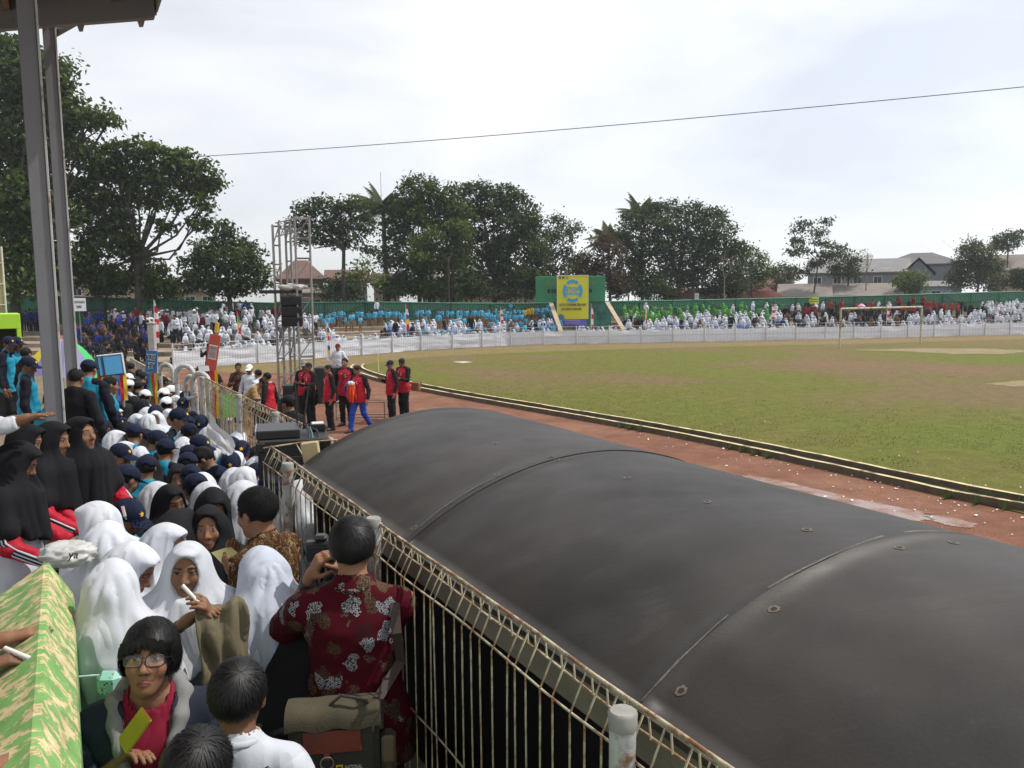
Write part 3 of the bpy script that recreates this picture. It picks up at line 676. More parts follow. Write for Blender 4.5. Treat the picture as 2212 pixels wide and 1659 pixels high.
bx_ = empty('signal_box', (p.x, p.y, sp_top), R(16), 'small black box with pale lid beside the receiver on the loudspeaker', 'box')
mb = MB(); mb.bbox((.13,.05,.003),(.235,.19,.055), .005); mb.build('case', m_blk2, bx_)
mb = MB(); mb.bbox((.14,.07,.0555),(.225,.17,.059), .001); mb.build('lid', mat('pale_label', (.6,.6,.6), .5), bx_)
for k, (c, x0) in enumerate((((.02,.02,.02), .10), ((.05,.16,.16), .12), ((.02,.02,.02), .165))):
    mb = MB(); mb.tube([(x0-.03,.06,.03),(x0,-.04,.07-.02*k),(x0+.01,-.19,.02),(x0+.005,-.25,-.08),(x0-.01,-.256,-.5)], .006, 6)
    o = mb.build('audio_cable', mat('cable_%d' % k, c, .5), None, (p.x,p.y,sp_top), R(16)); tag(o, ['black cable nearest the receiver hanging down the loudspeaker','teal cable hanging down the loudspeaker front','black cable below the small signal box on the loudspeaker'][k], 'cable')
a = atd(668, 955, 5.2)
mb = MB(); M = Matrix.Translation(a) @ Matrix.Rotation(R(-8),4,'Y'); mb.bbox((-.055,-.02,-.30),(.055,.02,.0), .006, M=M); bg_ = tag(mb.build('plywood_board', mat('plywood', (.48,.40,.22), .8, .15, 9)), 'small tan plywood board propped between the loudspeaker and the black roof', 'board')
# ================================================================== FIGURES: signed distance fields turned into meshes
def axis(lo, hi, step, fine=()):
    """grid line positions, finer inside the given (lo, hi, step) stretches"""
    x = lo; out = [lo]
    while x < hi:
        s = step
        for a, b, f in fine:
            if a-1e-9 <= x < b: s = min(s, f)
            elif a-step < x < a: s = min(s, max(f, (a-x)*.6+f))
        x += s; out.append(x)
    return np.array(out, np.float32)
class Field:
    def __init__(s, lo, hi, step, fine=((), (), ())):
        s.g = [axis(lo[i], hi[i], step, fine[i]) for i in range(3)]
        s.d = np.full([len(a) for a in s.g], .3, np.float32); s.h = step
    def block(s, lo, hi):
        sl = []
        for i in range(3):
            a = np.searchsorted(s.g[i], lo[i]); b = np.searchsorted(s.g[i], hi[i]); sl.append(slice(max(0, a-1), min(len(s.g[i]), b+1)))
        sl = tuple(sl)
        return sl, s.g[0][sl[0]][:, None, None], s.g[1][sl[1]][None, :, None], s.g[2][sl[2]][None, None, :]
    def merge(s, sl, d, k=0.0, mode='u'):
        if mode == 'u':
            a = s.d[sl]
            if k > 0:
                h = np.clip(.5+.5*(a-d)/k, 0, 1); s.d[sl] = a*(1-h)+d*h - k*h*(1-h)
            else: s.d[sl] = np.minimum(a, d)
        else:                                    # subtract
            a = s.d[sl]; d = -d
            if k > 0:
                h = np.clip(.5-.5*(a-d)/k, 0, 1); s.d[sl] = a*(1-h)+d*h + k*h*(1-h)
            else: s.d[sl] = np.maximum(a, d)
    def cone(s, a, b, r1, r2, k=.02, mode='u', flat=None):
        m = max(r1, r2)+k+2*s.h
        sl, X, Y, Z = s.block([min(a[i], b[i])-m for i in range(3)], [max(a[i], b[i])+m for i in range(3)])
        s.merge(sl, sd_cone(X, Y, Z, a, b, r1, r2), k, mode)
    def ell(s, c, r, k=.02, mode='u', Rm=None, warp=None):
        m = max(r)+k+2*s.h
        sl, X, Y, Z = s.block([c[i]-m for i in range(3)], [c[i]+m for i in range(3)])
        X, Y, Z = X-c[0], Y-c[1], Z-c[2]
        if Rm is not None: X, Y, Z = (Rm[0][0]*X+Rm[1][0]*Y+Rm[2][0]*Z, Rm[0][1]*X+Rm[1][1]*Y+Rm[2][1]*Z, Rm[0][2]*X+Rm[1][2]*Y+Rm[2][2]*Z)
        s.merge(sl, sd_ell(X, Y, Z, r), k, mode)
    def mesh(s, name, colfun=None, mi=None, post=None, smooth_it=0):
        V, F = surfnet(s.d, *s.g)
        if len(F) == 0: return None
        if post is not None: V = post(V)
        return npmesh(name, V, F, None, True, colfun(V) if colfun else None)
def sd_cone(X, Y, Z, a, b, r1, r2):
    bx, by, bz = b[0]-a[0], b[1]-a[1], b[2]-a[2]; L2 = bx*bx+by*by+bz*bz+1e-9
    px, py, pz = X-a[0], Y-a[1], Z-a[2]
    t = np.clip((px*bx+py*by+pz*bz)/L2, 0, 1)
    return np.sqrt((px-t*bx)**2+(py-t*by)**2+(pz-t*bz)**2) - (r1+(r2-r1)*t)
def sd_ell(X, Y, Z, r):
    k0 = np.sqrt((X/r[0])**2+(Y/r[1])**2+(Z/r[2])**2)+1e-6; k1 = np.sqrt((X/r[0]**2)**2+(Y/r[1]**2)**2+(Z/r[2]**2)**2)+1e-6
    return k0*(k0-1)/k1
_E = [(0,1),(2,3),(4,5),(6,7),(0,2),(1,3),(4,6),(5,7),(0,4),(1,5),(2,6),(3,7)]
def surfnet(d, gx, gy, gz):
    sgn = d < 0
    nx, ny, nz = d.shape
    c = np.zeros((nx-1, ny-1, nz-1), np.int8)
    for i in (0, 1):
        for j in (0, 1):
            for k in (0, 1): c += sgn[i:nx-1+i, j:ny-1+j, k:nz-1+k]
    I, J, K = np.nonzero((c > 0) & (c < 8))
    if len(I) == 0: return np.zeros((0, 3)), np.zeros((0, 4), int)
    vals = []; pos = []
    for q in range(8):
        i, j, k = q >> 2 & 1, q >> 1 & 1, q & 1
        vals.append(d[I+i, J+j, K+k]); pos.append(np.stack([gx[I+i], gy[J+j], gz[K+k]], 1))
    acc = np.zeros((len(I), 3)); cnt = np.zeros(len(I))
    for a, b in _E:
        va, vb = vals[a], vals[b]; m = (va < 0) != (vb < 0)
        t = np.where(m, va/np.where(m, va-vb, 1), 0)
        acc += np.where(m[:, None], pos[a]+(pos[b]-pos[a])*t[:, None], 0); cnt += m
    V = acc/cnt[:, None]
    idx = np.full(c.shape, -1, np.int64); idx[I, J, K] = np.arange(len(I))
    F = []
    # edges along x
    m = sgn[:-1, 1:-1, 1:-1] != sgn[1:, 1:-1, 1:-1]; i, j, k = np.nonzero(m); ins = sgn[:-1, 1:-1, 1:-1][m]
    q = np.stack([idx[i, j, k], idx[i, j+1, k], idx[i, j+1, k+1], idx[i, j, k+1]], 1); q[~ins] = q[~ins][:, ::-1]; F.append(q)
    m = sgn[1:-1, :-1, 1:-1] != sgn[1:-1, 1:, 1:-1]; i, j, k = np.nonzero(m); ins = sgn[1:-1, :-1, 1:-1][m]
    q = np.stack([idx[i, j, k], idx[i, j, k+1], idx[i+1, j, k+1], idx[i+1, j, k]], 1); q[~ins] = q[~ins][:, ::-1]; F.append(q)
    m = sgn[1:-1, 1:-1, :-1] != sgn[1:-1, 1:-1, 1:]; i, j, k = np.nonzero(m); ins = sgn[1:-1, 1:-1, :-1][m]
    q = np.stack([idx[i, j, k], idx[i+1, j, k], idx[i+1, j+1, k], idx[i, j+1, k]], 1); q[~ins] = q[~ins][:, ::-1]; F.append(q)
    F = np.concatenate(F); F = F[(F >= 0).all(1)]
    return V, F
# ------------------------------------------------------------------ skin, cloth and hair materials
def skin_mat():
    m = bpy.data.materials.new('skin'); m.use_nodes = True; t = m.node_tree; b = t.nodes['Principled BSDF']; l = t.links.new
    at = N(t, 'ShaderNodeAttribute', attribute_name='Col'); oi = N(t, 'ShaderNodeObjectInfo')
    mr = N(t, 'ShaderNodeMapRange', inp={'To Min': .72, 'To Max': 1.2}); l(oi.outputs['Random'], mr.inputs[0])
    nz = N(t, 'ShaderNodeTexNoise', inp={'Scale': 35.0, 'Detail': 4.0}); tc = N(t, 'ShaderNodeTexCoord'); l(tc.outputs['Object'], nz.inputs['Vector'])
    m2 = N(t, 'ShaderNodeMapRange', inp={'From Min': .3, 'From Max': .7, 'To Min': .9, 'To Max': 1.1}); l(nz.outputs[0], m2.inputs[0])
    mu = N(t, 'ShaderNodeMath', operation='MULTIPLY'); l(mr.outputs[0], mu.inputs[0]); l(m2.outputs[0], mu.inputs[1])
    s = N(t, 'ShaderNodeVectorMath', operation='SCALE'); l(at.outputs['Color'], s.inputs[0]); l(mu.outputs[0], s.inputs['Scale']); l(s.outputs[0], b.inputs['Base Color'])
    b.inputs['Roughness'].default_value = .58; b.inputs['Specular IOR Level'].default_value = .25
    b.inputs['Subsurface Weight'].default_value = .12; b.inputs['Subsurface Radius'].default_value = (.02, .008, .004); b.inputs['Subsurface Scale'].default_value = .3
    return m
m_skin = skin_mat()
SKIN = (.235, .118, .068)
CL = {}
def cloth(name, col, rough=.85, rnd=.12, bump=.07, **k):
    if name not in CL: CL[name] = mat(name, col, rough, .08, 6, bump, 240, rnd=rnd, spec=.18, sheen=.0, folds=k.pop('folds', .25), **k)
    return CL[name]
W_ = cloth('white_cotton', (.60,.625,.68), trans=.06); WS = cloth('white_shirt', (.57,.60,.66), trans=.05); BK = cloth('black_cotton', (.011,.011,.013), folds=.08)
NV = cloth('navy_cotton', (.010,.015,.036)); NS = cloth('dark_sleeve_jersey', (.009,.010,.018)); TQ = cloth('turquoise_jersey', (.014,.235,.36), .55); RD = cloth('red_jersey', (.42,.012,.03), .6); DT = cloth('dark_trousers', (.013,.014,.018))
GR = cloth('grey_hoodie', (.20,.20,.20)); KH = cloth('khaki_uniform', (.33,.22,.10)); MAR = cloth('maroon_polo', (.22,.012,.035)); DEN = cloth('dark_denim', (.018,.024,.040), .8); WHC = cloth('white_cap', (.75,.75,.76))
RB = cloth('royal_blue_track_suit', (.018,.035,.19)); OL = cloth('olive_cloth', (.17,.145,.09)); GRN = cloth('bright_green', (.09,.27,.06)); LB = cloth('pale_blue_shirt', (.50,.60,.74)); ORG = cloth('orange_cloth', (.7,.09,.03)); BRN = cloth('brown_skirt', (.13,.07,.035)); GREY = cloth('grey_skirt', (.10,.10,.11)); GB = cloth('green_white_shirt', (.02,.14,.08))
m_hair = mat('black_hair', (.006,.0055,.006), .62, .3, 30, .5, 260, spec=.22)
m_shoe = mat('dark_shoe', (.02,.02,.022), .5, .1)
m_eye = mat('eye', (.02,.012,.01), .15, 0)
m_yel = mat('gold_thread', (.75,.42,.04), .6, .2, 30)
def batik(name, ground, c1, c2, c3, scale, thr=.34, rad=.50):
    m = bpy.data.materials.new(name); m.use_nodes = True; t = m.node_tree; b = t.nodes['Principled BSDF']; l = t.links.new; b.inputs['Roughness'].default_value = .85; b.inputs['Specular IOR Level'].default_value = .12
    tc = N(t, 'ShaderNodeTexCoord'); v1 = N(t, 'ShaderNodeTexVoronoi', inp={'Scale': scale}); n0 = N(t, 'ShaderNodeTexNoise', inp={'Scale': scale*1.2, 'Detail': 2.0})
    ad = N(t, 'ShaderNodeVectorMath', operation='MULTIPLY_ADD'); ad.inputs[1].default_value = (.10,)*3; l(n0.outputs['Color'], ad.inputs[0]); l(tc.outputs['Object'], ad.inputs[2]); l(tc.outputs['Object'], n0.inputs['Vector'])
    l(ad.outputs[0], v1.inputs['Vector'])
    sep = N(t, 'ShaderNodeSeparateColor'); l(v1.outputs['Color'], sep.inputs[0])
    # petals and cells inside each motif
    v2 = N(t, 'ShaderNodeTexVoronoi', feature='DISTANCE_TO_EDGE', inp={'Scale': scale*11}); l(tc.outputs['Object'], v2.inputs['Vector'])
    w2 = N(t, 'ShaderNodeMath', operation='GREATER_THAN', inp={1: .13}); l(v2.outputs['Distance'], w2.inputs[0])
    inside = N(t, 'ShaderNodeMath', operation='LESS_THAN', inp={1: rad}); l(v1.outputs['Distance'], inside.inputs[0])
    pick = N(t, 'ShaderNodeValToRGB'); cr = pick.color_ramp; cr.interpolation = 'CONSTANT'
    while len(cr.elements) < 4: cr.elements.new(.5)
    for e, (p, c) in zip(cr.elements, ((0, c3 if thr < .2 else ground), (.34, c1), (.62, c2), (.80, c3))): e.position = p; e.color = (*c, 1)
    l(sep.outputs[0], pick.inputs[0])
    dk = N(t, 'ShaderNodeMix', data_type='RGBA'); dk.inputs[6].default_value = (.02,.012,.01,1); l(w2.outputs[0], dk.inputs[0]); l(pick.outputs[0], dk.inputs[7])
    has = N(t, 'ShaderNodeMath', operation='GREATER_THAN', inp={1: thr}); l(sep.outputs[0], has.inputs[0])
    both = N(t, 'ShaderNodeMath', operation='MULTIPLY'); l(inside.outputs[0], both.inputs[0]); l(has.outputs[0], both.inputs[1])
    fin = N(t, 'ShaderNodeMix', data_type='RGBA'); fin.inputs[6].default_value = (*ground, 1); l(both.outputs[0], fin.inputs[0]); l(dk.outputs[2], fin.inputs[7]); l(fin.outputs[2], b.inputs['Base Color'])
    return m
BAT_RED = batik('red_batik', (.060,.003,.008), (.15,.09,.055), (.36,.36,.40), (.10,.055,.03), 14.0)
BAT_GOLD = batik('gold_batik', (.05,.022,.010), (.50,.37,.17), (.42,.30,.13), (.24,.13,.05), 34.0, .03, .46)
BAT_BRN = batik('brown_batik', (.05,.022,.016), (.20,.10,.07), (.3,.2,.15), (.12,.04,.03), 12.0)
# ------------------------------------------------------------------ figure builder
def rotm(yaw, pitch, roll=0.0):
    return (Matrix.Rotation(yaw, 3, 'Z') @ Matrix.Rotation(pitch, 3, 'X') @ Matrix.Rotation(roll, 3, 'Y'))
class Fig:
    """pose in local space, facing +Y, feet at z=0; everything scaled by height h"""
    def __init__(s, h=1.6, lean=0.0, head=(0, 0, 0), larm=None, rarm=None, legs='stand', girl=False, build=1.0, twist=0.0):
        s.h = h; k = h/1.65; s.k = k; s.girl = girl; s.b = build
        s.legs = legs
        B = Matrix.Rotation(-lean, 3, 'X')             # lean forward about the hips
        hip = Vector((0, 0, .87*k)) if legs != 'sit' else Vector((0, 0, .42*k))
        s.hip = hip
        def up(x, y, z): return hip + B @ Vector((x*k, y*k, z*k))
        s.up = up; sw = .170*build if not girl else .150*build
        s.pelvis = up(0, 0, .03); s.waist = up(0, .005, .17); s.chest = up(0, .0, .38); s.neck = up(0, -.012, .545); s.sh = {-1: up(-sw, -.01, .475), 1: up(sw, -.01, .475)}
        s.sw = sw*k
        s.neck_top = up(0, .008, .60)
        hr = rotm(head[0], -head[1]-lean*.55, head[2]); s.hr = hr
        s.hc = s.neck_top + hr @ Vector((0, .012*k, .088*k))
        s.arms = {}
        for sd, a in ((-1, larm), (1, rarm)):
            S = s.sh[sd]
            if a is None: a = ((sd*.10, -.03, -.29), (sd*.03, .08, -.24))
            e = S + Vector(a[0])*k; w = e + Vector(a[1])*k; s.arms[sd] = (S, e, w, a[2] if len(a) > 2 else 'relax')
    def H(s, x, y, z): return s.hc + s.hr @ Vector((x*s.k, y*s.k, z*s.k))
    def bounds(s, pad=.10):
        pts = [s.hc, s.pelvis, s.chest] + [q for a in s.arms.values() for q in a[:3]] + [Vector((0, .1, 0)), Vector((0, -.12, 0))]
        for a in s.arms.values(): pts.append(a[2] + (a[2]-a[1]).normalized()*.17*s.k)
        if s.legs == 'sit': pts += [Vector((0, .55*s.k, 0))]
        if s.legs == 'walk': pts += [Vector((0, .38*s.k, 0)), Vector((0, -.42*s.k, 0))]
        lo = [min(p[i] for p in pts)-pad for i in range(3)]; hi = [max(p[i] for p in pts)+pad for i in range(3)]
        lo[0] = min(lo[0], -.2*s.k); hi[0] = max(hi[0], .2*s.k); lo[2] = -.02; hi[2] = max(hi[2], s.hc.z+.19*s.k)
        return lo, hi
    def legpts(s, sd):
        k = s.k
        if s.legs == 'sit': return [s.hip+Vector((sd*.09*k,0,0)), Vector((sd*.11*k,.42*k,.42*k)), Vector((sd*.10*k,.40*k,.06*k)), Vector((sd*.11*k,.52*k,.03*k))]
        if s.legs == 'walk':
            f = sd
            return [s.hip+Vector((sd*.085*k,0,0)), Vector((sd*.085*k,.12*f*k+.06*k,.46*k)), Vector((sd*.085*k,.27*f*k-(.02 if f > 0 else .05)*k,.075*k if f > 0 else .12*k)), Vector((sd*.09*k,.27*f*k+.12*k,.03*k if f > 0 else .05*k))]
        return [s.hip+Vector((sd*.085*k,0,0)), Vector((sd*.095*k,.015*k,.46*k)), Vector((sd*.10*k,-.02*k,.075*k)), Vector((sd*.125*k,.12*k,.03*k))]
    # -- head shape in head space
    def head_d(s, X, Y, Z):
        def sm(a, b, k): h = np.clip(.5+.5*(a-b)/k, 0, 1); return a*(1-h)+b*h-k*h*(1-h)
        def sub(a, b, k): b = -b; h = np.clip(.5-.5*(a-b)/k, 0, 1); return a*(1-h)+b*h+k*h*(1-h)
        aX = np.abs(X)
        d = sd_ell(X, Y+.012, Z-.022, (.074,.094,.088))
        d = sm(d, sd_ell(X, Y-.024, Z+.048, (.057,.062,.072)), .035)
        d = sm(d, sd_ell(X, Y-.058, Z+.102, (.026,.022,.020)), .03)
        d = sm(d, sd_ell(aX-.041, Y-.056, Z+.032, (.021,.022,.024)), .02)
        d = sm(d, sd_cone(aX, Y, Z, (0,.079,.018), (.034,.070,.022), .012, .009), .016)
        d = sub(d, sd_ell(aX-.031, Y-.098, Z-.002, (.017,.020,.0125)), .012)
        d = sm(d, sd_ell(aX-.031, Y-.073, Z-.001, (.0145,.0125,.011)), .006)
        d = sm(d, sd_cone(X, Y, Z, (0,.082,.006), (0,.103,-.036), .0075, .0125), .012)
        d = sm(d, sd_ell(aX-.013, Y-.090, Z+.041, (.0085,.011,.0085)), .007)
        d = sm(d, sd_cone(aX, Y, Z, (0,.0855,-.071), (.022,.078,-.074), .0055, .003), .005)
        d = sm(d, sd_cone(aX, Y, Z, (0,.0845,-.082), (.019,.077,-.080), .0068, .0035), .006)
        d = sm(d, sd_ell(aX-.077, Y+.006, Z+.008, (.011,.019,.030)), .008)
        return d
    def to_head(s, X, Y, Z):
        c = s.hc; r = s.hr; k = s.k; X, Y, Z = X-c.x, Y-c.y, Z-c.z
        return ((r[0][0]*X+r[1][0]*Y+r[2][0]*Z)/k, (r[0][1]*X+r[1][1]*Y+r[2][1]*Z)/k, (r[0][2]*X+r[1][2]*Y+r[2][2]*Z)/k)
    def hand(s, F, wr, el, pose, sd):
        """palm, four bent fingers of unequal length and a thumb leaving the side of the palm"""
        k = s.k; f = (wr-el).normalized()
        if isinstance(pose, tuple): nrm = Vector(pose[1]).normalized(); curl = pose[0]
        else: nrm = Vector((-sd, .25, 0)); curl = .35
        nrm = (nrm - f*nrm.dot(f)).normalized(); side = f.cross(nrm)*sd     # side: towards the thumb
        side = -side if side.dot(Vector((0, 1, .3))) < 0 and not isinstance(pose, tuple) else side
        if isinstance(pose, tuple) and len(pose) > 2: side = side*pose[2]
        pc = wr+f*.045*k
        F.cone(wr, wr+f*.02*k, .023*k, .025*k, .02)
        for q in (-.022, 0, .022): F.cone(wr+f*.02*k+side*q*.7*k, wr+f*.082*k+side*q*k, .0155*k, .0135*k, .012)
        for i, (o, ln) in enumerate(((.030, .066), (.011, .074), (-.009, .068), (-.028, .053))):
            p = wr+f*.084*k+side*o*k; d = f.copy(); a = curl*(.75+.12*i); r_ = .0088
            for j, seg in enumerate((.46, .31, .25)):
                d = (Matrix.Rotation(a*(.9 if j else .7), 3, side.cross(nrm).cross(nrm)) @ d) if False else (d*math.cos(a*(.9 if j else .7)) + nrm*math.sin(a*(.9 if j else .7))*1.0)
                # keep rotating in the finger plane
                d.normalize(); q = p+d*ln*seg*k; F.cone(p, q, r_*k, r_*.9*k, .004); p = q; r_ *= .92
                nrm_ = nrm
        p = wr+f*.022*k+side*.026*k
        q = p+(f*.6+side*.65+nrm*.3).normalized()*.042*k; F.cone(p, q, .0125*k, .0105*k, .008)
        q2 = q+(f*.85+side*.2+nrm*(.3+.4*curl)).normalized()*.034*k; F.cone(q, q2, .0102*k, .0085*k, .004)
    def body(s, step=.013, hstep=.007, handstep=None, lower=True):
        lo, hi = s.bounds(); k = s.k; R_ = .115*k
        fine = [[(s.hc[i]-R_-.02, s.hc[i]+R_+.02, hstep)] for i in range(3)]
        if handstep:
            for sd, (S, e, w, ps) in s.arms.items():
                c = w+(w-e).normalized()*.08*k
                for i in range(3): fine[i].append((c[i]-.115*k, c[i]+.115*k, handstep))
        F = Field(lo, hi, step, fine)
        b = s.b
        for sd in (-1, 1):
            ox = Vector((sd*.042*k*b,0,0)); F.cone(s.pelvis+ox*1.2, s.waist+ox*.8, .098*k*b, .088*k*b, .05); F.cone(s.waist+ox*.8, s.chest+ox*1.2, .088*k*b, .096*k*b, .05)
            F.cone(s.chest+Vector((sd*.06*k,0,.03*k)), s.sh[sd]-Vector((sd*.012*k,0,.012*k)), .080*k*b, .048*k, .05)
            F.cone(s.neck, s.sh[sd]-Vector((sd*.02*k,0,-.005*k)), .046*k, .042*k, .05)
            S, e, w, ps = s.arms[sd]
            F.cone(S, e, .047*k*b, .037*k*b, .03); F.cone(e, w, .036*k*b, .024*k, .02)
            s.hand(F, w, e, ps, sd)
            hp, kn, an, to = s.legpts(sd)
            F.cone(hp, kn, .080*k*b, .054*k, .05); F.cone(kn, an, .053*k, .036*k, .03); F.cone(an, to, .035*k, .030*k, .02)
        F.cone(s.neck-(s.neck_top-s.neck)*.6, s.hc+s.hr @ Vector((0,-.022*k,-.05*k)), .060*k, .049*k, .035)
        sl, X, Y, Z = F.block([s.hc[i]-.17*k for i in range(3)], [s.hc[i]+.17*k for i in range(3)])
        hx, hy, hz = s.to_head(X, Y, Z); F.merge(sl, s.head_d(hx, hy, hz)*k, .022*k)
        def col(V):
            n = len(V); c = np.ones((n, 4), np.float32); c[:, :3] = SKIN
            hx, hy, hz = s.to_head(V[:, 0], V[:, 1], V[:, 2]); ax = np.abs(hx); fr = (hy > .045) & (np.abs(hz) < .14)
            lip = fr & ((hx/.023)**2+((hz+.077)/.0125)**2 < 1) & (hy > .068); c[lip, :3] = (.205,.078,.058)
            mth = fr & (ax < .019) & (np.abs(hz+.0765) < .0022) & (hy > .06); c[mth, :3] = (.08,.03,.03)
            brow = fr & (np.abs(hz-.0225-.10*(.034-ax)*(ax-.02)*10) < .0042) & (ax > .012) & (ax < .049); c[brow, :3] = (.02,.014,.012)
            eye = fr & (((ax-.031)/.0145)**2+((hz-.0)/.0046)**2 < 1); c[eye, :3] = (.26,.23,.21)
            iri = eye & (np.abs(ax-.031) < .0062); c[iri, :3] = (.012,.008,.007)
            lash = fr & (((ax-.031)/.0165)**2+((hz-.0055)/.0032)**2 < 1); c[lash, :3] = (.03,.018,.015)
            nos = fr & (((ax-.008)/.0045)**2+((hz+.0475)/.003)**2 < 1); c[nos, :3] = (.08,.03,.02)
            chk = fr & (((ax-.042)/.022)**2+((hz+.035)/.02)**2 < 1); c[chk, :3] = c[chk, :3]*np.array((1.06,1.0,.98))
            return c
        s.F = F
        return F.mesh('body', col)
    def fold(s, X, Y, Z, amp, seed):
        a = seed*1.7
        return amp*(np.sin(31*X+9*np.sin(7*Z+a)+a)*np.sin(23*Z+5*X+2*a) + .6*np.sin(47*Y+17*Z+a*2) + .5*np.sin(60*Z+21*X-13*Y+a))
    def shirt(s, step=.013, hem=None, sleeve=1.0, which='torso', off=.014, amp=.004, seed=1, side=None, collar=True, neckr=.062, raglan=False):
        """torso: body of the garment; sleeve: one arm of it"""
        lo, hi = s.bounds(.13); k = s.k; b = s.b
        S, e, w, ps = s.arms[side or 1]
        if which == 'sleeve':
            pts = [S, e, w] + ([s.neck] if raglan else []); lo = [min(p[i] for p in pts)-.12 for i in range(3)]; hi = [max(p[i] for p in pts)+.12 for i in range(3)]
        else:
            hz_ = (s.hip.z-.12*k) if hem is None else hem
            lo[2] = hz_-.04 ; hi[2] = s.neck.z+.12; mx = s.sw+.14; lo[0], hi[0] = -mx, mx
            lo[1] = min(s.pelvis.y, s.chest.y, s.neck.y)-.22; hi[1] = max(s.pelvis.y, s.chest.y, s.neck.y)+.22
        F = Field(lo, hi, step)
        if which == 'torso':
            for sd in (-1, 1):
                ox = Vector((sd*.042*k*b,0,0)); wd_ = (1.12 if s.girl else 1.0)
                F.cone(s.pelvis+ox*2.0*wd_-Vector((0,0,.16*k)), s.pelvis+ox*1.7*wd_, .102*k*b*wd_+off*1.3, .100*k*b*wd_+off*1.2, .05)
                F.cone(s.pelvis+ox*1.7*wd_, s.waist+ox, .100*k*b*wd_+off*1.2, .094*k*b+off, .05); F.cone(s.waist+ox, s.chest+ox*1.25, .094*k*b+off, .097*k*b+off, .05)
                F.cone(s.chest+Vector((sd*.06*k,0,.03*k)), s.sh[sd]-Vector((sd*.012*k,0,.012*k)), .080*k*b+off, .046*k+off*.9, .05)
                F.cone(s.neck-Vector((0,0,.015*k)), s.sh[sd]-Vector((sd*.02*k,0,-.003*k)), .050*k+off*.6, .040*k+off*.9, .05)
            F.cone(s.pelvis-Vector((0,0,.16*k)), s.waist, .125*k*b*wd_+off*1.2, .105*k*b+off, .05); F.cone(s.chest, s.neck, .10*k*b, .060*k, .05)
            if collar: F.cone(s.neck-(s.neck_top-s.neck)*.1, s.neck+(s.neck_top-s.neck)*.22, .066*k+off*.5, .064*k+off*.4, .02)
            X, Y, Z = F.g[0][:, None, None], F.g[1][None, :, None], F.g[2][None, None, :]
            F.d += s.fold(X, Y, Z, amp, seed)*np.clip((s.neck.z-.05-Z)*8, 0, 1)
            # neck opening and hem
            sl, X, Y, Z = F.block([s.neck_top[i]-.16 for i in range(3)], [s.neck_top[i]+.14 for i in range(3)])
            F.merge(sl, sd_cone(X, Y, Z, s.neck_top+Vector((0,.02*k,.06*k)), s.neck+Vector((0,.018*k,.01*k)), .066*k, neckr*k), 0, 's')
            hz_ = (s.hip.z-.12*k) if hem is None else hem
            F.d = np.maximum(F.d, hz_-F.g[2][None, None, :]+.008*np.sin(20*F.g[0][:, None, None]))
        else:
            n = sleeve
            a = S-Vector((side*.012*k,0,.008*k)) if not raglan else S
            if raglan: F.cone(s.neck+Vector((side*.035*k,0,-.012*k)), S-Vector((side*.01*k,0,-.002*k)), .048*k+off, .050*k+off*1.1, .04)
            if n <= 1: F.cone(a, S+(e-S)*n*1.0, .052*k*b+off, .048*k*b+off*1.2, .02)
            else:
                F.cone(a, e, .052*k*b+off, .041*k*b+off, .03); F.cone(e, e+(w-e)*(n-1), .041*k*b+off, .029*k+off, .02)
            X, Y, Z = F.g[0][:, None, None], F.g[1][None, :, None], F.g[2][None, None, :]
            F.d += s.fold(X, Y, Z, amp*1.1, seed+3)
            # cuff cut
            end = S+(e-S)*n if n <= 1 else e+(w-e)*(n-1); dr = ((e-S) if n <= 1 else (w-e)).normalized()
            F.d = np.maximum(F.d, (X-end.x)*dr.x+(Y-end.y)*dr.y+(Z-end.z)*dr.z-.012)
        return F.mesh(which)
    def trousers(s, step=.014, off=.016, amp=.004, seed=2, top=None):
        lo, hi = s.bounds(.08); k = s.k; hi[2] = s.hip.z+.16; lo[0] = -.24*k; hi[0] = .24*k
        F = Field(lo, hi, step)
        F.cone(s.pelvis, s.pelvis+Vector((0,0,.07*k)), .118*k*s.b+off*.5, .112*k*s.b+off*.5, .04)
        for sd in (-1, 1):
            hp, kn, an, to = s.legpts(sd); F.cone(hp, kn, .084*k*s.b+off, .058*k+off, .05); F.cone(kn, an, .058*k+off, .046*k+off, .03)
        X, Y, Z = F.g[0][:, None, None], F.g[1][None, :, None], F.g[2][None, None, :]
        F.d += s.fold(X, Y, Z, amp, seed); F.d = np.maximum(F.d, .055*k-Z); F.d = np.maximum(F.d, Z-(s.hip.z+.10*k))
        return F.mesh('trousers')
    def skirt(s, step=.016, amp=.006):
        lo, hi = s.bounds(.1); k = s.k; hi[2] = s.hip.z+.14; lo[0] = -.3*k; hi[0] = .3*k; lo[1] = -.3*k; hi[1] = .34*k if s.legs != 'sit' else .62*k
        F = Field(lo, hi, step)
        F.cone(s.hip+Vector((0,0,.08*k)), s.hip-Vector((0,0,.12*k)), .12*k, .16*k, .04)
        for sd in (-1, 1):
            hp, kn, an, to = s.legpts(sd); F.cone(hp, kn, .13*k, .125*k, .07); F.cone(kn, an, .125*k, .115*k, .07)
        X, Y, Z = F.g[0][:, None, None], F.g[1][None, :, None], F.g[2][None, None, :]
        F.d += amp*1.6*np.sin(7*np.arctan2(Y, X)+1)*np.clip((s.hip.z-Z)*3, 0, 1); F.d = np.maximum(F.d, .06*k-Z)
        return F.mesh('skirt')
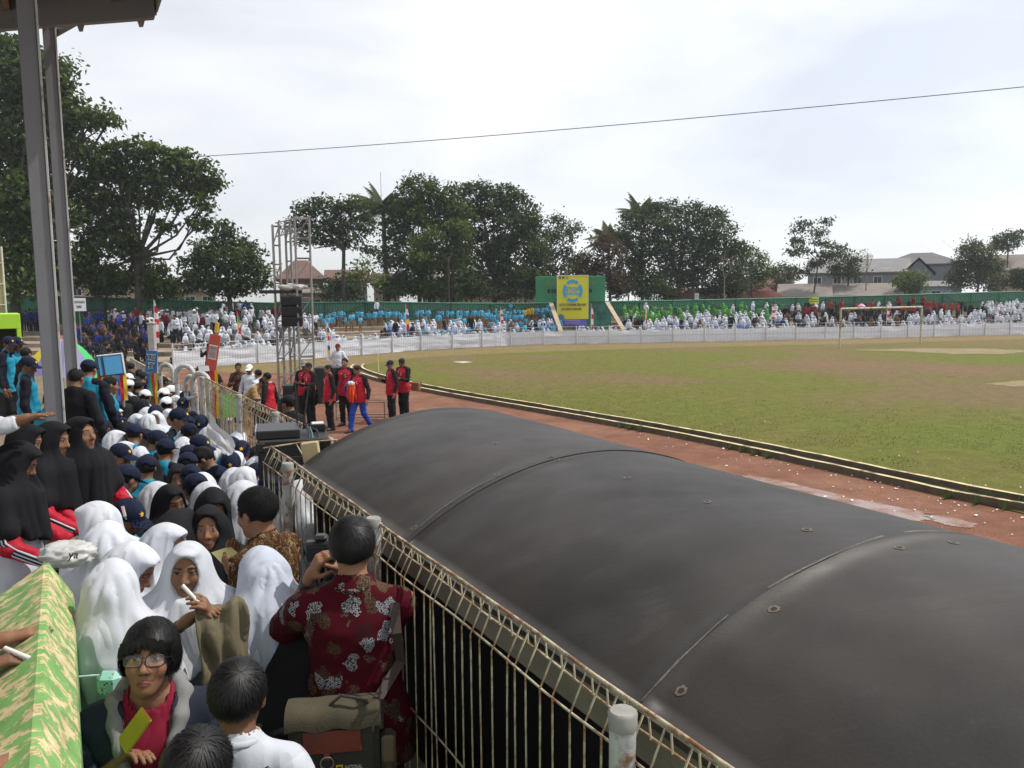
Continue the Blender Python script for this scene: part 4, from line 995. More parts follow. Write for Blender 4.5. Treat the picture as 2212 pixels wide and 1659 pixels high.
    def shoes(s, sd, step=.012):
        k = s.k; hp, kn, an, to = s.legpts(sd); lo = [min(an[i], to[i])-.09 for i in range(3)]; hi = [max(an[i], to[i])+.09 for i in range(3)]; lo[2] = -.03
        F = Field(lo, hi, step); b = an+(an-to)*.25; b.z = to.z
        F.cone(b, to, .044*k, .042*k, .02); F.cone(an, b, .044*k, .045*k, .03); F.cone(to, to+(to-b)*.25, .042*k, .030*k, .02)
        F.d = np.maximum(F.d, (min(to.z, .03*k)-.028*k)-F.g[2][None, None, :])
        return F.mesh('shoe')
    def hijab(s, step=.011, length=.36, seed=1, amp=.012, wide=1.0, point=.07):
        k = s.k; c = s.hc; lo = [-.34*k, min(c.y, s.chest.y)-.30*k, s.neck.z-(length+.16)*k]; hi = [.34*k, max(c.y, s.chest.y)+.30*k, c.z+.18*k]
        lo[0] += min(0, c.x); hi[0] += max(0, c.x)
        F = Field(lo, hi, step)
        X, Y, Z = F.g[0][:, None, None], F.g[1][None, :, None], F.g[2][None, None, :]
        hx, hy, hz = s.to_head(X, Y, Z)
        d = sd_ell(hx, hy+.008, hz-.012, (.087,.112,.113))*k
        F.d = np.minimum(F.d, d)
        F.d = np.minimum(F.d, sd_ell(hx, hy+.058, hz+.03, (.076,.068,.085))*k + 0) if True else F.d
        p = s.H(0, .055, .082); F.ell(p, (.052*k,.052*k,.020*k), .03, Rm=s.hr)
        F.cone(s.H(0, -.022, -.05), s.neck+Vector((0,0,-.02*k)), .080*k, .092*k, .06)
        for sd in (-1, 1): F.cone(s.H(sd*.028, -.025, -.02), s.sh[sd]-Vector((sd*.03*k,0,.03*k)), .060*k, .078*k*wide, .055)
        F.cone(s.H(0, -.04, 0), s.chest+Vector((0,-.045*k,.02*k)), .070*k, .112*k, .06)
        F.cone(s.H(0, .03, -.095), s.neck+Vector((0,.05*k,-.06*k)), .062*k, .10*k, .05)
        for sd in (-1, 1):
            S = s.sh[sd]; F.cone(s.neck+Vector((0,-.0,-.05*k)), S+Vector((sd*.012*k,.0,.0)), .085*k, .066*k*wide, .06)
            S2, e2, w2, _ = s.arms[sd]; q = S2+(e2-S2)*min(1, length*1.6); F.cone(S+Vector((sd*.012*k,0,0)), q+Vector((sd*.005,0,0)), .064*k*wide, .074*k*wide, .05)
        F.cone(s.chest+Vector((0,.02*k,.06*k)), s.chest+Vector((0,.045*k,-length*.55*k)), .15*k, .16*k, .08)
        th = np.arctan2(X-c.x*.3, Y-s.neck.y); lowz = np.clip((c.z-.03*k-Z)/(.30*k), 0, 1)
        a = seed*2.1
        rg = lambda q: 1-2*np.abs(np.sin(q))**.6
        tw = th+.25*np.sin(3*th+a)+.5*np.sin(a+5*Z)*.4
        F.d += amp*lowz*(.9*rg(3.2*tw+a+1.2*Z)+.5*rg(6.3*tw-a*1.7-2*Z)) + amp*.6*np.clip((Z-c.z+.12*k)*7, 0, 1)*rg(3.5*th+5*Z+a)*np.clip(-(Y-c.y)*12+.15, 0, 1)*np.clip((c.z+.10*k-Z)*14, 0, 1)
        # soft creases round the face
        F.d += .003*np.sin(38*hz+30*np.abs(hx)+a)*np.clip(1-lowz*1.2, 0, 1)
        # face opening
        aX = np.abs(hx)
        op = sd_ell(hx, hy-.128, hz+.018, (.070,.104,.104))*k
        F.d = np.where(True, np.maximum(F.d, -op), 0)
        # hem: longer in front and back
        hem = s.neck.z-(length-.08)*k-point*np.cos(2*th)*k*.5
        F.d = np.maximum(F.d, hem-Z+.012*np.sin(9*th+a))
        # hollow the inside below the shoulders is not needed: it rests on the clothes
        return F.mesh('headscarf')
    def cap(s, step=.008):
        k = s.k; c = s.H(0, .03, .06); F = Field([c[i]-.2*k for i in range(3)], [c[i]+.2*k for i in range(3)], step)
        X, Y, Z = F.g[0][:, None, None], F.g[1][None, :, None], F.g[2][None, None, :]; hx, hy, hz = s.to_head(X, Y, Z)
        d = sd_ell(hx, hy+.014, hz-.034, (.091,.112,.094)); d = np.maximum(d, .022+.10*(hy+.02)*.25-hz)
        seam = .0012*np.cos(6*np.arctan2(hx, hy)); d = d+seam
        d = np.maximum(d, -sd_ell(hx, hy+.125, hz-.020, (.035,.05,.026)))       # strap opening at the back
        zb = hz+2.6*hx*hx+.10*(hy-.09)
        br = np.maximum(sd_ell(hx, hy-.105, np.zeros_like(hz)+(zb-.038)*6.0, (.083,.083,.083))*.5, np.abs(zb-.038)-.0045)
        br = np.maximum(br, .06-hy)
        h = np.clip(.5+.5*(d-br)/.006, 0, 1); d = d*(1-h)+br*h-.006*h*(1-h)
        F.d = (d*k).astype(np.float32)
        return F.mesh('cap')
    def emblem(s):
        """small gold badge sewn on the front of the cap"""
        vs = []; fs = []
        base = [(-.020,-.014),(.020,-.014),(.012,-.004),(.026,.012),(.010,.008),(.006,.022),(0,.013),(-.006,.022),(-.010,.008),(-.026,.012),(-.012,-.004)]
        pts = [(0,.0)]+base
        for x, z in pts:
            x *= .78; z *= .78; zz = .080+z; r = 1-((zz-.034)/.094)**2-(x/.091)**2; y = -.014+.112*math.sqrt(max(.02, r))+.003; vs.append(s.H(x, y, zz))
        n = len(base); fs = [(0, 1+(i+1) % n, 1+i) for i in range(n)]
        mb = MB(); mb.add(vs, fs); return mb.mesh('badge')
    def hair(s, step=.008, style='short', seed=3):
        k = s.k; c = s.hc; F = Field([c[i]-.2*k for i in range(3)], [c[i]+.2*k for i in range(3)], step)
        X, Y, Z = F.g[0][:, None, None], F.g[1][None, :, None], F.g[2][None, None, :]; hx, hy, hz = s.to_head(X, Y, Z)
        o = {'short': .004, 'long': .011, 'crop': .003}[style]
        d = sd_ell(hx, hy+.016, hz-.028, (.076+o,.097+o,.090+o))
        n = np.sin(60*hx+20*hz+seed)*np.sin(50*hy+30*hx)+np.sin(90*hx-40*hy+seed)
        d = d+.0022*n*(2.0 if style == 'long' else 1)
        lowc = (-.062 if style != 'long' else -.050)+.006*np.sin(85*hx+3*seed)+.005*np.sin(140*hy+seed)
        d = np.maximum(d, lowc-hz+.5*np.clip(hy, -.2, .0)*0)
        if style == 'long':
            fr = sd_ell(hx-.012, hy-.13, hz+.048+.007*np.sin(90*hx+seed)+.004*np.sin(210*hx)+.25*hx, (.076,.115,.098)); d = np.maximum(d, -fr)
        else:
            fr = sd_ell(hx, hy-.13, hz+.022+.003*np.sin(120*hx+seed), (.082,.108,.098)); d = np.maximum(d, -fr)
            sdb = np.maximum(np.maximum(.012-hy, hz+.0), -1); d = np.maximum(d, -np.maximum(-(hy+.012), hz+.012))   # in front of and below the ears
        F.d = (d*k).astype(np.float32)
        return F.mesh('hair')
    def strands(s, n=2600, ln=.06, seed=3, long=False, wid=.0011):
        """many thin tapering locks lying over the hair"""
        r_ = np.random.RandomState(seed); vs = []; fs = []
        whorl = np.array((r_.uniform(-.03, .03), r_.uniform(-.08, -.045), .10))
        for i in range(n):
            th = r_.uniform(0, 2*math.pi); ph = math.acos(r_.uniform(-.25 if not long else -.5, 1))
            dirn = np.array((math.sin(ph)*math.sin(th), math.sin(ph)*math.cos(th), math.cos(ph)))
            o = .005 if not long else .012
            rad = np.array((.076+o, .097+o, .090+o)); cen = np.array((0, -.016, .028)); p = cen+dirn*rad
            if not long:
                if p[1] > .035 and p[2] < .068: continue
                if p[1] > -.012 and p[2] < -.01: continue
            else:
                if p[1] > .03 and p[2] < .045: continue
            out = dirn/np.linalg.norm(dirn)
            flow = p-whorl; flow -= out*flow.dot(out); nf = np.linalg.norm(flow)
            if nf < 1e-4: continue
            flow = flow/nf+r_.normal(0, .38 if not long else .13, 3)+(np.array((0,.35,0)) if not long else 0); flow[2] -= .35 if long else .12; side = np.cross(out, flow); side /= np.linalg.norm(side)+1e-6
            L_ = ln*r_.uniform(.6, 1.3); b0 = len(vs); w = wid*r_.uniform(.7, 1.6)
            q = p.copy(); lift = r_.uniform(0, .20 if not long else .07); sp = r_.normal(0, .12, 3)
            for j in range(4):
                f = j/3; nn = (q-cen)/rad**2; nn /= np.linalg.norm(nn); fl = flow+sp*f; fl = fl-nn*fl.dot(nn); fl /= np.linalg.norm(fl)+1e-6
                side = np.cross(nn, fl); ww = w*(1-f*.75); qo = q+nn*(.0025+lift*f*L_)
                for sg in (-1, 1): vs.append(s.H(*(qo+side*ww*sg)))
                q = q+fl*L_/3
                if q[1] > .05 and q[2] < .05: q[2] = .05
                if long and q[2] < .03: q[2] = max(-.056+.02*r_.rand(), q[2]-L_*.1)
                else:
                    qq = (q-cen)/rad; m_ = np.linalg.norm(qq); q = cen+qq/m_*rad
            for j in range(3): o_ = b0+2*j; fs.append((o_, o_+1, o_+3, o_+2))
        if long:                                   # ragged fringe and temples
            for i in range(260):
                x = r_.uniform(-.082, .082); y0 = .100-4.5*x*x+.004; z0 = .062-.25*abs(x)+r_.uniform(-.004, .012); L_ = r_.uniform(.012, .040)*(1+8*abs(x)); b0 = len(vs); w = r_.uniform(.0012, .003); dx_ = r_.normal(0, .25)+.35*x/.08
                for j in range(4):
                    f = j/3; q = np.array((x+dx_*L_*f*.4, y0+.004-.010*f*f-(2.0*abs(x))*L_*f, z0-L_*f)); ww = w*(1-f*.85)
                    for sg in (-1, 1): vs.append(s.H(*(q+np.array((ww*sg, 0, 0)))))
                for j in range(3): o_ = b0+2*j; fs.append((o_, o_+1, o_+3, o_+2))
        mb = MB(); mb.add(vs, fs, 0, True); return mb.mesh('hair_strands')
def root_at(f, px, py, face, floor, tp=None):
    """the transform put() will give this figure"""
    q = onz(px, py, floor+(tp or f.hc.z+.122*f.k)); return Matrix.Translation((q.x, q.y, floor)) @ Matrix.Rotation(R(face), 4, 'Z')
def arm_to(f, M, side, px, py, d, bias=(0, 0, -1), pose='relax'):
    """bend the arm so that the wrist shows at the photo pixel at distance d"""
    T = M.inverted() @ atd(px, py, d); S = f.sh[side]; k = f.k; l1, l2 = .285*k, .255*k; D = T-S; L_ = min(D.length, l1+l2-.004); D = D.normalized(); T = S+D*L_
    a = (l1*l1-l2*l2+L_*L_)/(2*L_); hgt = math.sqrt(max(1e-6, l1*l1-a*a)); b = Vector(bias); b = (b-D*b.dot(D)).normalized(); f.arms[side] = (S, S+D*a+b*hgt, T, pose)
LIB = {}
def part(lib, name, me, m, parent_part=None):
    if me is None: return
    if m is not None and len(me.materials) == 0: me.materials.append(m)
    lib.append((name, me, parent_part))
PLACED = []
def place(lib, loc, rz, label, group=None, name='person', extra_scale=1.0):
    root = empty(name, loc, rz, label, 'person', group)
    done = []; PLACED.append((loc[0], loc[1]))
    for nm, me, pp in lib:
        o = link(nm, me); o.parent = root if pp is None else done[pp]; done.append(o)
    root.scale = (extra_scale,)*3
    return root
# ================================================================== PEOPLE
def top_of(lib): return max(max(v.co.z for v in me.vertices) for _, me, _ in lib)
def dress(f, lib, torso, sleeve, slen=1.9, legs=None, skirt=None, raglan=False, hem=None, step=.013, seed=1, amp=.004, off=.014, collar=True, shoes=None):
    part(lib, 'shirt', f.shirt(step, hem, which='torso', seed=seed, amp=amp, off=off, collar=collar), torso)
    for sd in (-1, 1): part(lib, 'sleeve', f.shirt(step, which='sleeve', side=sd, sleeve=slen, seed=seed+sd, amp=amp, off=off, raglan=raglan), sleeve)
    if skirt: part(lib, 'skirt', f.skirt(), skirt)
    else: part(lib, 'trousers', f.trousers(), legs or DT)
    if shoes:
        for sd in (-1, 1): part(lib, 'shoe', f.shoes(sd), shoes)
def girl(hcol, head=(0, .2, 0), h=1.51, seed=1, arms=None, torso=None, sleeve=None, length=.36, step=.0135, hstep=.008, hj=.011, jersey=False, lean=0.0, **kw):
    f = Fig(h, lean, head, larm=(arms or {}).get(-1), rarm=(arms or {}).get(1), girl=True); lib = []
    part(lib, 'body', f.body(step, hstep, kw.get('handstep')), m_skin)
    dress(f, lib, torso or WS, sleeve or WS, kw.get('slen', 1.85), skirt=GREY if not jersey else None, legs=DT, step=step, seed=seed, hem=f.hip.z-.16*f.k)
    if jersey: stripes(f, lib)
    part(lib, 'headscarf', f.hijab(hj, length, seed,   .008 if hcol is BK else .018), hcol)
    return lib, f
def stripes(f, lib):
    """three sport stripes down the outside of each sleeve"""
    for sd in (-1, 1):
        S, e, w, _ = f.arms[sd]; mbs = MB()
        for q, (o, mi) in enumerate(((-.018, 0), (-.009, 1), (0, 0), (.009, 1), (.018, 0))):
            pts = []; dU = (e-S).normalized(); dL = (w-e).normalized()
            for j in range(9):
                t_ = j/8*1.85; p = S.lerp(e, t_) if t_ <= 1 else e.lerp(w, t_-1); d = dU if t_ <= 1 else dL
                outw = Vector((sd, -.35, .25)); outw = (outw-d*outw.dot(d)).normalized(); cr = d.cross(outw)
                r_ = (.052+(.041-.052)*min(1, t_) if t_ <= 1 else .041+(.029-.041)*(t_-1))*f.k+.017
                pts.append(p+(outw*math.cos(o/r_)+cr*math.sin(o/r_))*r_)
            mbs.tube(pts, .0062, 5, mi, cap=False)
        me = mbs.mesh('stripe'); me.materials.append(W_); me.materials.append(BK); lib.append(('stripe', me, None))
def boy(torso, sleeve, head=(0, .2, 0), h=1.6, hat=None, hair='crop', seed=1, raglan=True, arms=None, badge=True, step=.0135, hstep=.008, slen=1.9, legs=None, legpose='stand', shoes=None, lean=0.0, build=1.0, handstep=None, collarm=None, hairstep=.009, strands=0):
    f = Fig(h, lean, head, larm=(arms or {}).get(-1), rarm=(arms or {}).get(1), legs=legpose, build=build); lib = []
    part(lib, 'body', f.body(step, hstep, handstep), m_skin)
    dress(f, lib, torso, sleeve, slen, legs=legs, raglan=raglan, step=step, seed=seed, shoes=shoes)
    if hat is not None:
        part(lib, 'cap', f.cap(.0085), hat); ci = len(lib)-1
        if badge: part(lib, 'badge', f.emblem(), m_yel, ci)
        part(lib, 'hair', f.hair(.011, 'crop'), m_hair)
    elif hair:
        part(lib, 'hair', f.hair(hairstep, hair, seed), m_hair)
        if strands: part(lib, 'hair_strands', f.strands(strands, .05, seed, hair == 'long'), m_hair)
    if collarm:
        mb = MB(); ax = (f.neck_top-f.neck)
        for sd in (-1, 1):
            pass
        pts = [f.neck+ax*.05+Vector((.070*f.k*math.sin(a), .074*f.k*math.cos(a)+.004, .012-.018*math.cos(a))) for a in [R(20+320*j/16) for j in range(17)]]
        mb.tube(pts, .013*f.k, 6); me = mb.mesh('collar'); me.materials.append(collarm); lib.append(('collar', me, None))
    return lib, f
def put(lib, px, py, face, label, group=None, floor=None, h=None, sc_=1.0):
    """stand the figure where its head top shows at the photo pixel, feet on the floor there"""
    tp = top_of(lib)*sc_; z = (floor if floor is not None else .85)+tp; p = onz(px, py, z)
    for _ in range(12):
        fz = floor if floor is not None else ufloor(toUV(p)[0]); z = fz+tp; p = onz(px, py, z)
    p.z = fz; return place(lib, p, R(face), label, group, extra_scale=sc_)
def Z2(x, y): return x*.337, 711.6+y*.337
# ---- shared figures for the crowd
WHs = [girl(W_, (a, b, c), 1.53, sd)[0] for sd, (a, b, c) in enumerate(((0,.2,0),(.55,.20,.05),(-.5,.12,-.04),(.05,.45,0),(-.15,-.05,.06),(.9,.1,0)))]
BHs = [girl(BK, (a, b, c), 1.53, sd+7)[0] for sd, (a, b, c) in enumerate(((0,-.06,0),(-.45,.15,.05),(.4,.05,0),(.0,.35,0)))]
reach = {1: ((.085,.06,-.265),(-.04,.20,-.13),(.5,(0,0,-1))), -1: ((-.085,.07,-.265),(.05,.21,-.11),(.5,(0,0,-1)))}
BJs = [girl(BK, (a, b, c), 1.55, sd+3, arms=reach, torso=W_, sleeve=RD, jersey=True, length=.40, slen=1.9)[0] for sd, (a, b, c) in enumerate(((.15,-.12,0),(-.1,.15,0),(0,.5,.05)))]
NCs = [boy(TQ, NS, (a, b, 0), 1.60, NV, seed=sd)[0] for sd, (a, b) in enumerate(((0,.2),(.6,.35),(-.6,.3),(0,.5)))]
WCs = [boy(WS, WS, (a, .1, 0), 1.58, WHC, seed=sd, badge=False, raglan=False, collarm=GRN)[0] for sd, a in enumerate((0, -.5))]
BB0 = boy(TQ, NS, (0,.15,0), 1.60, None, 'short', 2)[0]; BB1 = boy(TQ, NS, (.1,.6,0), 1.60, None, 'short', 5)[0]
G_W = 'girls in white headscarves packed between the stand and the fence'; G_B = 'girls in black headscarves in the near crowd'; G_N = 'students in navy caps and turquoise shirts in the near crowd'; G_C = 'students in white caps by the gate'
L_W = 'girl in white headscarf packed in the middle of the crowd by the fence'; L_N = 'student in navy cap packed in the middle of the crowd by the fence'; L_B = 'girl in black headscarf packed at the back of the near crowd'
crowd = [
 # back rows by the gate
 (WCs[0],925,385,5,'student in white cap with green collar, leftmost of the white caps, seen from behind',G_C),(WCs[0],1045,375,0,'student in white cap seen from behind, behind two other white caps by the gate',G_C),
 (WCs[1],1088,357,-60,'student in white cap turned right beside the white gate pipes',G_C),(WCs[0],1062,432,-5,'student in white cap seen from behind, nearest of the white caps',G_C),
 (WHs[4],985,392,20,'girl in white headscarf between two students in white caps',G_W),
 (NCs[2],1178,392,-70,'student in dark cap just left of the white gate upright',G_N),(NCs[0],1175,432,-165,'student in navy cap with gold badge facing forward before the gate upright',G_N),
 (BHs[0],1290,462,30,'girl in black headscarf right against the cream fence end',G_B),(NCs[3],1290,542,-170,'student in navy cap looking down beside the hanging plastic sheet',G_N),
 (NCs[0],1205,557,40,L_N,G_N),(NCs[1],1218,602,10,L_N,G_N),(BHs[0],800,415,0,L_B,G_B),(BHs[2],850,425,-30,L_B,G_B),(BHs[0],760,440,20,L_B,G_B),(BHs[3],905,445,0,L_B,G_B),
 (BHs[2],795,472,-40,'tall girl in black headscarf standing above the pink headband',G_B),(WHs[1],718,497,-120,'girl in white headscarf facing right, next to the tall black headscarf',G_W),
 (NCs[2],555,540,-60,'student in navy cap at left, behind the girl in black headscarf and red sleeve',G_N),(NCs[0],655,566,-170,'student in navy cap with gold badge facing the camera, left of the crowd',G_N),
 (WHs[1],872,537,-150,'girl in white headscarf with shadowed face, next to the big smooth white headscarf',G_W),(WHs[0],940,542,0,'girl in smooth white headscarf seen from behind, left of the boy in navy cap',G_W),
 (NCs[3],1000,478,-170,'student in navy cap with gold badge just behind two white headscarves',G_N),(WHs[4],1000,520,-160,'girl in white headscarf facing the camera behind the tall boy in navy cap',G_W),(WHs[2],1072,507,-110,'girl in white headscarf partly hidden by the tall boy in navy cap',G_W),
 (NCs[0],1128,502,-100,'tall boy in navy cap with gold badge facing right in the middle of the crowd',G_N,None,1.07),
 (BHs[3],790,592,-20,'girl with dark head covering beside a navy cap in the crowd',G_B),(NCs[0],848,606,0,'student in navy cap seen from behind, turquoise back, left of the crowd',G_N),
 (WHs[2],722,646,-40,'girl in large white headscarf at left, seen from behind the boy in navy cap',G_W),(NCs[2],745,728,-70,'boy in navy cap with badge in profile before the large white headscarf',G_N),
 (NCs[2],978,646,-30,'student in navy cap turned right with turquoise collar, left of centre',G_N),(NCs[0],1048,702,-5,'student in navy cap seen from behind in the middle of the crowd',G_N),
 (WHs[0],1185,632,-10,L_W,G_W),(WHs[3],1168,692,10,L_W,G_W),(WHs[2],1325,622,-80,'girl in white headscarf in profile to the right before the plastic sheet',G_W),
 (NCs[2],1255,672,-75,'student in navy cap in profile to the right, before a white headscarf',G_N),(NCs[3],1172,742,-60,L_N,G_N),(NCs[1],1192,792,-20,'student in navy cap behind two girls in black headscarves',G_N),
 (BB1,1345,747,100,'bare-headed boy in turquoise shirt looking down to the left',None),(NCs[3],1480,777,-165,'student in navy cap with gold badge looking down beside the loudspeaker',G_N),
 (NCs[0],1542,707,-160,'student in navy cap with gold badge near the plastic sheet and loudspeaker',G_N),(WHs[0],1515,652,-10,'girl in white headscarf farthest back beside the cream fence',G_W),(WHs[3],1482,690,-20,L_W,G_W),(NCs[2],1448,684,-60,L_N,G_N),
 (WHs[0],1500,782,0,L_W,G_W),(WHs[0],1630,817,5,'girl in white headscarf pressed against the black loudspeaker',G_W),(BHs[0],1640,747,0,'dark-headed girl behind the loudspeaker edge',G_B),
 (WHs[0],1548,882,-10,'girl in white headscarf before the loudspeaker, seen from behind',G_W),(WHs[3],1292,907,-160,'girl in white headscarf bowing between two black headscarves',G_W),(WHs[3],1312,967,-140,'girl in white headscarf behind the lowered black headscarf',G_W),
 (WHs[0],1532,972,-15,'girl in white headscarf seen from behind, left of the man in gold batik',G_W),
 (BHs[0],945,797,-160,'smiling girl in black headscarf facing the camera in the middle of the crowd',G_B),(BHs[1],1145,857,-140,'girl in black headscarf looking down, behind the other black headscarves',G_B),
 (BHs[1],1075,987,-100,'girl in black headscarf in profile to the right, before the smiling girl',G_B),(BHs[3],1355,1002,-150,'girl in black headscarf with lowered head between white headscarves',G_B),
 (BHs[0],1330,1122,-165,'girl in black headscarf facing the camera beside the man in gold batik',G_B),(BHs[0],1120,1152,-20,'girl in black headscarf with her back turned, behind the bluish white headscarf',G_B),
 (NCs[3],765,872,-30,'student in navy cap bowed before the smiling girl in black',G_N),
 (WHs[1],640,1102,60,'girl in white headscarf at left with a red sleeve beside her',G_W),(WHs[0],662,1237,10,'girl in white headscarf next to the white plastic bag',G_W),(WHs[2],1022,1242,-75,'girl in pale bluish headscarf bent to the right, left of the batik man',G_W),
]
for it in crowd:
    lib, zx, zy, fc, lab, grp = it[:6]; x, y = Z2(zx, zy)
    put(lib, x, y, fc, lab, grp, it[6] if len(it) > 6 else None, None, it[7] if len(it) > 7 else 1.0)
# filler heads between the back rows and the blue box
rr = random.Random(11)
DK = [boy(BK, BK, (a, .3, 0), 1.56, None, 'short', q, step=.018, hstep=.012, hairstep=.012)[0] for q, a in enumerate((0, .5))] + [girl(BK, (0, .3, 0), 1.5, 31, step=.018, hstep=.012, hj=.014)[0]]
nd = 0
for k in range(190):
    u = rr.uniform(14.5, 31); v = rr.uniform(.55, 1.35) - .02*max(0, u-16)*rr.random()
    if rr.random() < .5: v -= rr.uniform(0, 2.6)*min(1, (u-14)/6)
    p = UV(u, v, .45); q = p+Vector((0,0,1.5)); X = pxof(q)
    if X < 215 or X > 345 or nd >= 44: continue
    if min((p.x-a)**2+(p.y-b)**2 for a, b in PLACED) < .16: continue
    place(DK[rr.randrange(3)], p, R(rr.uniform(-60, 40)), 'dark-haired student packed in the walkway beyond the blue box', 'dark-haired students beyond the blue box'); nd += 1
for k, (zx, zy, hat) in enumerate(((820,282,1),(818,322,1),(860,300,0),(905,270,0),(960,300,0),(1000,325,0),(1035,300,0),(880,330,0))):
    x, y = Z2(zx, zy); put(WCs[0] if hat else DK[k % 3], x, y, rr.uniform(-40, 30), 'student in white cap beside the blue box, farthest white cap' if k == 0 else ('student in white cap beside the blue box, nearer of two' if hat else 'dark-haired student standing between the blue box and the sign'), None if hat else 'dark-haired students by the sign', .45)
# ---- girls leaning over the parapet from the stand, and boys behind them
put(BJs[0], 170, 899, -115, 'girl in black headscarf and red striped sleeve resting on the parapet, face to the camera', G_B, 1.1)
put(BJs[1], 103, 909, -85, 'girl in black headscarf with glasses looking down to the right at left edge', G_B, 1.1)
put(BJs[1], 46, 915, -80, 'girl in black headscarf with hidden face, second from the left edge', G_B, 1.1)
put(BJs[2], 14, 952, -75, 'girl in black headscarf and red jacket bending over the parapet at the left edge', G_B, 1.1)
x, y = Z2(45, 42); put(NCs[2], x, y, -85, 'tall boy in navy cap at the far left edge in front of the lime wall', G_N, 1.1, None, 1.06)
x, y = Z2(90, 45); put(NCs[0], x, y, -95, 'boy in navy cap with gold badge just right of the tall boy at left edge', G_N, 1.1, None, 1.05)
x, y = Z2(160, 172); put(NCs[2], x, y, -60, 'boy in navy cap and turquoise shirt left of the steel column', G_N, 1.1)
x, y = Z2(557, 192); backboy = put(NCs[0], x, y, 2, 'boy in navy cap seen from behind with round white mark on turquoise back', G_N, 1.1)
x, y = Z2(472, 250); put(DK[0], x, y, 0, 'boy in black seen from behind between the column and the turquoise back', None, 1.1)
x, y = Z2(690, 300); put(BB0, x, y, -60, 'bare-headed boy in turquoise and black looking right by the blue box', None, .8)
x, y = Z2(305, 400); put(BB1, x, y, 5, 'boy in turquoise shirt bent down behind the steel column', None, .8)
x, y = Z2(150, 115); put(DK[1], x, y, -40, 'dark-haired boy behind the boys in navy caps at left edge', None, 1.1)
# round white print on the turquoise back
M = backboy.matrix_basis
mb = MB(); vs = []; fs = []
for k in range(24):
    th = 2*math.pi*k/24
    for r_ in (.042, .050): vs.append((r_*1.25*math.cos(th), 0, r_*.8*math.sin(th)))
for k in range(24): a = 2*k; b_ = 2*((k+1) % 24); fs.append((a, a+1, b_+1, b_))
mb.add([Vector((x_, -.135, 1.24+z_)) for x_, _, z_ in vs], fs); mb.build('back_print', W_, backboy)
# ================================================================== FOREGROUND FIGURES
m_hairs = mat('hair_strand', (.010,.009,.009), .5, .4, 60, 0, spec=.28)
# ---- photographer in red batik, seen from behind
f = Fig(1.70, .05, (.12, .06, 0), larm=((-.105,.11,-.175),(.075,.135,.215),(.9,(1,.2,.1))), rarm=((.11,.13,-.20),(-.13,.13,.20),(.9,(-1,.2,.1))), build=1.1); lib = []
MP = root_at(f, 757, 1119, 6, .85); dh = (MP @ f.hc-CAM).dot(_f)
arm_to(f, MP, -1, 672, 1238, dh+.12, (-.45,-.25,-1), (.9,(1,.3,.2))); arm_to(f, MP, 1, 735, 1225, dh+.24, (.4,0,-1), (.9,(-1,.3,.2)))
part(lib, 'body', f.body(.012, .006, .006), m_skin)
dress(f, lib, BAT_RED, BAT_RED, .86, legs=DT, step=.010, seed=4, amp=.0045, off=.017, shoes=m_shoe)
mb = MB(); ax = f.neck_top-f.neck
pts = [f.neck+ax*.12+Vector((.074*f.k*math.sin(a), .076*f.k*math.cos(a), .004)) for a in [R(25+310*j/20) for j in range(21)]]
mb.tube(pts, .012, 8); me = mb.mesh('collar'); me.materials.append(batik('dotted_batik', (.03,.015,.013), (.45,.38,.30), (.4,.34,.27), (.45,.38,.30), 40.0)); lib.append(('collar', me, None))
part(lib, 'hair', f.hair(.006, 'short', 2), m_hair); part(lib, 'hair_strands', f.strands(9000, .045, 2, False, .0018), m_hairs)
S, e, w, _ = f.arms[-1]; d = (w-e).normalized(); q = w-d*.045
mb = MB(); mb.tube([q-d*.016, q-d*.012, q+d*.012, q+d*.016], [.030,.032,.032,.030], 16); me = mb.mesh('watch'); me.materials.append(m_blk2); lib.append(('watch', me, None))
photog = put(lib, 757, 1119, 6, 'man in red batik shirt seen from behind, photographing over the wire fence', None, .85)
FW = lambda root, p: root.matrix_basis @ Vector(p)
# his camera
cr = empty('photo_camera', atd(694, 1188, dh+.17), R(6), 'black photo camera held up to the face of the man in red batik', 'camera')
mb = MB(); mb.bbox((-.068,-.03,-.048),(.068,.028,.042), .010); mb.build('camera_body', m_blk2, cr)
mb = MB(); mb.bbox((-.028,-.028,.0425),(.028,.03,.068), .010); mb.build('viewfinder', m_blk2, cr)
mb = MB(); mb.tube([(0,.0285,-.005),(0,.05,-.005),(0,.10,-.005),(0,.115,-.005)], [.034,.036,.034,.037], 18); mb.build('lens', m_blk2, cr)
mb = MB(); mb.bbox((-.045,-.0325,-.035),(.03,-.0305,.022), .001); mb.build('screen', mat('camera_screen', (.03,.035,.05), .1, .1), cr)
mb = MB(); mb.tube([(-.07,-.0,.03),(-.075,-.03,-.02),(-.06,-.06,-.09),(-.02,-.09,-.16),(.05,-.05,-.2)], .006, 6); mb.build('neck_strap', m_blk2, cr)
# his shoulder bag
bp_ = atd(728, 1592, 3.02)
bag = empty('shoulder_bag', bp_, R(8), 'olive canvas camera bag with leather patch and printed name on the back of the photographer', 'bag')
m_canv = mat('olive_canvas', (.085,.072,.045), .95, .15, 12, .5, 300); m_canvd = mat('dark_canvas', (.045,.042,.032), .95, .15, 12, .5, 300); m_leath = mat('brown_leather', (.17,.035,.018), .45, .2, 10, .2, 60); m_ring = mat('steel_ring', (.5,.48,.42), .3, .1, metal=.9)
mb = MB(); mb.bbox((-.175,-.03,-.29),(.155,.10,.10), .025); mb.build('bag_body', m_canvd, bag)
mb = MB(); vs = []; fs = []
for i in range(17):
    x = -.182+.345*i/16
    for j, (y, z) in enumerate(((.10,.112),(.06,.122),(.0,.125),(-.032,.112),(-.044,.085),(-.046,.052))): vs.append((x, y+.004*math.sin(i*1.1+j), z+.005*math.sin(i*.9)*(j > 1)))
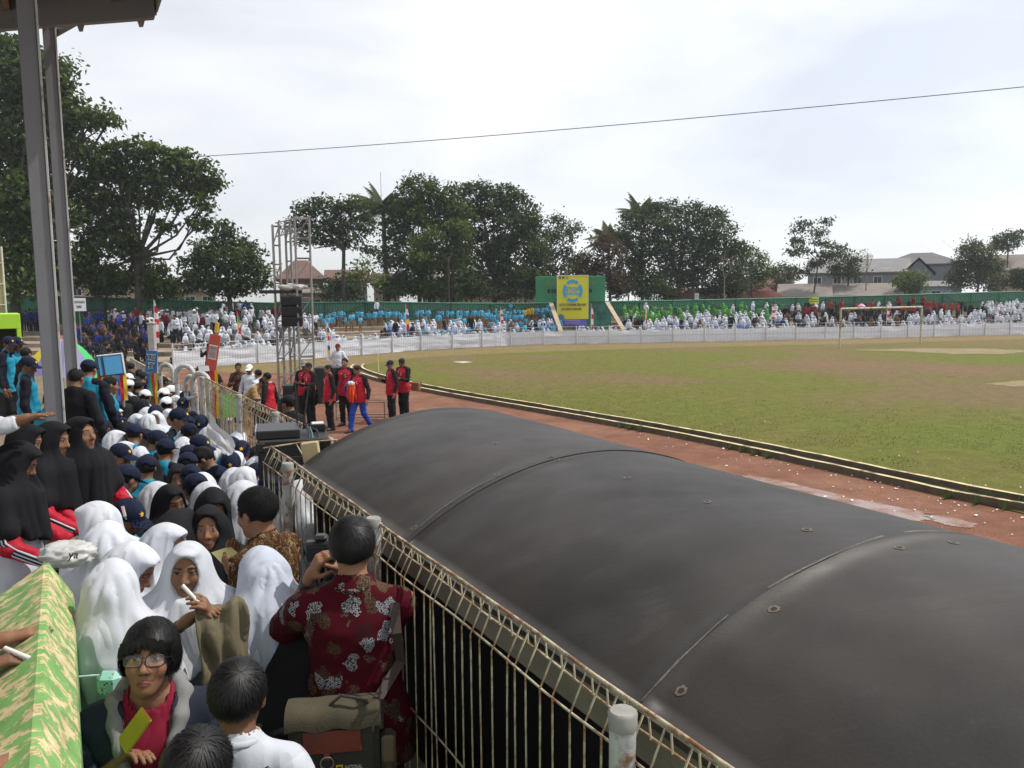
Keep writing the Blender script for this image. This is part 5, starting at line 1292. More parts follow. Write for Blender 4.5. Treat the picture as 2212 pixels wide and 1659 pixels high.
for i in range(16):
    for j in range(5): o = i*6+j; fs.append((o, o+1, o+7, o+6))
mb.add(vs, fs, 0, True); mb.build('flap', m_canv, bag)
mb = MB(); mb.bbox((-.12,-.042,-.04),(.09,-.031,.045), .003); mb.build('leather_patch', m_leath, bag)
mb = MB(); pts = [(-.035+.024*math.cos(a), -.042, -.075+.024*math.sin(a)) for a in [2*math.pi*j/20 for j in range(21)]]; mb.tube(pts, .0032, 6, cap=False); mb.build('ring', m_ring, bag)
mb = MB(); mb.bbox((-.047,-.044,-.065),(-.023,-.031,-.038), .003); mb.build('tab', m_leath, bag)
mt_y = mat('yellow_print', (.75,.62,.02), .6); mt_w = mat('cream_print', (.62,.60,.52), .6)
mb = MB()
for x0, x1, z0, z1 in ((-.004,.0,-.128,-.092),(.016,.020,-.128,-.092),(.0,.016,-.096,-.092),(.0,.016,-.128,-.124)): mb.box((x0,-.0345,z0),(x1,-.0305,z1))
mb.build('yellow_frame_print', mt_y, bag)
text_mesh('NATIONAL', .021, mt_w, bag, Matrix.Translation((.028,-.0325,-.1035)) @ Matrix.Rotation(R(90),4,'X'), align='LEFT', width=.062)
text_mesh('GEOGRAPHIC', .021, mt_w, bag, Matrix.Translation((.028,-.0325,-.121)) @ Matrix.Rotation(R(90),4,'X'), align='LEFT', width=.082)
mb = MB(); mb.bbox((.158,-.01,-.24),(.215,.09,-.02), .018); mb.build('side_pocket', m_canv, bag)
mb = MB(); mb.bbox((.162,-.018,-.11),(.212,.0,-.005), .008); mb.build('pocket_flap', mat('tan_canvas', (.16,.12,.07), .95, .15, 12, .4, 250), bag)
mb = MB(); mb.tube([(-.02,.0,.128),(.02,-.01,.165),(.09,-.015,.15),(.12,.0,.122)], .0065, 6); mb.build('handle', m_canvd, bag)
iv = bag.matrix_basis.inverted(); shw = [FW(photog, f.sh[1]+Vector(o)) for o in ((-.035,.09,.0),(-.035,.02,.062),(-.03,-.05,.045),(-.02,-.135,-.07))]
sp_ = [iv @ p for p in shw]; p3 = sp_[3]
pts = sp_ + [Vector((p3.x+.012, p3.y+.015, p3.z-.12)), Vector((.155,.02,.13)), Vector((.152,.0,.02))]
vs = []; fs = []
for i, p in enumerate(pts):
    t_ = (pts[min(i+1, len(pts)-1)]-pts[max(i-1, 0)]).normalized(); sdv = Vector((1,0,0)); sdv = (sdv-t_*sdv.dot(t_)).normalized(); nn = t_.cross(sdv)
    for a, b_ in ((-.019,-.0015),(.019,-.0015),(.019,.0015),(-.019,.0015)): vs.append(p+sdv*a+nn*b_)
for i in range(len(pts)-1):
    for k in range(4): fs.append((i*4+k, i*4+(k+1) % 4, (i+1)*4+(k+1) % 4, (i+1)*4+k))
mb = MB(); mb.add(vs, fs, 0, False); mb.build('strap', mat('brown_strap', (.035,.018,.014), .6, .2, 10), bag)
# ---- man with glasses holding a gold phone
f = Fig(1.63, .02, (-.05, -.34, -.06), larm=((-.10,.02,-.28),(.03,.16,-.16)), rarm=((.07,.06,-.27),(-.045,.185,.135),(1.05,(-.9,.3,0))), build=1.02); lib = []
MP = root_at(f, 315, 1338, -163, .72); dh = (MP @ f.hc-CAM).dot(_f)
arm_to(f, MP, 1, 246, 1648, dh-.10, (1,-.3,-.8), (1.0,(-.75,.5,.2)))
part(lib, 'body', f.body(.012, .0036, .0048), m_skin)
part(lib, 'shirt', f.shirt(.011, which='torso', off=.010, amp=.003), MAR)
ja = f.shirt(.010, which='torso', off=.026, amp=.005, collar=False, neckr=.085)
# open front: drop the faces of the jacket in a strip down the chest
def open_front(me, f, w0=.035, w1=.075):
    import bmesh
    bm = bmesh.new(); bm.from_mesh(me); kill = []
    for fc in bm.faces:
        c = fc.calc_center_median(); zz = (f.neck.z-c.z)/.45
        if c.y > f.chest.y+.02 and abs(c.x) < w1+(w0-w1)*max(0, min(1, zz)): kill.append(fc)
    bmesh.ops.delete(bm, geom=kill, context='FACES'); bm.to_mesh(me); bm.free(); return me
part(lib, 'jacket', open_front(ja, f, .03, .075), DEN)
for sd in (-1, 1): part(lib, 'sleeve', f.shirt(.011, which='sleeve', side=sd, sleeve=1.82, off=.024, amp=.006, seed=5), DEN)
# grey hood collar
F_ = Field([-.22,-.2,f.neck.z-.22], [.22,.2,f.neck.z+.12], .010)
for sd in (-1, 1):
    ph2 = [f.neck+Vector(o) for o in ((0,-.088,.012),(sd*.075,-.062,.018),(sd*.108,.01,.005),(sd*.100,.075,-.045),(sd*.080,.118,-.11),(sd*.066,.140,-.19),(sd*.06,.150,-.27))]
    for q, (a_, b_) in enumerate(zip(ph2[:-1], ph2[1:])): F_.cone(a_, b_, (.036,.032,.027,.024,.021,.018)[q], (.032,.027,.024,.021,.018,.014)[q], .02)
part(lib, 'hood', F_.mesh('hood'), GR)
mb = MB()
for sd in (-1, 1): mb.tube([f.neck+Vector((sd*.05,.03,.01)), f.neck+Vector((sd*.035,.085,-.07)), f.neck+Vector((0,.125,-.16))], .0028, 5)
me = mb.mesh('lanyard'); me.materials.append(m_blk2); lib.append(('lanyard', me, None))
mb = MB()
for sd in (-1, 1):
    for z in (-.12, -.24, -.36): p = f.chest+Vector((sd*.07,.128,.10+z)); mb.tube([p, p+Vector((0,.012,0))], .006, 8)
me = mb.mesh('snap_button'); me.materials.append(m_ring); tagb = ('snap_button', me, None); lib.append(tagb)
part(lib, 'trousers', f.trousers(), DT)
part(lib, 'hair', f.hair(.0055, 'long', 4), m_hair); part(lib, 'hair_strands', f.strands(9000, .10, 4, True, .0022), m_hairs)
mbg = MB(); lens = []
for sd in (-1, 1):
    cx = sd*.034; ring_ = []
    for j in range(24):
        a = 2*math.pi*j/24; c_, s_ = math.cos(a), math.sin(a); x = cx+.0285*math.copysign(abs(c_)**.6, c_); z = -.004+.0185*math.copysign(abs(s_)**.6, s_); ring_.append(f.H(x, .104-.9*(x*x)*3.2, z))
    mbg.tube(ring_+[ring_[0]], .0021*f.k, 5, cap=False); lens.append(ring_)
    mbg.tube([f.H(sd*.062, .092, .004), f.H(sd*.078, .055, .004), f.H(sd*.082, .0, .0)], .0017, 5)
mbg.tube([f.H(-.007,.104,.003), f.H(0,.106,.006), f.H(.007,.104,.003)], .0018, 5)
me = mbg.mesh('glasses'); me.materials.append(m_blk2); lib.append(('glasses', me, None)); gi = len(lib)-1
m_lens = bpy.data.materials.new('spectacle_lens'); m_lens.use_nodes = True; t = m_lens.node_tree; t.nodes.remove(t.nodes['Principled BSDF'])
tr_ = N(t, 'ShaderNodeBsdfTransparent'); gl_ = N(t, 'ShaderNodeBsdfGlossy', inp={'Roughness': .03}); ms_ = N(t, 'ShaderNodeMixShader', inp={0: .07}); t.links.new(tr_.outputs[0], ms_.inputs[1]); t.links.new(gl_.outputs[0], ms_.inputs[2]); t.links.new(ms_.outputs[0], t.nodes['Material Output'].inputs[0])
for rg_ in lens:
    me = bpy.data.meshes.new('lens'); me.from_pydata([tuple(p) for p in rg_], [], [tuple(range(24))]); me.update(); part(lib, 'lens', me, m_lens, gi)
gman = put(lib, 315, 1338, -163, 'man with glasses in dark denim jacket over maroon shirt, at bottom left', None, .72)
S, e, w, _ = f.arms[1]; d = (w-e).normalized(); hp = atd(290, 1578, dh-.14)
ph = empty('mobile_phone', hp, R(-163), 'gold mobile phone held up by the man with glasses', 'phone')
Mq = Matrix.Rotation(R(-38), 4, 'Y') @ Matrix.Rotation(R(-50), 4, 'Z')
mb = MB(); mb.bbox((-.035,-.0045,-.065),(.035,.0045,.065), .004, M=Mq); mb.build('case', mat('gold_metal', (.62,.40,.06), .25, .1, metal=.8), ph)
mb = MB(); mb.bbox((-.031,-.0058,-.056),(.031,-.0047,.056), .0005, M=Mq); mb.build('screen', mat('phone_screen', (.01,.01,.012), .1), ph)
# ---- boy in white shirt seen from behind, boy below him
lib, f = boy(WS, WS, (0, .12, 0), 1.58, None, 'short', 6, raglan=False, step=.011, hstep=.006, hairstep=.006, slen=.9, collarm=WS, strands=0)
part(lib, 'hair_strands', f.strands(10000, .055, 6, False, .0020), m_hairs)
mb = MB(); P_ = [f.sh[1]+Vector(o) for o in ((-.06,.11,-.05),(-.055,.03,.045),(-.06,-.075,.012),(-.09,-.135,-.12),(-.18,-.15,-.30))]
mb.tube(P_, .014, 6); me = mb.mesh('bag_strap'); me.materials.append(m_blk2); lib.append(('bag_strap', me, None))
mb = MB(); pts = [f.neck+(f.neck_top-f.neck)*.25+Vector((.072*math.sin(a), .074*math.cos(a), .006)) for a in [R(30+300*j/16) for j in range(17)]]; mb.tube(pts, .005, 6); me = mb.mesh('lanyard'); me.materials.append(mat('yellow_lanyard', (.55,.40,.05), .7)); lib.append(('lanyard', me, None))
put(lib, 506, 1428, 4, 'boy in white shirt with black strap seen from behind at bottom centre', None, .72)
lib, f = boy(NV, NV, (.1, .2, 0), 1.58, None, 'short', 8, raglan=False, step=.012, hstep=.007, hairstep=.006)
part(lib, 'hair_strands', f.strands(8000, .06, 8, False, .0020), m_hairs)
put(lib, 412, 1588, -6, 'black-haired head at the bottom edge below the boy in white shirt', None, .72)
# ---- girl writing with a marker
f = Fig(1.54, .04, (-.12, -.06, -.06), larm=((-.05,.09,-.24),(.085,.19,.035),(.9,(.6,-.2,.7))), rarm=((.045,.08,-.245),(-.085,.185,.085),(1.1,(-.8,.2,0))), girl=True); lib = []
MP = root_at(f, 400, 1166, -160, .85); dh = (MP @ f.hc-CAM).dot(_f)
arm_to(f, MP, 1, 404, 1340, dh-.26, (1,-.3,-.8), (1.1,(-.8,.3,.2))); arm_to(f, MP, -1, 458, 1330, dh-.24, (-.4,-.4,-1), (.9,(.8,.2,.5)))
part(lib, 'body', f.body(.012, .0042, .0048), m_skin)
dress(f, lib, WS, WS, 1.35, skirt=GREY, step=.011, seed=3, hem=f.hip.z-.20*f.k, off=.020)
part(lib, 'headscarf', f.hijab(.008, .34, 5, .020), W_)
mb = MB(); mb.bbox((-.022,-.002,-.03),(.022,.002,.03), .001, M=Matrix.Translation(f.arms[1][0]+Vector((.075,.01,-.10))) @ Matrix.Rotation(R(-70),4,'Z')); me = mb.mesh('school_patch'); me.materials.append(mat('teal_patch', (.03,.16,.18), .7, .3, 60)); lib.append(('school_patch', me, None))
S, e, w, _ = f.arms[1]; d = (w-e).normalized()
mb = MB(); mb.tube([w-d*.05, w-d*.035], .0265, 12); me = mb.mesh('bracelet'); me.materials.append(m_blk2); lib.append(('bracelet', me, None))
wgirl = put(lib, 400, 1166, -160, 'girl in white headscarf writing with a marker, face lowered, near the camera', None, .85)
hp = atd(422, 1295, dh-.30)
mk = empty('marker_pen', hp, R(-160), 'white marker pen in the hand of the writing girl', 'pen')
mb = MB(); mb.tube([(-.045,.02,-.055),(-.03,.014,-.036)], [.003,.006], 8); mb.build('tip', m_blk2, mk)
mb = MB(); mb.tube([(-.03,.014,-.036),(.045,-.012,.06)], .0075, 10); mb.build('barrel', mat('pen_white', (.75,.73,.68), .4), mk)
S, e, w2, _ = f.arms[-1]; d2 = (w2-e).normalized(); hp2 = FW(wgirl, w2+d2*.03)
# olive jacket hung over her forearm
vs = []; fs = []
for i in range(15):
    for j in range(19):
        a = i/14; b_ = j/18; x = (a-.5)*.19*(.75+.5*b_); side = 1 if b_ > .35 else -1
        z = .055-.62*max(0, b_-.35) if b_ > .35 else .055-.30*(.35-b_); y = .045*math.copysign(1, b_-.35)*min(1, abs(b_-.35)*6)+.016*math.sin(a*17+b_*5)+.01*math.sin(b_*19+a*6)
        vs.append((x+.012*math.sin(b_*11+a*3), y, z+.012*math.sin(a*9)))
for i in range(14):
    for j in range(18): o = i*19+j; fs.append((o, o+1, o+20, o+19))
mb = MB(); mb.add(vs, fs, 0, True); o = tag(mb.build('jacket', OL, None, hp2+Vector((.035,.02,-.03)), R(-160+15)), 'olive grey cloth jacket hanging over the forearm of the writing girl', 'jacket'); sm = o.modifiers.new('thick', 'SOLIDIFY'); sm.thickness = .006
# ---- other near girls in white headscarves
lib, f = girl(W_, (.05, .45, 0), 1.53, 12, hj=.0085, length=.44, step=.012)
mb = MB(); pts = []
for j in range(15):
    a = R(-100+200*j/14+180); pts.append(Vector((.215*math.sin(a), -.02+.19*math.cos(a), f.neck.z-.16+.03*math.cos(a*2))))
mb.tube(pts, .005, 6); me = mb.mesh('cord'); me.materials.append(cloth('pale_cord', (.45,.58,.62))); lib.append(('cord', me, None))
put(lib, 232, 1215, 8, 'girl in white headscarf with a pale cord across her back, beside the parapet', G_W, .85)
lib, f = girl(W_, (-.3, .5, 0), 1.53, 14, hj=.009, length=.38, step=.012, hstep=.006)
put(lib, 258, 1170, -80, 'girl in white headscarf in profile to the right behind the cord girl', G_W, .85)
lib, f = girl(cloth('white_scarf_in_shade', (.47,.51,.60)), (.3, .6, .15), 1.53, 16, hj=.009, length=.34, step=.012, lean=.25)  # white scarf given a bluish grey, shade on its back painted into the colour
put(lib, 597, 1205, 35, 'girl in white headscarf with bluish shade tinted in bowing away beside the photographer', G_W, .85)
# ---- bent girl in black jacket with pale blue shirt below it
f = Fig(1.55, .75, (0, .1, 0), larm=((-.05,.15,-.2),(.05,.15,-.1)), rarm=((.05,.15,-.2),(-.05,.15,-.1)), girl=True, build=1.1); lib = []
part(lib, 'body', f.body(.014, .009), m_skin)
part(lib, 'shirt', f.shirt(.013, which='torso', off=.020, hem=f.hip.z-.2), LB); 
ja = f.shirt(.012, which='torso', off=.036, amp=.006, hem=f.hip.z+.10); part(lib, 'jacket', ja, BK)
for sd in (-1, 1): part(lib, 'sleeve', f.shirt(.012, which='sleeve', side=sd, sleeve=1.8, off=.022, amp=.006), BK)
part(lib, 'skirt', f.skirt(), GREY); part(lib, 'hair', f.hair(.008, 'long', 9), m_hair); part(lib, 'hair_strands', f.strands(2500, .09, 9, True, .0013), m_hair)
mb = MB(); mb.tube([f.H(0,-.11,.03), f.H(.01,-.17,.01), f.H(.02,-.2,-.06), f.H(.02,-.2,-.13)], [.025,.03,.026,.008], 8); me = mb.mesh('ponytail'); me.materials.append(m_hair); lib.append(('ponytail', me, None))
put(lib, 588, 1300, -25, 'girl in black jacket and pale blue shirt bending forward left of the photographer', None, .85)
# ---- man in gold batik holding a yellow paper
f = Fig(1.66, .03, (-.1, .10, 0), larm=((-.05,.13,-.24),(.03,.22,.0),(.8,(0,-.3,1))), rarm=((.04,.14,-.24),(-.06,.2,.03),(.8,(0,-.3,1))), build=1.08); lib = []
MP = root_at(f, 569, 1049, 72, .85); dh = (MP @ f.hc-CAM).dot(_f)
arm_to(f, MP, 1, 523, 1240, dh-.12, (.3,-.5,-1), (.8,(0,-.3,1))); arm_to(f, MP, -1, 512, 1222, dh+.02, (-.3,-.5,-1), (.8,(0,-.3,1)))
part(lib, 'body', f.body(.012, .0055, .007), m_skin)
dress(f, lib, BAT_GOLD, BAT_GOLD, .85, legs=DT, step=.011, seed=6, off=.018, raglan=False)
part(lib, 'hair', f.hair(.007, 'short', 11), m_hair); part(lib, 'hair_strands', f.strands(3000, .035, 11), m_hair)
bman = put(lib, 569, 1049, 72, 'man in gold and brown batik shirt turned left beside the loudspeaker', None, .85)
S, e, w, _ = f.arms[1]; d = (w-e).normalized(); hp = FW(bman, w+d*.13)
mb = MB(); vs = [(-.06,-.03,0),(.05,-.05,.01),(.07,.03,.05),(-.04,.055,.05),(-.005,0,.012)]; mb.add(vs, [(0,1,4),(1,2,4),(2,3,4),(3,0,4)]); o = tag(mb.build('paper_sheet', mat('yellow_paper', (.75,.68,.30), .8), None, atd(490, 1212, dh-.08), R(72)), 'yellow sheet of paper held by the man in gold batik', 'paper'); o.modifiers.new('thick', 'SOLIDIFY').thickness = .001
# ---- reaching arms from the left edge
def reacher(px, py, z, fc, wl, label, floor, sleeve, torso, group=None, jersey=True, elb=None, curl=.25, hd=W_, h=1.55):
    """a person outside the left edge whose hand comes to the given place"""
    tgt = onz(px, py, z) if z is not None else None
    k = h/1.65; sh = Vector((.150*k, -.01*k, (.87+.475)*k)); wz = (tgt.z-floor)
    e = Vector((.04, .22, (wz-sh.z)*.55/k-.05)); wv = Vector((sh.x+.02, .46, wz))-(sh+e*k); wv = wv/k
    f = Fig(h, .15, (0, .4, 0), rarm=(tuple(e), tuple(wv), (curl, (0, 0, -1))), girl=True); lib = []
    part(lib, 'body', f.body(.013, .01, .0055), m_skin); dress(f, lib, torso, sleeve, 1.85, legs=DT, step=.013, hem=f.hip.z-.16)
    if jersey: stripes(f, lib)
    part(lib, 'headscarf', f.hijab(.014, .36, 3), BK)
    S, e_, w, _ = f.arms[1]; off = Matrix.Rotation(R(fc), 3, 'Z') @ Vector((w.x, w.y, 0)); d_ = (w-e_).normalized()
    off += Matrix.Rotation(R(fc), 3, 'Z') @ Vector((d_.x, d_.y, 0))*.09
    r_ = place(lib, (tgt.x-off.x, tgt.y-off.y, floor), R(fc), label, group); return r_, FW(r_, w+d_*.1)
reacher(70, 1368, 2.33, -62, None, 'red striped sleeve and hand resting on the parapet ridge at left edge', 1.1, RD, W_)
_, hp = reacher(30, 1425, 2.32, -58, None, 'hand with a white marker over the parapet at the lower left edge', 1.1, BK, BK, jersey=False, curl=.6)
mk = empty('marker_pen', hp, 0, 'white marker pen in the hand over the parapet at left edge', 'pen')
mb = MB(); mb.tube([(-.05,.02,.02),(.05,-.015,.0)], .0075, 10); mb.build('barrel', MATS['pen_white'], mk); mb = MB(); mb.tube([(.05,-.015,.0),(.066,-.02,-.004)], [.006,.003], 8); mb.build('tip', m_blk2, mk)
reacher(40, 1640, 2.30, -55, None, 'hand at the bottom left corner on the painted parapet', 1.1, RD, W_)
reacher(88, 905, 2.80, -78, None, 'bare forearm with white cuff stretched out above the black headscarves at left', 1.42, W_, W_, jersey=False, curl=.25, h=1.62)
reacher(62, 905, 2.79, -74, None, 'second hand with white cuff below the stretched forearm at left', 1.42, W_, W_, jersey=False, curl=.3, h=1.62)
# pen held up in the crowd
p = atd(270, 1115, 4.5); mb = MB(); mb.tube([p+Vector((-.01,0,.055)), p], .0085, 8); mk = empty('marker_pen', p, 0, 'pinkish marker pen held up beside the white headscarf at left', 'pen'); rel(mb.build('barrel', mat('pen_pink', (.7,.5,.48), .4), None), mk); mb = MB(); mb.tube([p, p+Vector((.006,0,-.02))], [.007,.003], 8); rel(mb.build('tip', mat('pen_teal', (.02,.3,.2), .4)), mk)
# white plastic bag on the parapet end, patterned bag below
def blobmesh(name, c, r, m, seed, amp=.12, step=.012, label=None, cat=None):
    F_ = Field([-r[0]*1.5,-r[1]*1.5,-r[2]*1.5], [r[0]*1.5,r[1]*1.5,r[2]*1.5], step); X, Y, Z = F_.g[0][:, None, None], F_.g[1][None, :, None], F_.g[2][None, None, :]
    rg = lambda q: 1-2*np.abs(np.sin(q))
    F_.d = (sd_ell(X, Y, Z, r)+amp*r[2]*(rg(X/r[0]*3.7+seed+Z/r[2]*.9+Y/r[1]*1.5)+.6*rg(Y/r[1]*4.9-Z/r[2]+X/r[0]*2)+.4*np.sin(5*X/r[0]+4*Z/r[2]))).astype(np.float32)
    o = link(name, F_.mesh(name), m); o.location = c; return tag(o, label, cat)
vs = []; fs = []
for i in range(33):
    for j in range(48):
        th = math.pi*i/32; ph_ = 2*math.pi*j/48; v_ = Vector((math.sin(th)*math.cos(ph_), math.sin(th)*math.sin(ph_), math.cos(th))); q = mnoise.ridged_multi_fractal(v_*1.6+Vector((3,1,2)), .9, 2.1, 4, .9, 2.0)
        vs.append((v_.x*.135*(.72+.22*q), v_.y*.10*(.72+.22*q), v_.z*.055*(.7+.28*q)))
for i in range(32):
    for j in range(48): fs.append((i*48+j, i*48+(j+1) % 48, (i+1)*48+(j+1) % 48, (i+1)*48+j))
mb = MB(); mb.add(vs, fs, 0, True); tag(mb.build('plastic_bag', mat('white_plastic', (.62,.62,.60), .35, .08, trans=.2), None, atd(146, 1196, 3.62)), 'white plastic bag lying on the end of the painted parapet', 'bag')
text_mesh('ya', .05, BK, bpy.data.objects['plastic_bag'], Matrix.Translation((.075,-.088,.022)) @ Matrix.Rotation(R(60),4,'X'))
m_ele = bpy.data.materials.new('printed_bag'); m_ele.use_nodes = True; t = m_ele.node_tree; b = t.nodes['Principled BSDF']
tcn = N(t, 'ShaderNodeTexCoord'); vo = N(t, 'ShaderNodeTexVoronoi', inp={'Scale': 90.0}); t.links.new(tcn.outputs['Object'], vo.inputs['Vector']); sp2 = N(t, 'ShaderNodeSeparateColor'); t.links.new(vo.outputs['Color'], sp2.inputs[0])
r2 = N(t, 'ShaderNodeValToRGB'); cr = r2.color_ramp; cr.interpolation = 'CONSTANT'
while len(cr.elements) < 4: cr.elements.new(.5)
for e, (p_, c) in zip(cr.elements, ((0, (.35,.68,.60)), (.45, (.62,.08,.13)), (.66, (.05,.05,.06)), (.82, (.75,.75,.7)))): e.position = p_; e.color = (*c, 1)
lt = N(t, 'ShaderNodeMath', operation='LESS_THAN', inp={1: .38}); t.links.new(vo.outputs['Distance'], lt.inputs[0]); mxx = N(t, 'ShaderNodeMix', data_type='RGBA'); mxx.inputs[6].default_value = (.35,.68,.60,1); t.links.new(sp2.outputs[0], r2.inputs[0]); t.links.new(lt.outputs[0], mxx.inputs[0]); t.links.new(r2.outputs[0], mxx.inputs[7]); t.links.new(mxx.outputs[2], b.inputs['Base Color'])
mbp = MB(); mbp.bbox((-.06,-.03,-.06),(.05,.03,.06), .028)
o = link('printed_pouch', mbp.mesh('printed_pouch'), m_ele); o.location = atd(240, 1478, 2.98); o.scale = (.85,)*3; tag(o, 'mint pouch with small red and black printed figures behind the man with glasses', 'bag')

# ---- more students filling the gaps of the crowd between the stand and the fence
rq = random.Random(21)
fill = 0
for k in range(900):
    if fill >= 40: break
    u = rq.uniform(5.2, 13.6); v = rq.uniform(.12 if u < 7.8 else .42, 1.42)
    q = UV(u, v)
    if min((q.x-a)**2+(q.y-b)**2 for a, b in PLACED) < .065+.0045*u: continue
    q.z = ufloor(u); t_ = rq.random()
    if t_ < .42: lib, lab, grp = WHs[rq.randrange(6)], 'girl in white headscarf partly hidden among the packed students', G_W
    elif t_ < .84: lib, lab, grp = NCs[rq.randrange(4)], 'student in navy cap partly hidden among the packed students', G_N
    else: lib, lab, grp = BHs[rq.randrange(4)], 'girl in black headscarf partly hidden among the packed students', G_B
    place(lib, q, R(rq.uniform(-110, 40)), lab, grp, extra_scale=rq.uniform(.93, .99)); fill += 1
print('fill', fill)
# ================================================================== PEOPLE ON THE TRACK
def Z4(x, y): return 406.6+x*.2451, 677.7+y*.2451
def stand(lib, zx_feet, zy_feet, face, label, group=None, sc_=1.0, z=0.0):
    x, y = Z4(zx_feet, zy_feet); p = onz(x, y, z); return place(lib, p, R(face), label, group, extra_scale=sc_)
G_R = 'men in red shirts with black sleeves on the track'
hold = {1: ((.06,.08,-.26),(-.10,.20,.05),(.9,(0,0,1))), -1: ((-.06,.08,-.26),(.10,.20,.05),(.9,(0,0,1)))}
one = {1: ((.06,.05,-.28),(-.06,.20,.10),(.9,(-1,0,0)))}
def rman(head, arms=None, legpose='stand', hat=None, seed=1, legs=None, h=1.68):
    lib, f = boy(RD, BK, head, h, hat, 'short', seed, True, arms, False, .013, .008, 1.9, legs or DT, legpose, m_shoe, 0, 1.06, .008)
    # white print on the chest
    mb = MB()
    for k, (x, z, w_, h_) in enumerate(((-.045,.03,.02,.016),(-.03,.0,.028,.012),(-.05,-.03,.04,.014),(.06,.05,.016,.016))):
        yy = f.chest.y+.125*f.k; mb.box((x-w_/2, yy, f.chest.z+z-h_/2), (x+w_/2, yy+.012, f.chest.z+z+h_/2))
    me = mb.mesh('chest_print'); me.materials.append(mt_w); lib.append(('chest_print', me, None)); return lib, f
RA = rman((0,.15,0), hold, seed=1); RB_ = rman((.3,.1,0), None, 'stand', seed=2); RC = rman((0,.0,0), None, seed=3); RD_ = rman((-.2,.25,0), one, 'walk', seed=4, legs=cloth('blue_track_trousers', (.02,.06,.32))); RE = rman((.5,.2,0), one, 'stand', NV, seed=5); RF = rman((.2,.45,0), hold, seed=6)
GC = rman((0,.1,0), None, 'stand', GR, seed=7)
stand(GC[0], 1045, 960, 175, 'man in grey cap half hidden behind the red-shirted man with a phone', G_R)
stand(RA[0], 1085, 985, 138, 'red-shirted man holding a phone, jacket over his arm, beside the truss tower', G_R)
stand(RB_[0], 1255, 1025, 118, 'red-shirted man in black trousers striding behind the loudspeaker antennas', G_R)
m9 = stand(RC[0], 1398, 985, 172, 'tallest red-shirted man with a bag strap across his chest', G_R, 1.07)
m10 = stand(RD_[0], 1515, 1035, 150, 'red-shirted man walking with a blue and orange bundle of clothes', G_R)
stand(RE[0], 1800, 955, 120, 'red-shirted man in dark cap turned sideways, left of the pair by the kerb', G_R)
m12 = stand(RF[0], 1905, 930, 140, 'red-shirted man with a tan shoulder bag, right of the pair by the kerb', G_R, 1.02)
x, y = Z4(700, 515); put(boy(RD, BK, (0,.1,0), 1.66, None, 'short', 9, True, None, False, .014, .009, 1.9, collarm=W_)[0], x, y, 75, 'red-shirted man with white collar facing left behind the cream fence', G_R, .0)
mb = MB(); p = FW(m9, (0,0,0)); f = RC[1]; mb.tube([f.sh[-1]+Vector((.04,.05,.04)), f.chest+Vector((-.03,.135,.04)), f.waist+Vector((.06,.135,.03)), f.pelvis+Vector((.13,.1,.04))], .012, 6); mb.build('bag_strap', m_blk2, m9)
# bundle of clothes in the walking man's arms
def bundle(name, root, f, off, r, m, label, cat, seed):
    o = blobmesh(name, root.matrix_basis @ (f.chest+Vector(off)), r, m, seed, .18, .018, label, cat); o.rotation_euler = root.rotation_euler; return o
bundle('clothes_bundle', m10, RD_[1], (.06,.22,-.25), (.10,.09,.22), ORG, 'orange clothes hanging from the bundle of the walking man', 'clothes', 1)
bundle('clothes_bundle', m10, RD_[1], (.16,.18,-.18), (.08,.08,.20), cloth('bright_blue', (.03,.12,.55)), 'bright blue clothes in the bundle of the walking man', 'clothes', 3)
bundle('clothes_bundle', m10, RD_[1], (.05,.24,-.02), (.10,.07,.06), W_, 'white cloth on top of the walking man bundle', 'clothes', 5)
o = bundle('folded_jacket', m12, RF[1], (.24,.10,-.36), (.12,.10,.20), NV, 'dark jacket hung over the arm between the pair by the kerb', 'jacket', 4)
o = bundle('folded_jacket', stand.__globals__['m9'], RC[1], (.62,.30,-.40), (.16,.10,.24), BK, 'black jacket hanging over the arm of the man with the phone', 'jacket', 6); o.location = onz(*Z4(1105, 985), 0)+Vector((.02,-.25,.85))
bgp = onz(*Z4(2010, 930), 0); sb = empty('satchel', bgp+Vector((0,.1,.95)), R(150), 'tan satchel hanging at the side of the red-shirted man by the kerb', 'bag')
mb = MB(); mb.bbox((-.14,-.06,-.16),(.14,.06,.10), .03); mb.build('bag_body', mat('tan_leather', (.20,.12,.06), .6, .2, 8), sb); mb = MB(); mb.bbox((-.145,-.075,-.02),(.145,-.062,.11), .006); mb.build('flap', MATS['tan_leather'], sb)
mb = MB(); mb.tube([(.1,0,.1),(.25,.0,.35),(.36,.02,.52)], .012, 6); mb.build('strap', MATS['tan_leather'], sb)
# sound crew behind the cream fence
def at4(lib, zx, zy, face, label, floor=.0, grp=None): x, y = Z4(zx, zy); return put(lib, x, y, face, label, grp, floor)
at4(boy(BAT_BRN, BAT_BRN, (0,.1,0), 1.68, None, 'short', 3, False, hold, slen=1.8)[0], 440, 430, -170, 'man in brown batik shirt facing forward behind the cream fence')
wc = boy(WS, WS, (.1,.25,0), 1.66, WHC, None, 2, False, None, False, collarm=GRN); at4(wc[0], 540, 445, 175, 'man in white cap and white shirt behind the cream fence')
at4(boy(WS, WS, (0,.2,0), 1.64, None, 'short', 3, False, None, collarm=GRN)[0], 622, 490, 60, 'dark-haired man in white shirt turned away behind the cream fence')
at4(boy(KH, KH, (0,.3,0), 1.68, None, 'short', 4, False, hold, slen=.9, legs=KH, lean=.75)[0], 485, 560, -95, 'man in khaki uniform bending forward behind the cream fence')
at4(boy(BK, BK, (0,.1,0), 1.72, BK, None, 5, False, None, False)[0], 893, 714, 60, 'man in black cap and black shirt just behind the cream fence near the loudspeaker', .30)
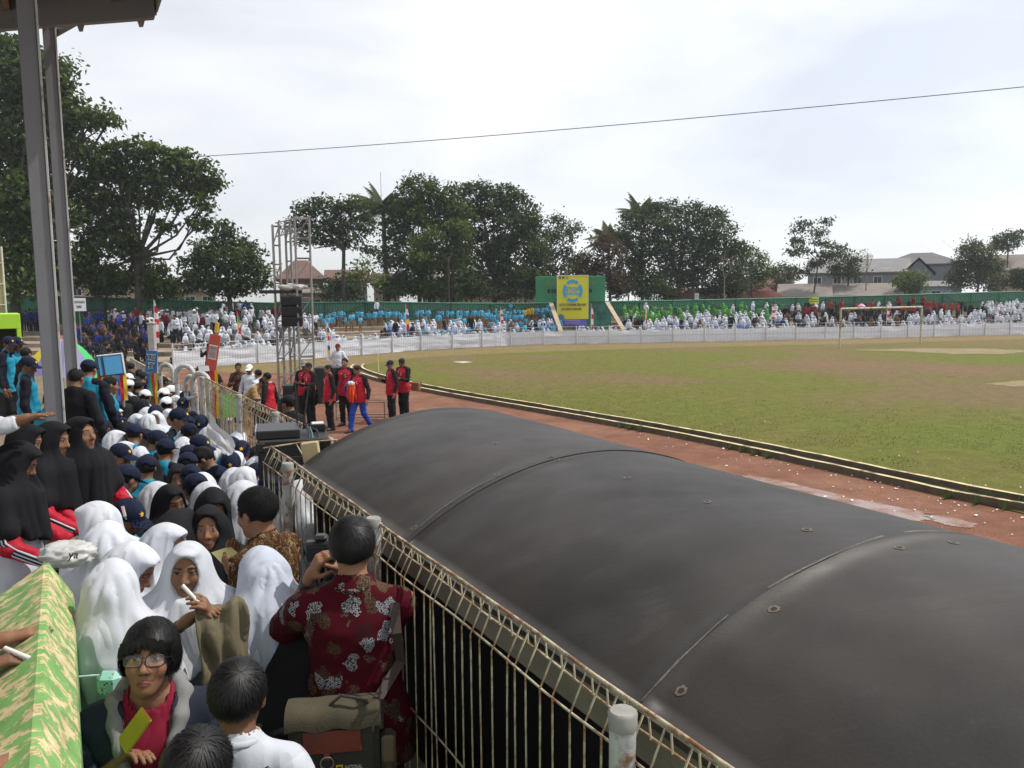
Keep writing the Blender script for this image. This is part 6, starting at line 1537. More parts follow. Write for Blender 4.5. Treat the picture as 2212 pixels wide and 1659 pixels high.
at4(girl(BK, (0,.2,0), 1.55, 2)[0], 255, 528, 20, 'woman in dark headscarf beyond the hooked pipes, beside the red banner', .0); at4(girl(BRN, (0,.2,0), 1.5, 3)[0], 302, 603, 10, 'woman in brown headscarf beyond the hooked pipes', .0)
gd, f = boy(WS, WS, (0,.05,0), 1.70, None, 'crop', 5, False, {1: ((.13,.02,-.25),(-.08,.12,-.2)), -1: ((-.13,.02,-.25),(.08,.12,-.2))}, slen=1.85, legs=NV, shoes=m_shoe)
part(gd, 'cap', f.cap(.009), cloth('maroon_cap', (.12,.012,.02))); mb = MB(); mb.tube([f.waist+Vector((.155*math.sin(a), .125*math.cos(a), -.13)) for a in [2*math.pi*k/16 for k in range(17)]], .018, 5); me = mb.mesh('belt'); me.materials.append(m_blk2); gd.append(('belt', me, None))
x, y = Z4(1318, 262); put(gd, x, y, 178, 'uniformed guard in white shirt and navy trousers standing alone on the far track', None, .0)
pg_ = boy(BK, BK, (0,.1,0), 1.66, None, 'short', 5, False, {1: ((.1,.14,-.16),(-.1,.13,.2)), -1: ((-.1,.14,-.16),(.1,.13,.2))}, slen=1.9)
x, y = Z4(183, 258); put(pg_[0], x, y, 60, 'photographer in black standing beside the cloth fence behind the red banner', None, .0)
# ================================================================== FAR CROWD ON THE TERRACES
def joinm(lst, name):
    V = []; F = []; mi = []; mats = []; o = 0
    for me, m in lst:
        if me is None: continue
        n = len(me.vertices); v = np.empty(n*3, np.float32); me.vertices.foreach_get('co', v); V.append(v.reshape(-1, 3))
        f_ = np.empty(len(me.polygons)*4, np.int32); me.loops.foreach_get('vertex_index', f_); F.append(f_.reshape(-1, 4)+o); o += n
        if m not in mats: mats.append(m)
        mi += [mats.index(m)]*len(me.polygons); bpy.data.meshes.remove(me)
    V = np.concatenate(V); F = np.concatenate(F); r = npmesh(name, V, F, mi, True, np.tile(np.array((*SKIN, 1), np.float32), (len(V), 1)))
    for m in mats: r.materials.append(m)
    return r, V, F, np.array(mi), mats
def farfig(top, bottom, head, scarf=None, legs='stand', h=1.3, step=.034, arms=None, hy=0.0):
    girl_ = head == 'scarf'; f = Fig(h, .05, (hy, .15, 0), larm=(arms or {}).get(-1), rarm=(arms or {}).get(1), legs=legs, girl=girl_); lst = []
    F_ = Field([f.hc[i]-.17 for i in range(3)], [f.hc[i]+.17 for i in range(3)], step*.62); F_.ell(f.hc, (.075*f.k,.092*f.k,.115*f.k), .01, Rm=f.hr); F_.cone(f.neck, f.hc, .05*f.k, .05*f.k, .02); lst.append((F_.mesh('h'), m_skin))
    lo, hi = f.bounds(.12)
    F_ = Field(lo, hi, step*.9)
    for sd in (-1, 1):
        S, e, w, _ = f.arms[sd]; F_.cone(w, w+(w-e).normalized()*.14*f.k, .034*f.k, .028*f.k, .01)
    lst.append((F_.mesh('hands'), m_skin))
    F_ = Field(lo, hi, step)
    for sd in (-1, 1):
        S, e, w, _ = f.arms[sd]; F_.cone(S, e, .062*f.k, .055*f.k, .03); F_.cone(e, w, .055*f.k, .045*f.k, .03); ox = Vector((sd*.05*f.k,0,0)); F_.cone(f.pelvis+ox, f.chest+ox*1.2, .115*f.k, .11*f.k, .04); F_.cone(f.chest+ox, S, .09*f.k, .06*f.k, .04)
    lst.append((F_.mesh('s'), top))
    F_ = Field(lo, hi, step)
    for sd in (-1, 1):
        a, b_, c_, d_ = f.legpts(sd)
        if girl_: F_.cone(a, b_, .12*f.k, .12*f.k, .05); F_.cone(b_, c_, .12*f.k, .11*f.k, .05)
        else: F_.cone(a, b_, .09*f.k, .068*f.k, .04); F_.cone(b_, c_, .068*f.k, .055*f.k, .03); F_.cone(c_, d_, .05*f.k, .045*f.k, .02)
    F_.d = np.maximum(F_.d, -F_.g[2][None, None, :]); lst.append((F_.mesh('l'), bottom))
    if girl_: lst.append((f.hijab(step*.62, .36, 3, .012), scarf))
    elif head == 'hair': lst.append((f.hair(step*.55, 'crop'), m_hair))
    elif head == 'cap': lst.append((f.cap(step*.5), WHC))
    return joinm(lst, 'person')
KP = cloth('khaki_trousers', (.20,.12,.06)); LT = cloth('light_turquoise', (.07,.34,.52), .6)
W2 = cloth('grey_white_cotton', (.42,.44,.50))  # a greyer white, for variety among the far scarves
FK = {
 'tq': [farfig(LT, KP, 'hair', h=1.28), farfig(LT, KP, 'hair', h=1.32, hy=.6, arms=hold)],
 'tqs': [farfig(LT, KP, 'hair', legs='sit', h=1.3)],
 'wh': [farfig(W_, GREY, 'scarf', W_, h=1.42), farfig(W_, GREY, 'scarf', W_, h=1.45, hy=.6, arms=hold)],
 'whs': [farfig(W_, GREY, 'scarf', W_, 'sit', 1.42), farfig(WS, GREY, 'scarf', W_, 'sit', 1.42, hy=.7), farfig(LB, GREY, 'scarf', WS, 'sit', 1.38, hy=-.6), farfig(W_, DT, 'scarf', W2, 'sit', 1.45, hy=.2, arms=hold)],
 'lbs': [farfig(LB, cloth('blue_skirt', (.05,.12,.40)), 'scarf', W_, 'sit', 1.42)],
 'ws': [farfig(WS, DT, 'hair', h=1.58), farfig(WS, DT, 'hair', h=1.6, hy=-.6, arms=hold), farfig(WS, DT, 'cap', h=1.6)],
 'mr': [farfig(cloth('maroon_jacket', (.14,.012,.02)), DT, 'hair', h=1.58)],
 'rb': [farfig(RB, NV, 'hair', h=1.55), farfig(RB, NV, 'hair', h=1.55, hy=.7, arms=hold)],
 'rbs': [farfig(RB, NV, 'hair', legs='sit', h=1.55)],
 'dk': [farfig(BK, DT, 'hair', legs='sit', h=1.5), farfig(NV, DT, 'hair', legs='sit', h=1.5, hy=.5), farfig(BK, DT, 'scarf', BK, 'sit', 1.45), farfig(NV, DT, 'hair', legs='sit', h=1.48, hy=-.6), farfig(BK, DT, 'hair', h=1.5), farfig(BRN, DT, 'scarf', BRN, 'sit', 1.42)],
 'gn': [farfig(GRN, DT, 'hair', h=1.35), farfig(GRN, GRN, 'scarf', cloth('green_scarf', (.08,.30,.05)), h=1.38)],
 'rd': [farfig(cloth('dull_red', (.30,.02,.02)), DT, 'hair', h=1.5)],
 'yl': [farfig(cloth('yellow_shirt', (.6,.42,.03)), KP, 'hair', h=1.35)],
}
DESC = {'tq': 'boy in light blue shirt and khaki trousers standing on the terrace behind the tower', 'tqs': 'boy in light blue shirt seated on the terrace steps', 'wh': 'girl in white headscarf standing on the left terrace behind the cloth fence', 'whs': 'girl in white headscarf seated on the left terrace behind the cloth fence',
 'lbs': 'girl in white headscarf and pale blue shirt seated on the terrace', 'ws': 'student in white shirt standing on the upper left terrace before the green fence', 'mr': 'student in maroon jacket standing on the upper left terrace', 'rb': 'student in royal blue uniform standing on the far left terrace', 'rbs': 'student in royal blue uniform seated on the far left terrace', 'dk': 'dark-clothed student seated on the lower left terrace',
 'gn': 'student in bright green on the right terrace', 'rd': 'student in dull red on the right terrace', 'yl': 'boy in yellow shirt on the middle terrace'}
spots = []
rf_ = random.Random(5)
def row(kinds, x0, x1, t0, t1, n, jit=1.0, nrow=None):
    """people spread along the terrace: photo columns x0..x1, depth t0..t1, in rows"""
    for k in range(n):
        x = x0+(x1-x0)*(k+.5+rf_.uniform(-.45, .45)*jit)/n; t_ = rf_.uniform(t0, t1)
        if rf_.random() < .2: continue
        ks = kinds.split(); spots.append((ks[rf_.randrange(len(ks))], x, t_))
TREAD = [.10+(k+.5)*.9/NSTEP for k in range(NSTEP)]
def tier(k): c = TREAD[k]; return c-.07, c+.07
row('rb', 40, 122, *tier(4), 9); row('rb rb rb rbs', 168, 300, *tier(4), 15); row('rb rbs rb', 168, 320, *tier(3), 12); row('rbs dk', 168, 330, *tier(2), 16); row('dk dk rbs', 165, 335, *tier(1), 20); row('dk', 170, 330, .05, .16, 18)
row('ws ws ws mr', 232, 440, *tier(4), 22); row('ws mr ws whs', 270, 470, *tier(3), 15); row('ws ws wh mr', 440, 610, *tier(4), 20); row('wh whs wh', 395, 610, *tier(3), 20); row('whs whs wh', 395, 612, *tier(2), 18); row('whs', 395, 640, *tier(1), 16); row('whs whs whs lbs dk', 380, 660, .055, .09, 34); row('whs ws', 330, 400, *tier(2), 8); row('wh ws', 600, 690, *tier(3), 8); row('wh whs', 600, 690, *tier(2), 7)
nleft = len(spots)
row('tq', 688, 880, .90, .97, 26, .6); row('tq', 890, 1010, .90, .97, 15, .6); row('tq tq tq tq yl', 1015, 1200, .90, .97, 24, .8); row('tq', 690, 780, *tier(3), 7); row('tq tqs', 830, 1010, *tier(3), 12); row('tqs tq', 1030, 1200, *tier(3), 26); row('tqs lbs', 1060, 1210, *tier(2), 16)
row('whs lbs', 690, 720, *tier(1), 4); row('whs whs lbs', 830, 1060, *tier(2), 26); row('whs whs tqs lbs dk', 830, 1180, *tier(1), 38); row('whs whs whs tqs dk', 670, 1205, .055, .09, 62); row('tqs', 1120, 1210, *tier(1), 12)
row('whs', 1250, 1345, .055, .09, 10)
row('gn', 1345, 1380, *tier(4), 7); row('gn wh gn', 1380, 1700, *tier(4), 24); row('whs lbs gn whs', 1350, 1690, *tier(3), 42); row('whs lbs whs dk gn', 1350, 1690, *tier(2), 46); row('whs lbs dk', 1350, 1700, *tier(1), 40); row('whs', 1345, 1720, .055, .09, 46, .8)
row('dk dk dk rd wh', 1690, 1990, *tier(4), 30); row('dk dk dk rd', 1700, 2010, *tier(3), 34); row('dk dk whs', 1700, 1990, *tier(2), 34); row('dk dk dk whs', 1720, 1950, *tier(1), 26); row('dk dk whs', 1725, 1940, .055, .09, 22)
row('rd rd dk', 1990, 2130, *tier(4), 14); row('rd dk', 1990, 2140, *tier(3), 14); row('whs', 1950, 2212, .055, .09, 30); row('whs wh', 2010, 2050, *tier(1), 8); row('wh whs', 2120, 2212, *tier(4), 14); row('wh whs', 2120, 2212, *tier(3), 14); row('whs wh', 2090, 2212, *tier(2), 16); row('whs', 1960, 2212, *tier(1), 26)
# boys standing on the wall top before the green fence
WALLSP = [(484,'ws'),(493,'ws'),(503,'ws'),(520,'ws'),(532,'rb'),(546,'ws'),(815,'ws'),(1103,'tq'),(1185,'tq'),(1940,'rd'),(1972,'rd'),(1992,'rd')]
LIMIT = 115
WD = {'ws': 'boy in white shirt standing up on the wall top before the green fence', 'rb': 'boy in dark blue standing up on the wall top before the green fence', 'tq': 'boy in light blue standing up on the wall top before the green fence', 'rd': 'youth in red standing up on the wall top at the right terrace'}
bulk = {}
cnt = 0
def face_cam(p): return math.degrees(math.atan2(p.x, -p.y))+180
def drop(kind, p, i, single, extra=''):
    me, V, F, mi, mats = FK[kind][rf_.randrange(len(FK[kind]))]
    a = R(180+rf_.uniform(-80, 80))+math.atan2(-p.x, p.y)*.6; s_ = rf_.uniform(.84, 1.08)
    if single:
        o = link('person', me); o.location = p; o.rotation_euler = (0, 0, a); o.scale = (s_,)*3
        tag(o, extra or DESC[kind], 'person', 'crowd on the far terraces, '+kind_name[kind])
    else:
        c_, sn = math.cos(a)*s_, math.sin(a)*s_
        W = np.stack([V[:, 0]*c_-V[:, 1]*sn+p.x, V[:, 0]*sn+V[:, 1]*c_+p.y, V[:, 2]*s_+p.z], 1)
        bulk.setdefault('l', []).append((W, F, mi, mats))
kind_name = {'tq': 'boys in light blue', 'tqs': 'seated boys in light blue', 'wh': 'standing girls in white', 'whs': 'seated girls in white', 'lbs': 'seated girls in pale blue', 'ws': 'white shirts', 'mr': 'maroon jackets', 'rb': 'royal blue uniforms', 'rbs': 'seated royal blue uniforms', 'dk': 'dark clothes', 'gn': 'green shirts', 'rd': 'red shirts', 'yl': 'yellow shirts'}
for i, (kind, x, t_) in enumerate(spots):
    p = tpos(x, t_)
    if kind in ('whs', 'dk', 'lbs', 'tqs', 'rbs') and t_ < .09: p.z = .12
    drop(kind, p, i, i < nleft and cnt < LIMIT)
    if i < nleft: cnt += 1
for x, kind in WALLSP:
    p = outer(x); p.z = wallz1; d_ = (CAM-p); d_.z = 0; drop(kind, p+d_.normalized()*-.02, 0, True, WD[kind])
Vb = []; Fb = []; Mb = []; mats_ = []; o = 0
for W, F, mi, mats in bulk['l']:
    mp_ = np.array([mats_.index(m) if m in mats_ else (mats_.append(m) or len(mats_)-1) for m in mats]); Vb.append(W); Fb.append(F+o); Mb.append(mp_[mi]); o += len(W)
Vb = np.concatenate(Vb); me = npmesh('distant_crowd', Vb, np.concatenate(Fb), np.concatenate(Mb), True, np.tile(np.array((*SKIN, 1), np.float32), (len(Vb), 1)))
tag(link('distant_crowd', me, mats_), 'dense mass of seated and standing school pupils on the middle and right terraces', 'crowd', kind='stuff')
print('far people', len(spots), 'bulk verts', len(Vb))
# ================================================================== THINGS IN THE STADIUM
def frame_at(px, py, d, yaw=0.0):
    """matrix: origin at the photo pixel and distance, X to the right, Y away from the camera, Z up"""
    p = atd(px, py, d); a = math.atan2(p.x, p.y); return Matrix.Translation(p) @ Matrix.Rotation(-a+yaw, 4, 'Z')
def thing_at(name, M, label, cat, group=None):
    o = empty(name, M.translation, M.to_euler().z, label, cat, group); return o
def S_(d): return d/F0                                   # metres per photo pixel at that distance
# ---- scoreboard with banner
d = 63.0; k = S_(d); M = frame_at(1232, 653, d); zb0 = M.translation.z
sb = thing_at('scoreboard', M, 'large green scoreboard with yellowish letters behind the hanging yellow banner', 'scoreboard')
mg = mat('scoreboard_green', (.018,.17,.075), .55, .2, .6, .1, 8); mteal = mat('weathered_teal', (.02,.16,.11), .6, .35, .5, col2=(.01,.06,.05), dscale=.8, damt=.4)
mb = MB(); mb.bbox((-75*k,0,0),(75*k,.35,56*k), .03); mb.build('board', mg, sb)
mb = MB(); mb.box((-40*k,.10,-zb0-.0),(88*k,.25,-.003)); mb.build('back_panel', mteal, sb)
mb = MB()
for x0, x1 in ((-49,-44),(-41,-37),(-35,-31),(34,39),(41,46)):
    mb.box((x0*k,-.02,20*k),(x1*k,-.002,29*k))
mb.build('score_slot', mat('slot_black', (.015,.012,.012), .8), sb)
mol = mat('ochre_letters', (.16,.17,.05), .7)
text_mesh('STADION', 13*k, mol, sb, Matrix.Translation((-30*k,-.012,41*k)) @ Matrix.Rotation(R(90),4,'X'), width=46*k); text_mesh('SURYA', 13*k, mol, sb, Matrix.Translation((24*k,-.012,41*k)) @ Matrix.Rotation(R(90),4,'X'), width=46*k) if False else text_mesh('TOR', 13*k, mol, sb, Matrix.Translation((42*k,-.012,41*k)) @ Matrix.Rotation(R(90),4,'X'), width=22*k)
mbeam = mat('beige_beam', (.42,.34,.22), .8, .2, 1.5)
for x0, x1 in ((-42, -18), (79, 113)):
    mb = MB(); vs = []
    for (x, z, y) in ((x0, 0, -.25), (x1, -62, -3.2)):
        for dx, dy in ((-4.5,0),(4.5,0),(4.5,.4),(-4.5,.4)): vs.append(((x+dx)*k, y+dy, max(z*k, -zb0+.0)))
    mb.add(vs, [(0,1,2,3),(7,6,5,4),(0,4,5,1),(1,5,6,2),(2,6,7,3),(3,7,4,0)]); mb.build('prop', mbeam, sb)
bn = thing_at('hanging_banner', Matrix.Translation((0,0,0)) @ frame_at(1237, 653, d-.5), 'yellow banner with blue ring and STOP NARKOBA print hung over the scoreboard', 'banner')
my = mat('banner_yellow', (.62,.58,.02), .6, .06, 1, trans=.1); mbl = mat('banner_blue', (.03,.30,.62), .6, .1); mpu = mat('banner_violet', (.10,.09,.38), .6, .2, 1.5); mpt = mat('banner_dark_text', (.05,.05,.05), .7); mwt = mat('banner_white_edge', (.7,.7,.7), .7)
def sheet(x0, x1, z0, z1, y, m, name, par, nx=14, nz=16, amp=.04, taper=0.0):
    vs = []; fs = []
    for i in range(nx+1):
        for j in range(nz+1):
            a, b_ = i/nx, j/nz; x = x0+(x1-x0)*a; z = z0+(z1-z0)*b_; x += taper*(1-b_)*(.5-a)*(x1-x0)
            vs.append((x, y+amp*math.sin(a*5+b_*3)*(.3+.7*(1-b_)), z))
    for i in range(nx):
        for j in range(nz): o = i*(nz+1)+j; fs.append((o, o+nz+1, o+nz+2, o+1))
    mb = MB(); mb.add(vs, fs, 0, True); return mb.build(name, m, par)
sheet(-33*k, 33*k, -36*k, 57*k, 0, my, 'cloth', bn); sheet(-30*k, 30*k, -52*k, -36*k, .0, mpu, 'cloth_foot', bn, 14, 6)
for x in (-33.6, 33.0): mb = MB(); mb.box((x*k,-.012,-36*k),((x+.7)*k,.02,57*k)); mb.build('hem', mwt, bn)
mb = MB(); mb.box((-33*k,-.06,56.5*k),(33*k,.02,57.6*k)); mb.build('hem', mwt, bn)
for a0 in (52, 142, 232, 322):
    vs = []; fs = []
    for j in range(13):
        a = R(a0+76*j/12)
        for r_ in (15.2, 21.0): vs.append((r_*k*math.cos(a), -.075, 24*k+r_*1.14*k*math.sin(a)))
    for j in range(12): o = 2*j; fs.append((o, o+1, o+3, o+2))
    mb = MB(); mb.add(vs, fs); mb.build('ring_print', mbl, bn)
TX = lambda x, z, y=-.08: Matrix.Translation((x*k, y, z*k)) @ Matrix.Rotation(R(90),4,'X')
text_mesh('STOP', 13*k, mbl, bn, TX(0, 27), bold=.012, width=29*k); text_mesh('NARKOBA', 7*k, mbl, bn, TX(0, 18), bold=.006, width=29*k)
text_mesh('UNTUK SUKABUMI LEBIH BAIK', 8*k, mpt, bn, TX(0, -5.5), bold=.006, width=58*k); text_mesh('DAN BERSIH NARKOBA', 8*k, mpt, bn, TX(-3, -14.5), bold=.006, width=44*k)
for x in (-27, -20, -12): mb = MB(); mb.bbox(((x-2.4)*k,-.085,50*k),((x+2.4)*k,-.07,55*k), .004); mb.build('emblem_print', mat('emblem_%d' % x, (.10,.10,.06) if x < -13 else (.25,.3,.1), .7, .5, 30), bn)
for z in (-39, -42.5, -46): mb = MB(); mb.box((-17*k,-.06,(z-.7)*k),(16*k,-.045,(z+.4)*k)); mb.build('print_line', mat('violet_print', (.35,.33,.62), .7), bn)
mb = MB(); vs = [(-25*k,-.07,-33*k)]+[(-25*k+7*k*math.cos(2*math.pi*j/16), -.07, -33*k+8*k*math.sin(2*math.pi*j/16)) for j in range(16)]; mb.add(vs, [(0,1+(j+1) % 16,1+j) for j in range(16)]); mb.build('round_print', mat('grey_blue_print', (.08,.17,.28), .7), bn)
# ---- goal
gl = onz(1813.5, 753, .0); gr_ = onz(1988, 742.5, .0); mgo = mat('goal_paint', (.42,.40,.30), .6, .25, 3, col2=(.22,.15,.08), dscale=4, damt=.4)
go = empty('football_goal', gl, 0, 'weathered white football goal without net on the far field', 'goal')
for p in (gl, gr_): mb = MB(); mb.tube([p, p+Vector((0,0,2.44))], .065, 10); rel(mb.build('post', mgo), go)
mb = MB(); mb.tube([gl+Vector((0,0,2.44)), gr_+Vector((0,0,2.44))], .065, 10); rel(mb.build('crossbar', mgo), go)
# ---- corner flag
p = onz(818, 804, 0); cf = empty('corner_flag', p, 0, 'small yellow flag on a thin stick at the near corner of the grass', 'flag')
mb = MB(); mb.tube([(0,0,0),(0,0,.85)], .014, 6); mb.build('stick', mwt, cf); mb = MB(); mb.add([(0,0,.52),(.13,.02,.58),(.12,-.02,.72),(0,0,.80),(-.12,.02,.60)], [(0,1,2,3),(0,3,4)]); mb.build('cloth', mat('flag_yellow', (.7,.55,.04), .7), cf)
# ---- truss tower with hanging loudspeakers
d = 25.5; k = S_(d); pt = onz(642, 858, 0); M = Matrix.Translation(pt) @ Matrix.Rotation(R(-8), 4, 'Z')
d = (pt-CAM).dot(_f); k = S_(d); H = (858-474)*k
tw = empty('truss_tower', pt, R(14), 'steel truss tower carrying black loudspeakers beside the track', 'tower'); mtr = mat('galvanised_pipe', (.24,.235,.225), .5, .25, 4, col2=(.2,.16,.12), dscale=3, damt=.35)
def ladder(x0, x1, y0, y1, z0, z1, par):
    for x, y in ((x0,y0),(x1,y0),(x1,y1),(x0,y1)): mb = MB(); mb.tube([(x,y,z0),(x,y,z1)], .038, 7); mb.build('upright', mtr, par)
    n = int((z1-z0)/.62)
    for i in range(n+1):
        z = z0+.05+(z1-z0-.1)*i/n; mb = MB()
        for a, b_ in (((x0,y0),(x1,y0)),((x1,y0),(x1,y1)),((x1,y1),(x0,y1)),((x0,y1),(x0,y0))): mb.tube([(*a,z),(*b_,z)], .022, 5)
        o = mb.build('rung', mtr, par); o['kind'] = 'stuff'
        if i < n and i % 2 == 0:
            z2 = z0+.05+(z1-z0-.1)*(i+1)/n; mb = MB(); mb.tube([(x0,y0,z),(x1,y0,z2)], .019, 5); mb.build('diagonal', mtr, par)
            mb = MB(); mb.tube([(x1,y0,z),(x1,y1,z2)], .019, 5); mb.build('diagonal', mtr, par)
ladder(8*k, 38*k, -.15, .30, 0, H, tw); ladder(-38*k, -25*k, .25, .50, 0, H-.25, tw); ladder(-12*k, -2*k, .42, .62, 0, H-.1, tw)
for z in (H-.05, H-.5): mb = MB(); mb.tube([(-32*k,.3,z-.15),(10*k,.1,z)], .024, 6); mb.build('boom', mtr, tw)
for j in range(4): f_ = j/4; mb = MB(); mb.tube([((-32+42*f_)*k,.3-.2*f_,H-.65+.15*f_),((-32+42*(f_+.25))*k,.3-.2*(f_+.25),H-.2+.15*f_)], .015, 5); mb.build('boom_web', mtr, tw)
for z0 in (.35, 1.25, 2.1):
    mb = MB(); mb.tube([(-30*k,.27,z0),(12*k,-.1,z0+.85)], .016, 5); mb.build('cross_brace', mtr, tw); mb = MB(); mb.tube([(12*k,-.1,z0),(-30*k,.27,z0+.85)], .016, 5); mb.build('cross_brace', mtr, tw)
zs = (858-632)*k; mb = MB(); mb.bbox((-70*k,.05,zs-.05),(18*k,.15,zs+.07), .01); mb.build('beam', m_blk, tw)
for i in range(3):
    z1 = zs-.12-i*.345; Mx = Matrix.Rotation(R(6+5*i), 4, 'X'); r_ = empty('hanging_loudspeaker', tw.matrix_basis @ Vector((-4*k,.02,z1)), R(10), ['black loudspeaker box hung highest in the truss tower','black loudspeaker box hung in the middle of the truss tower','black loudspeaker box hung lowest and tilted in the truss tower'][i], 'loudspeaker', 'hanging loudspeakers')
    mb = MB(); mb.bbox((-.34,-.22,-.32),(.34,.22,0), .012, M=Mx); mb.build('cabinet', m_blk, r_); mb = MB(); mb.bbox((-.31,-.236,-.29),(.31,-.2205,-.03), .004, M=Mx); mb.build('grille', m_grill, r_)
    mb = MB(); mb.bbox((-.36,-.03,-.06),(-.342,.03,.03), .004, M=Mx); mb.build('hanging_bracket', mtr, r_)
# crumpled sheet on the beam
blobmesh('tarpaulin', tw.matrix_basis @ Vector((-2*k,.05,zs+.16)), (.5,.2,.09), mat('pale_tarpaulin', (.5,.5,.48), .6, .2, 4), 4, .3, .03, 'crumpled pale tarpaulin on the beam above the hanging loudspeakers', 'tarpaulin')
# ---- sound equipment on the track
def crate(name, zx0, zx1, zyb, zyt, label, cat, depth=.5, m=m_blk, yaw=0.1, parts=()):
    x0, y0 = Z4((zx0+zx1)/2, zyb); p = onz(x0, y0, 0); dd = (p-CAM).dot(_f); kk = .2451*S_(dd); w_ = (zx1-zx0)*kk; h_ = (zyb-zyt)*kk
    r_ = empty(name, p+Vector((0,depth/2,0)), yaw, label, cat); mb = MB(); mb.bbox((-w_/2,-depth/2,0),(w_/2,depth/2,h_), .012); mb.build('cabinet', m, r_)
    mb = MB(); mb.bbox((-w_/2+.04,-depth/2-.015,.05),(w_/2-.04,-depth/2-.001,h_-.05), .004); mb.build('front', m_grill, r_)
    for sx_ in (-1, 1): mb = MB(); mb.bbox((sx_*(w_/2-.03)-.03,-depth/2-.02,h_-.07),(sx_*(w_/2-.03)+.03,-depth/2+.03,h_+.004), .004); mb.build('corner_guard', m_blk2, r_)
    return r_, w_, h_
crate('subwoofer', 1115, 1330, 790, 476, 'big black loudspeaker cabinet standing behind the red-shirted men', 'loudspeaker', .7)
crate('amplifier_rack', 835, 985, 905, 632, 'black amplifier rack under the truss tower', 'rack', .5)
crate('amplifier_rack', 780, 840, 910, 740, 'short grey equipment case left of the amplifier rack', 'rack', .4, mat('case_grey', (.10,.10,.10), .6, .2))
bt = empty('metal_frame_table', onz(*Z4(1520, 935), 0), R(-4), 'low empty metal frame table behind the red-shirted men', 'table'); kk = .2451*S_((bt.location-CAM).dot(_f))
for x in (-215*kk, 215*kk):
    for y in (0, .55): mb = MB(); mb.tube([(x,y,0),(x,y,.50)], .02, 6); mb.build('leg', mtr, bt)
for z in (.5, .08):
    mb = MB(); mb.tube([(-215*kk,0,z),(215*kk,0,z)], .018, 6); mb.build('rail', mtr, bt); mb = MB(); mb.tube([(-215*kk,.55,z),(215*kk,.55,z)], .018, 6); mb.build('rail', mtr, bt)
for x in (-215*kk, 0, 215*kk): mb = MB(); mb.tube([(x,0,.5),(x,.55,.5)], .016, 6); mb.build('rail', mtr, bt)
# ---- floodlight on the fence end
fl = thing_at('floodlight', frame_at(438, 800, 11.6, .3), 'small black floodlight on the end of the cream fence', 'floodlight')
mb = MB(); mb.bbox((-.085,-.05,-.05),(.085,.05,.055), .012, M=Matrix.Rotation(R(-25),4,'X')); mb.build('housing', m_blk2, fl); mb = MB(); mb.bbox((-.075,-.058,-.04),(.075,-.051,.045), .003, M=Matrix.Rotation(R(-25),4,'X')); mb.build('glass', mat('lamp_glass', (.35,.35,.36), .15), fl)
mb = MB(); mb.tube([(0,0,-.05),(0,.02,-.16),(.0,.03,-1.2)], .012, 6); mb.build('bracket', m_blk2, fl)
# ---- placards
def streamers(par, z0, z1, cols, w=.05):
    for i, c in enumerate(cols):
        mb = MB(); x = (i-(len(cols)-1)/2)*w; vs = []
        for j in range(7): zz = z0+(z1-z0)*j/6; o_ = .015*math.sin(j*1.3+i*2); vs += [(x-w/2,-.02+o_,zz),(x+w/2,-.02+o_*.5,zz)]
        mb.add(vs, [(2*j,2*j+1,2*j+3,2*j+2) for j in range(6)], 0, True); mb.build('streamer', mat('streamer_%s' % c, {'r': (.55,.02,.02), 'y': (.7,.45,.02), 'g': (.03,.30,.08), 'b': (.03,.12,.5), 'o': (.7,.2,.02)}[c], .7), par)
d = 12.6; k = S_(d); pl = thing_at('placard', frame_at(327.5, 781, d, R(-28)), 'blue placard reading VIRUS HIV on a pole wrapped in coloured cloth', 'sign'); Mt = Matrix.Rotation(R(5), 4, 'Y')
mb = MB(); mb.bbox((-13*k,-.01,-24*k),(13*k,.01,24*k), .003, M=Mt); mb.build('panel', mat('placard_blue', (.04,.17,.42), .6, .1), pl)
for txt, z in (('VIRUS', 9), ('HIV', -9)):
    text_mesh(txt, 15*k, mwt, pl, Mt @ Matrix.Translation((0,-.0125,z*k)) @ Matrix.Rotation(R(90),4,'X'), bold=.012, width=(22 if txt == 'VIRUS' else 16)*k); text_mesh(txt, 15*k, m_blk2, pl, Mt @ Matrix.Translation((0,-.0155,z*k)) @ Matrix.Rotation(R(90),4,'X'), width=(22 if txt == 'VIRUS' else 16)*k, bold=.002)
mb = MB(); mb.tube([(0,.02,24*k),(0,.02,-pl.location.z+.45)], .018, 6); mb.build('pole', mtr, pl); streamers(pl, -25*k, -.75, 'bgry', .04)
d = 13.6; k = S_(d); pr = thing_at('placard', frame_at(460, 762, d, R(-25)), 'tilted red and white placard on a pole wrapped in red and yellow cloth', 'sign'); Mt = Matrix.Rotation(R(11), 4, 'Y')
mb = MB(); mb.bbox((-12*k,-.01,-40*k),(12*k,.01,40*k), .003, M=Mt); mb.build('panel', mat('placard_red', (.52,.075,.04), .6, .1), pr); mb = MB(); mb.box((-9*k,-.014,-14*k),(9*k,-.0102,17*k), M=Mt); mb.build('white_field', mwt, pr)
for q in range(4): text_mesh('NARKOBA', 7*k, mat('placard_print', (.25,.05,.05), .7), pr, Mt @ Matrix.Translation(((-6+4*q)*k,-.0165,1.5*k)) @ Matrix.Rotation(R(90),4,'X') @ Matrix.Rotation(R(90),4,'Z'), width=26*k)
mb = MB(); mb.tube([Mt @ Vector((0,.02,56*k)), Mt @ Vector((0,.02,-pr.location.z))], .018, 6); mb.build('pole', mtr, pr); streamers(pr, -38*k, -1.1, 'rry', .05); mb = MB(); mb.bbox((-.03,-.0,44*k),(.03,.03,66*k), .004, M=Mt); mb.build('pole_cloth', MATS['streamer_y'], pr)
d = 48.0; k = S_(d); ks = thing_at('placard', frame_at(170.5, 658, d), 'white placard reading KONTINGEN SMK beside the farther steel column', 'sign')
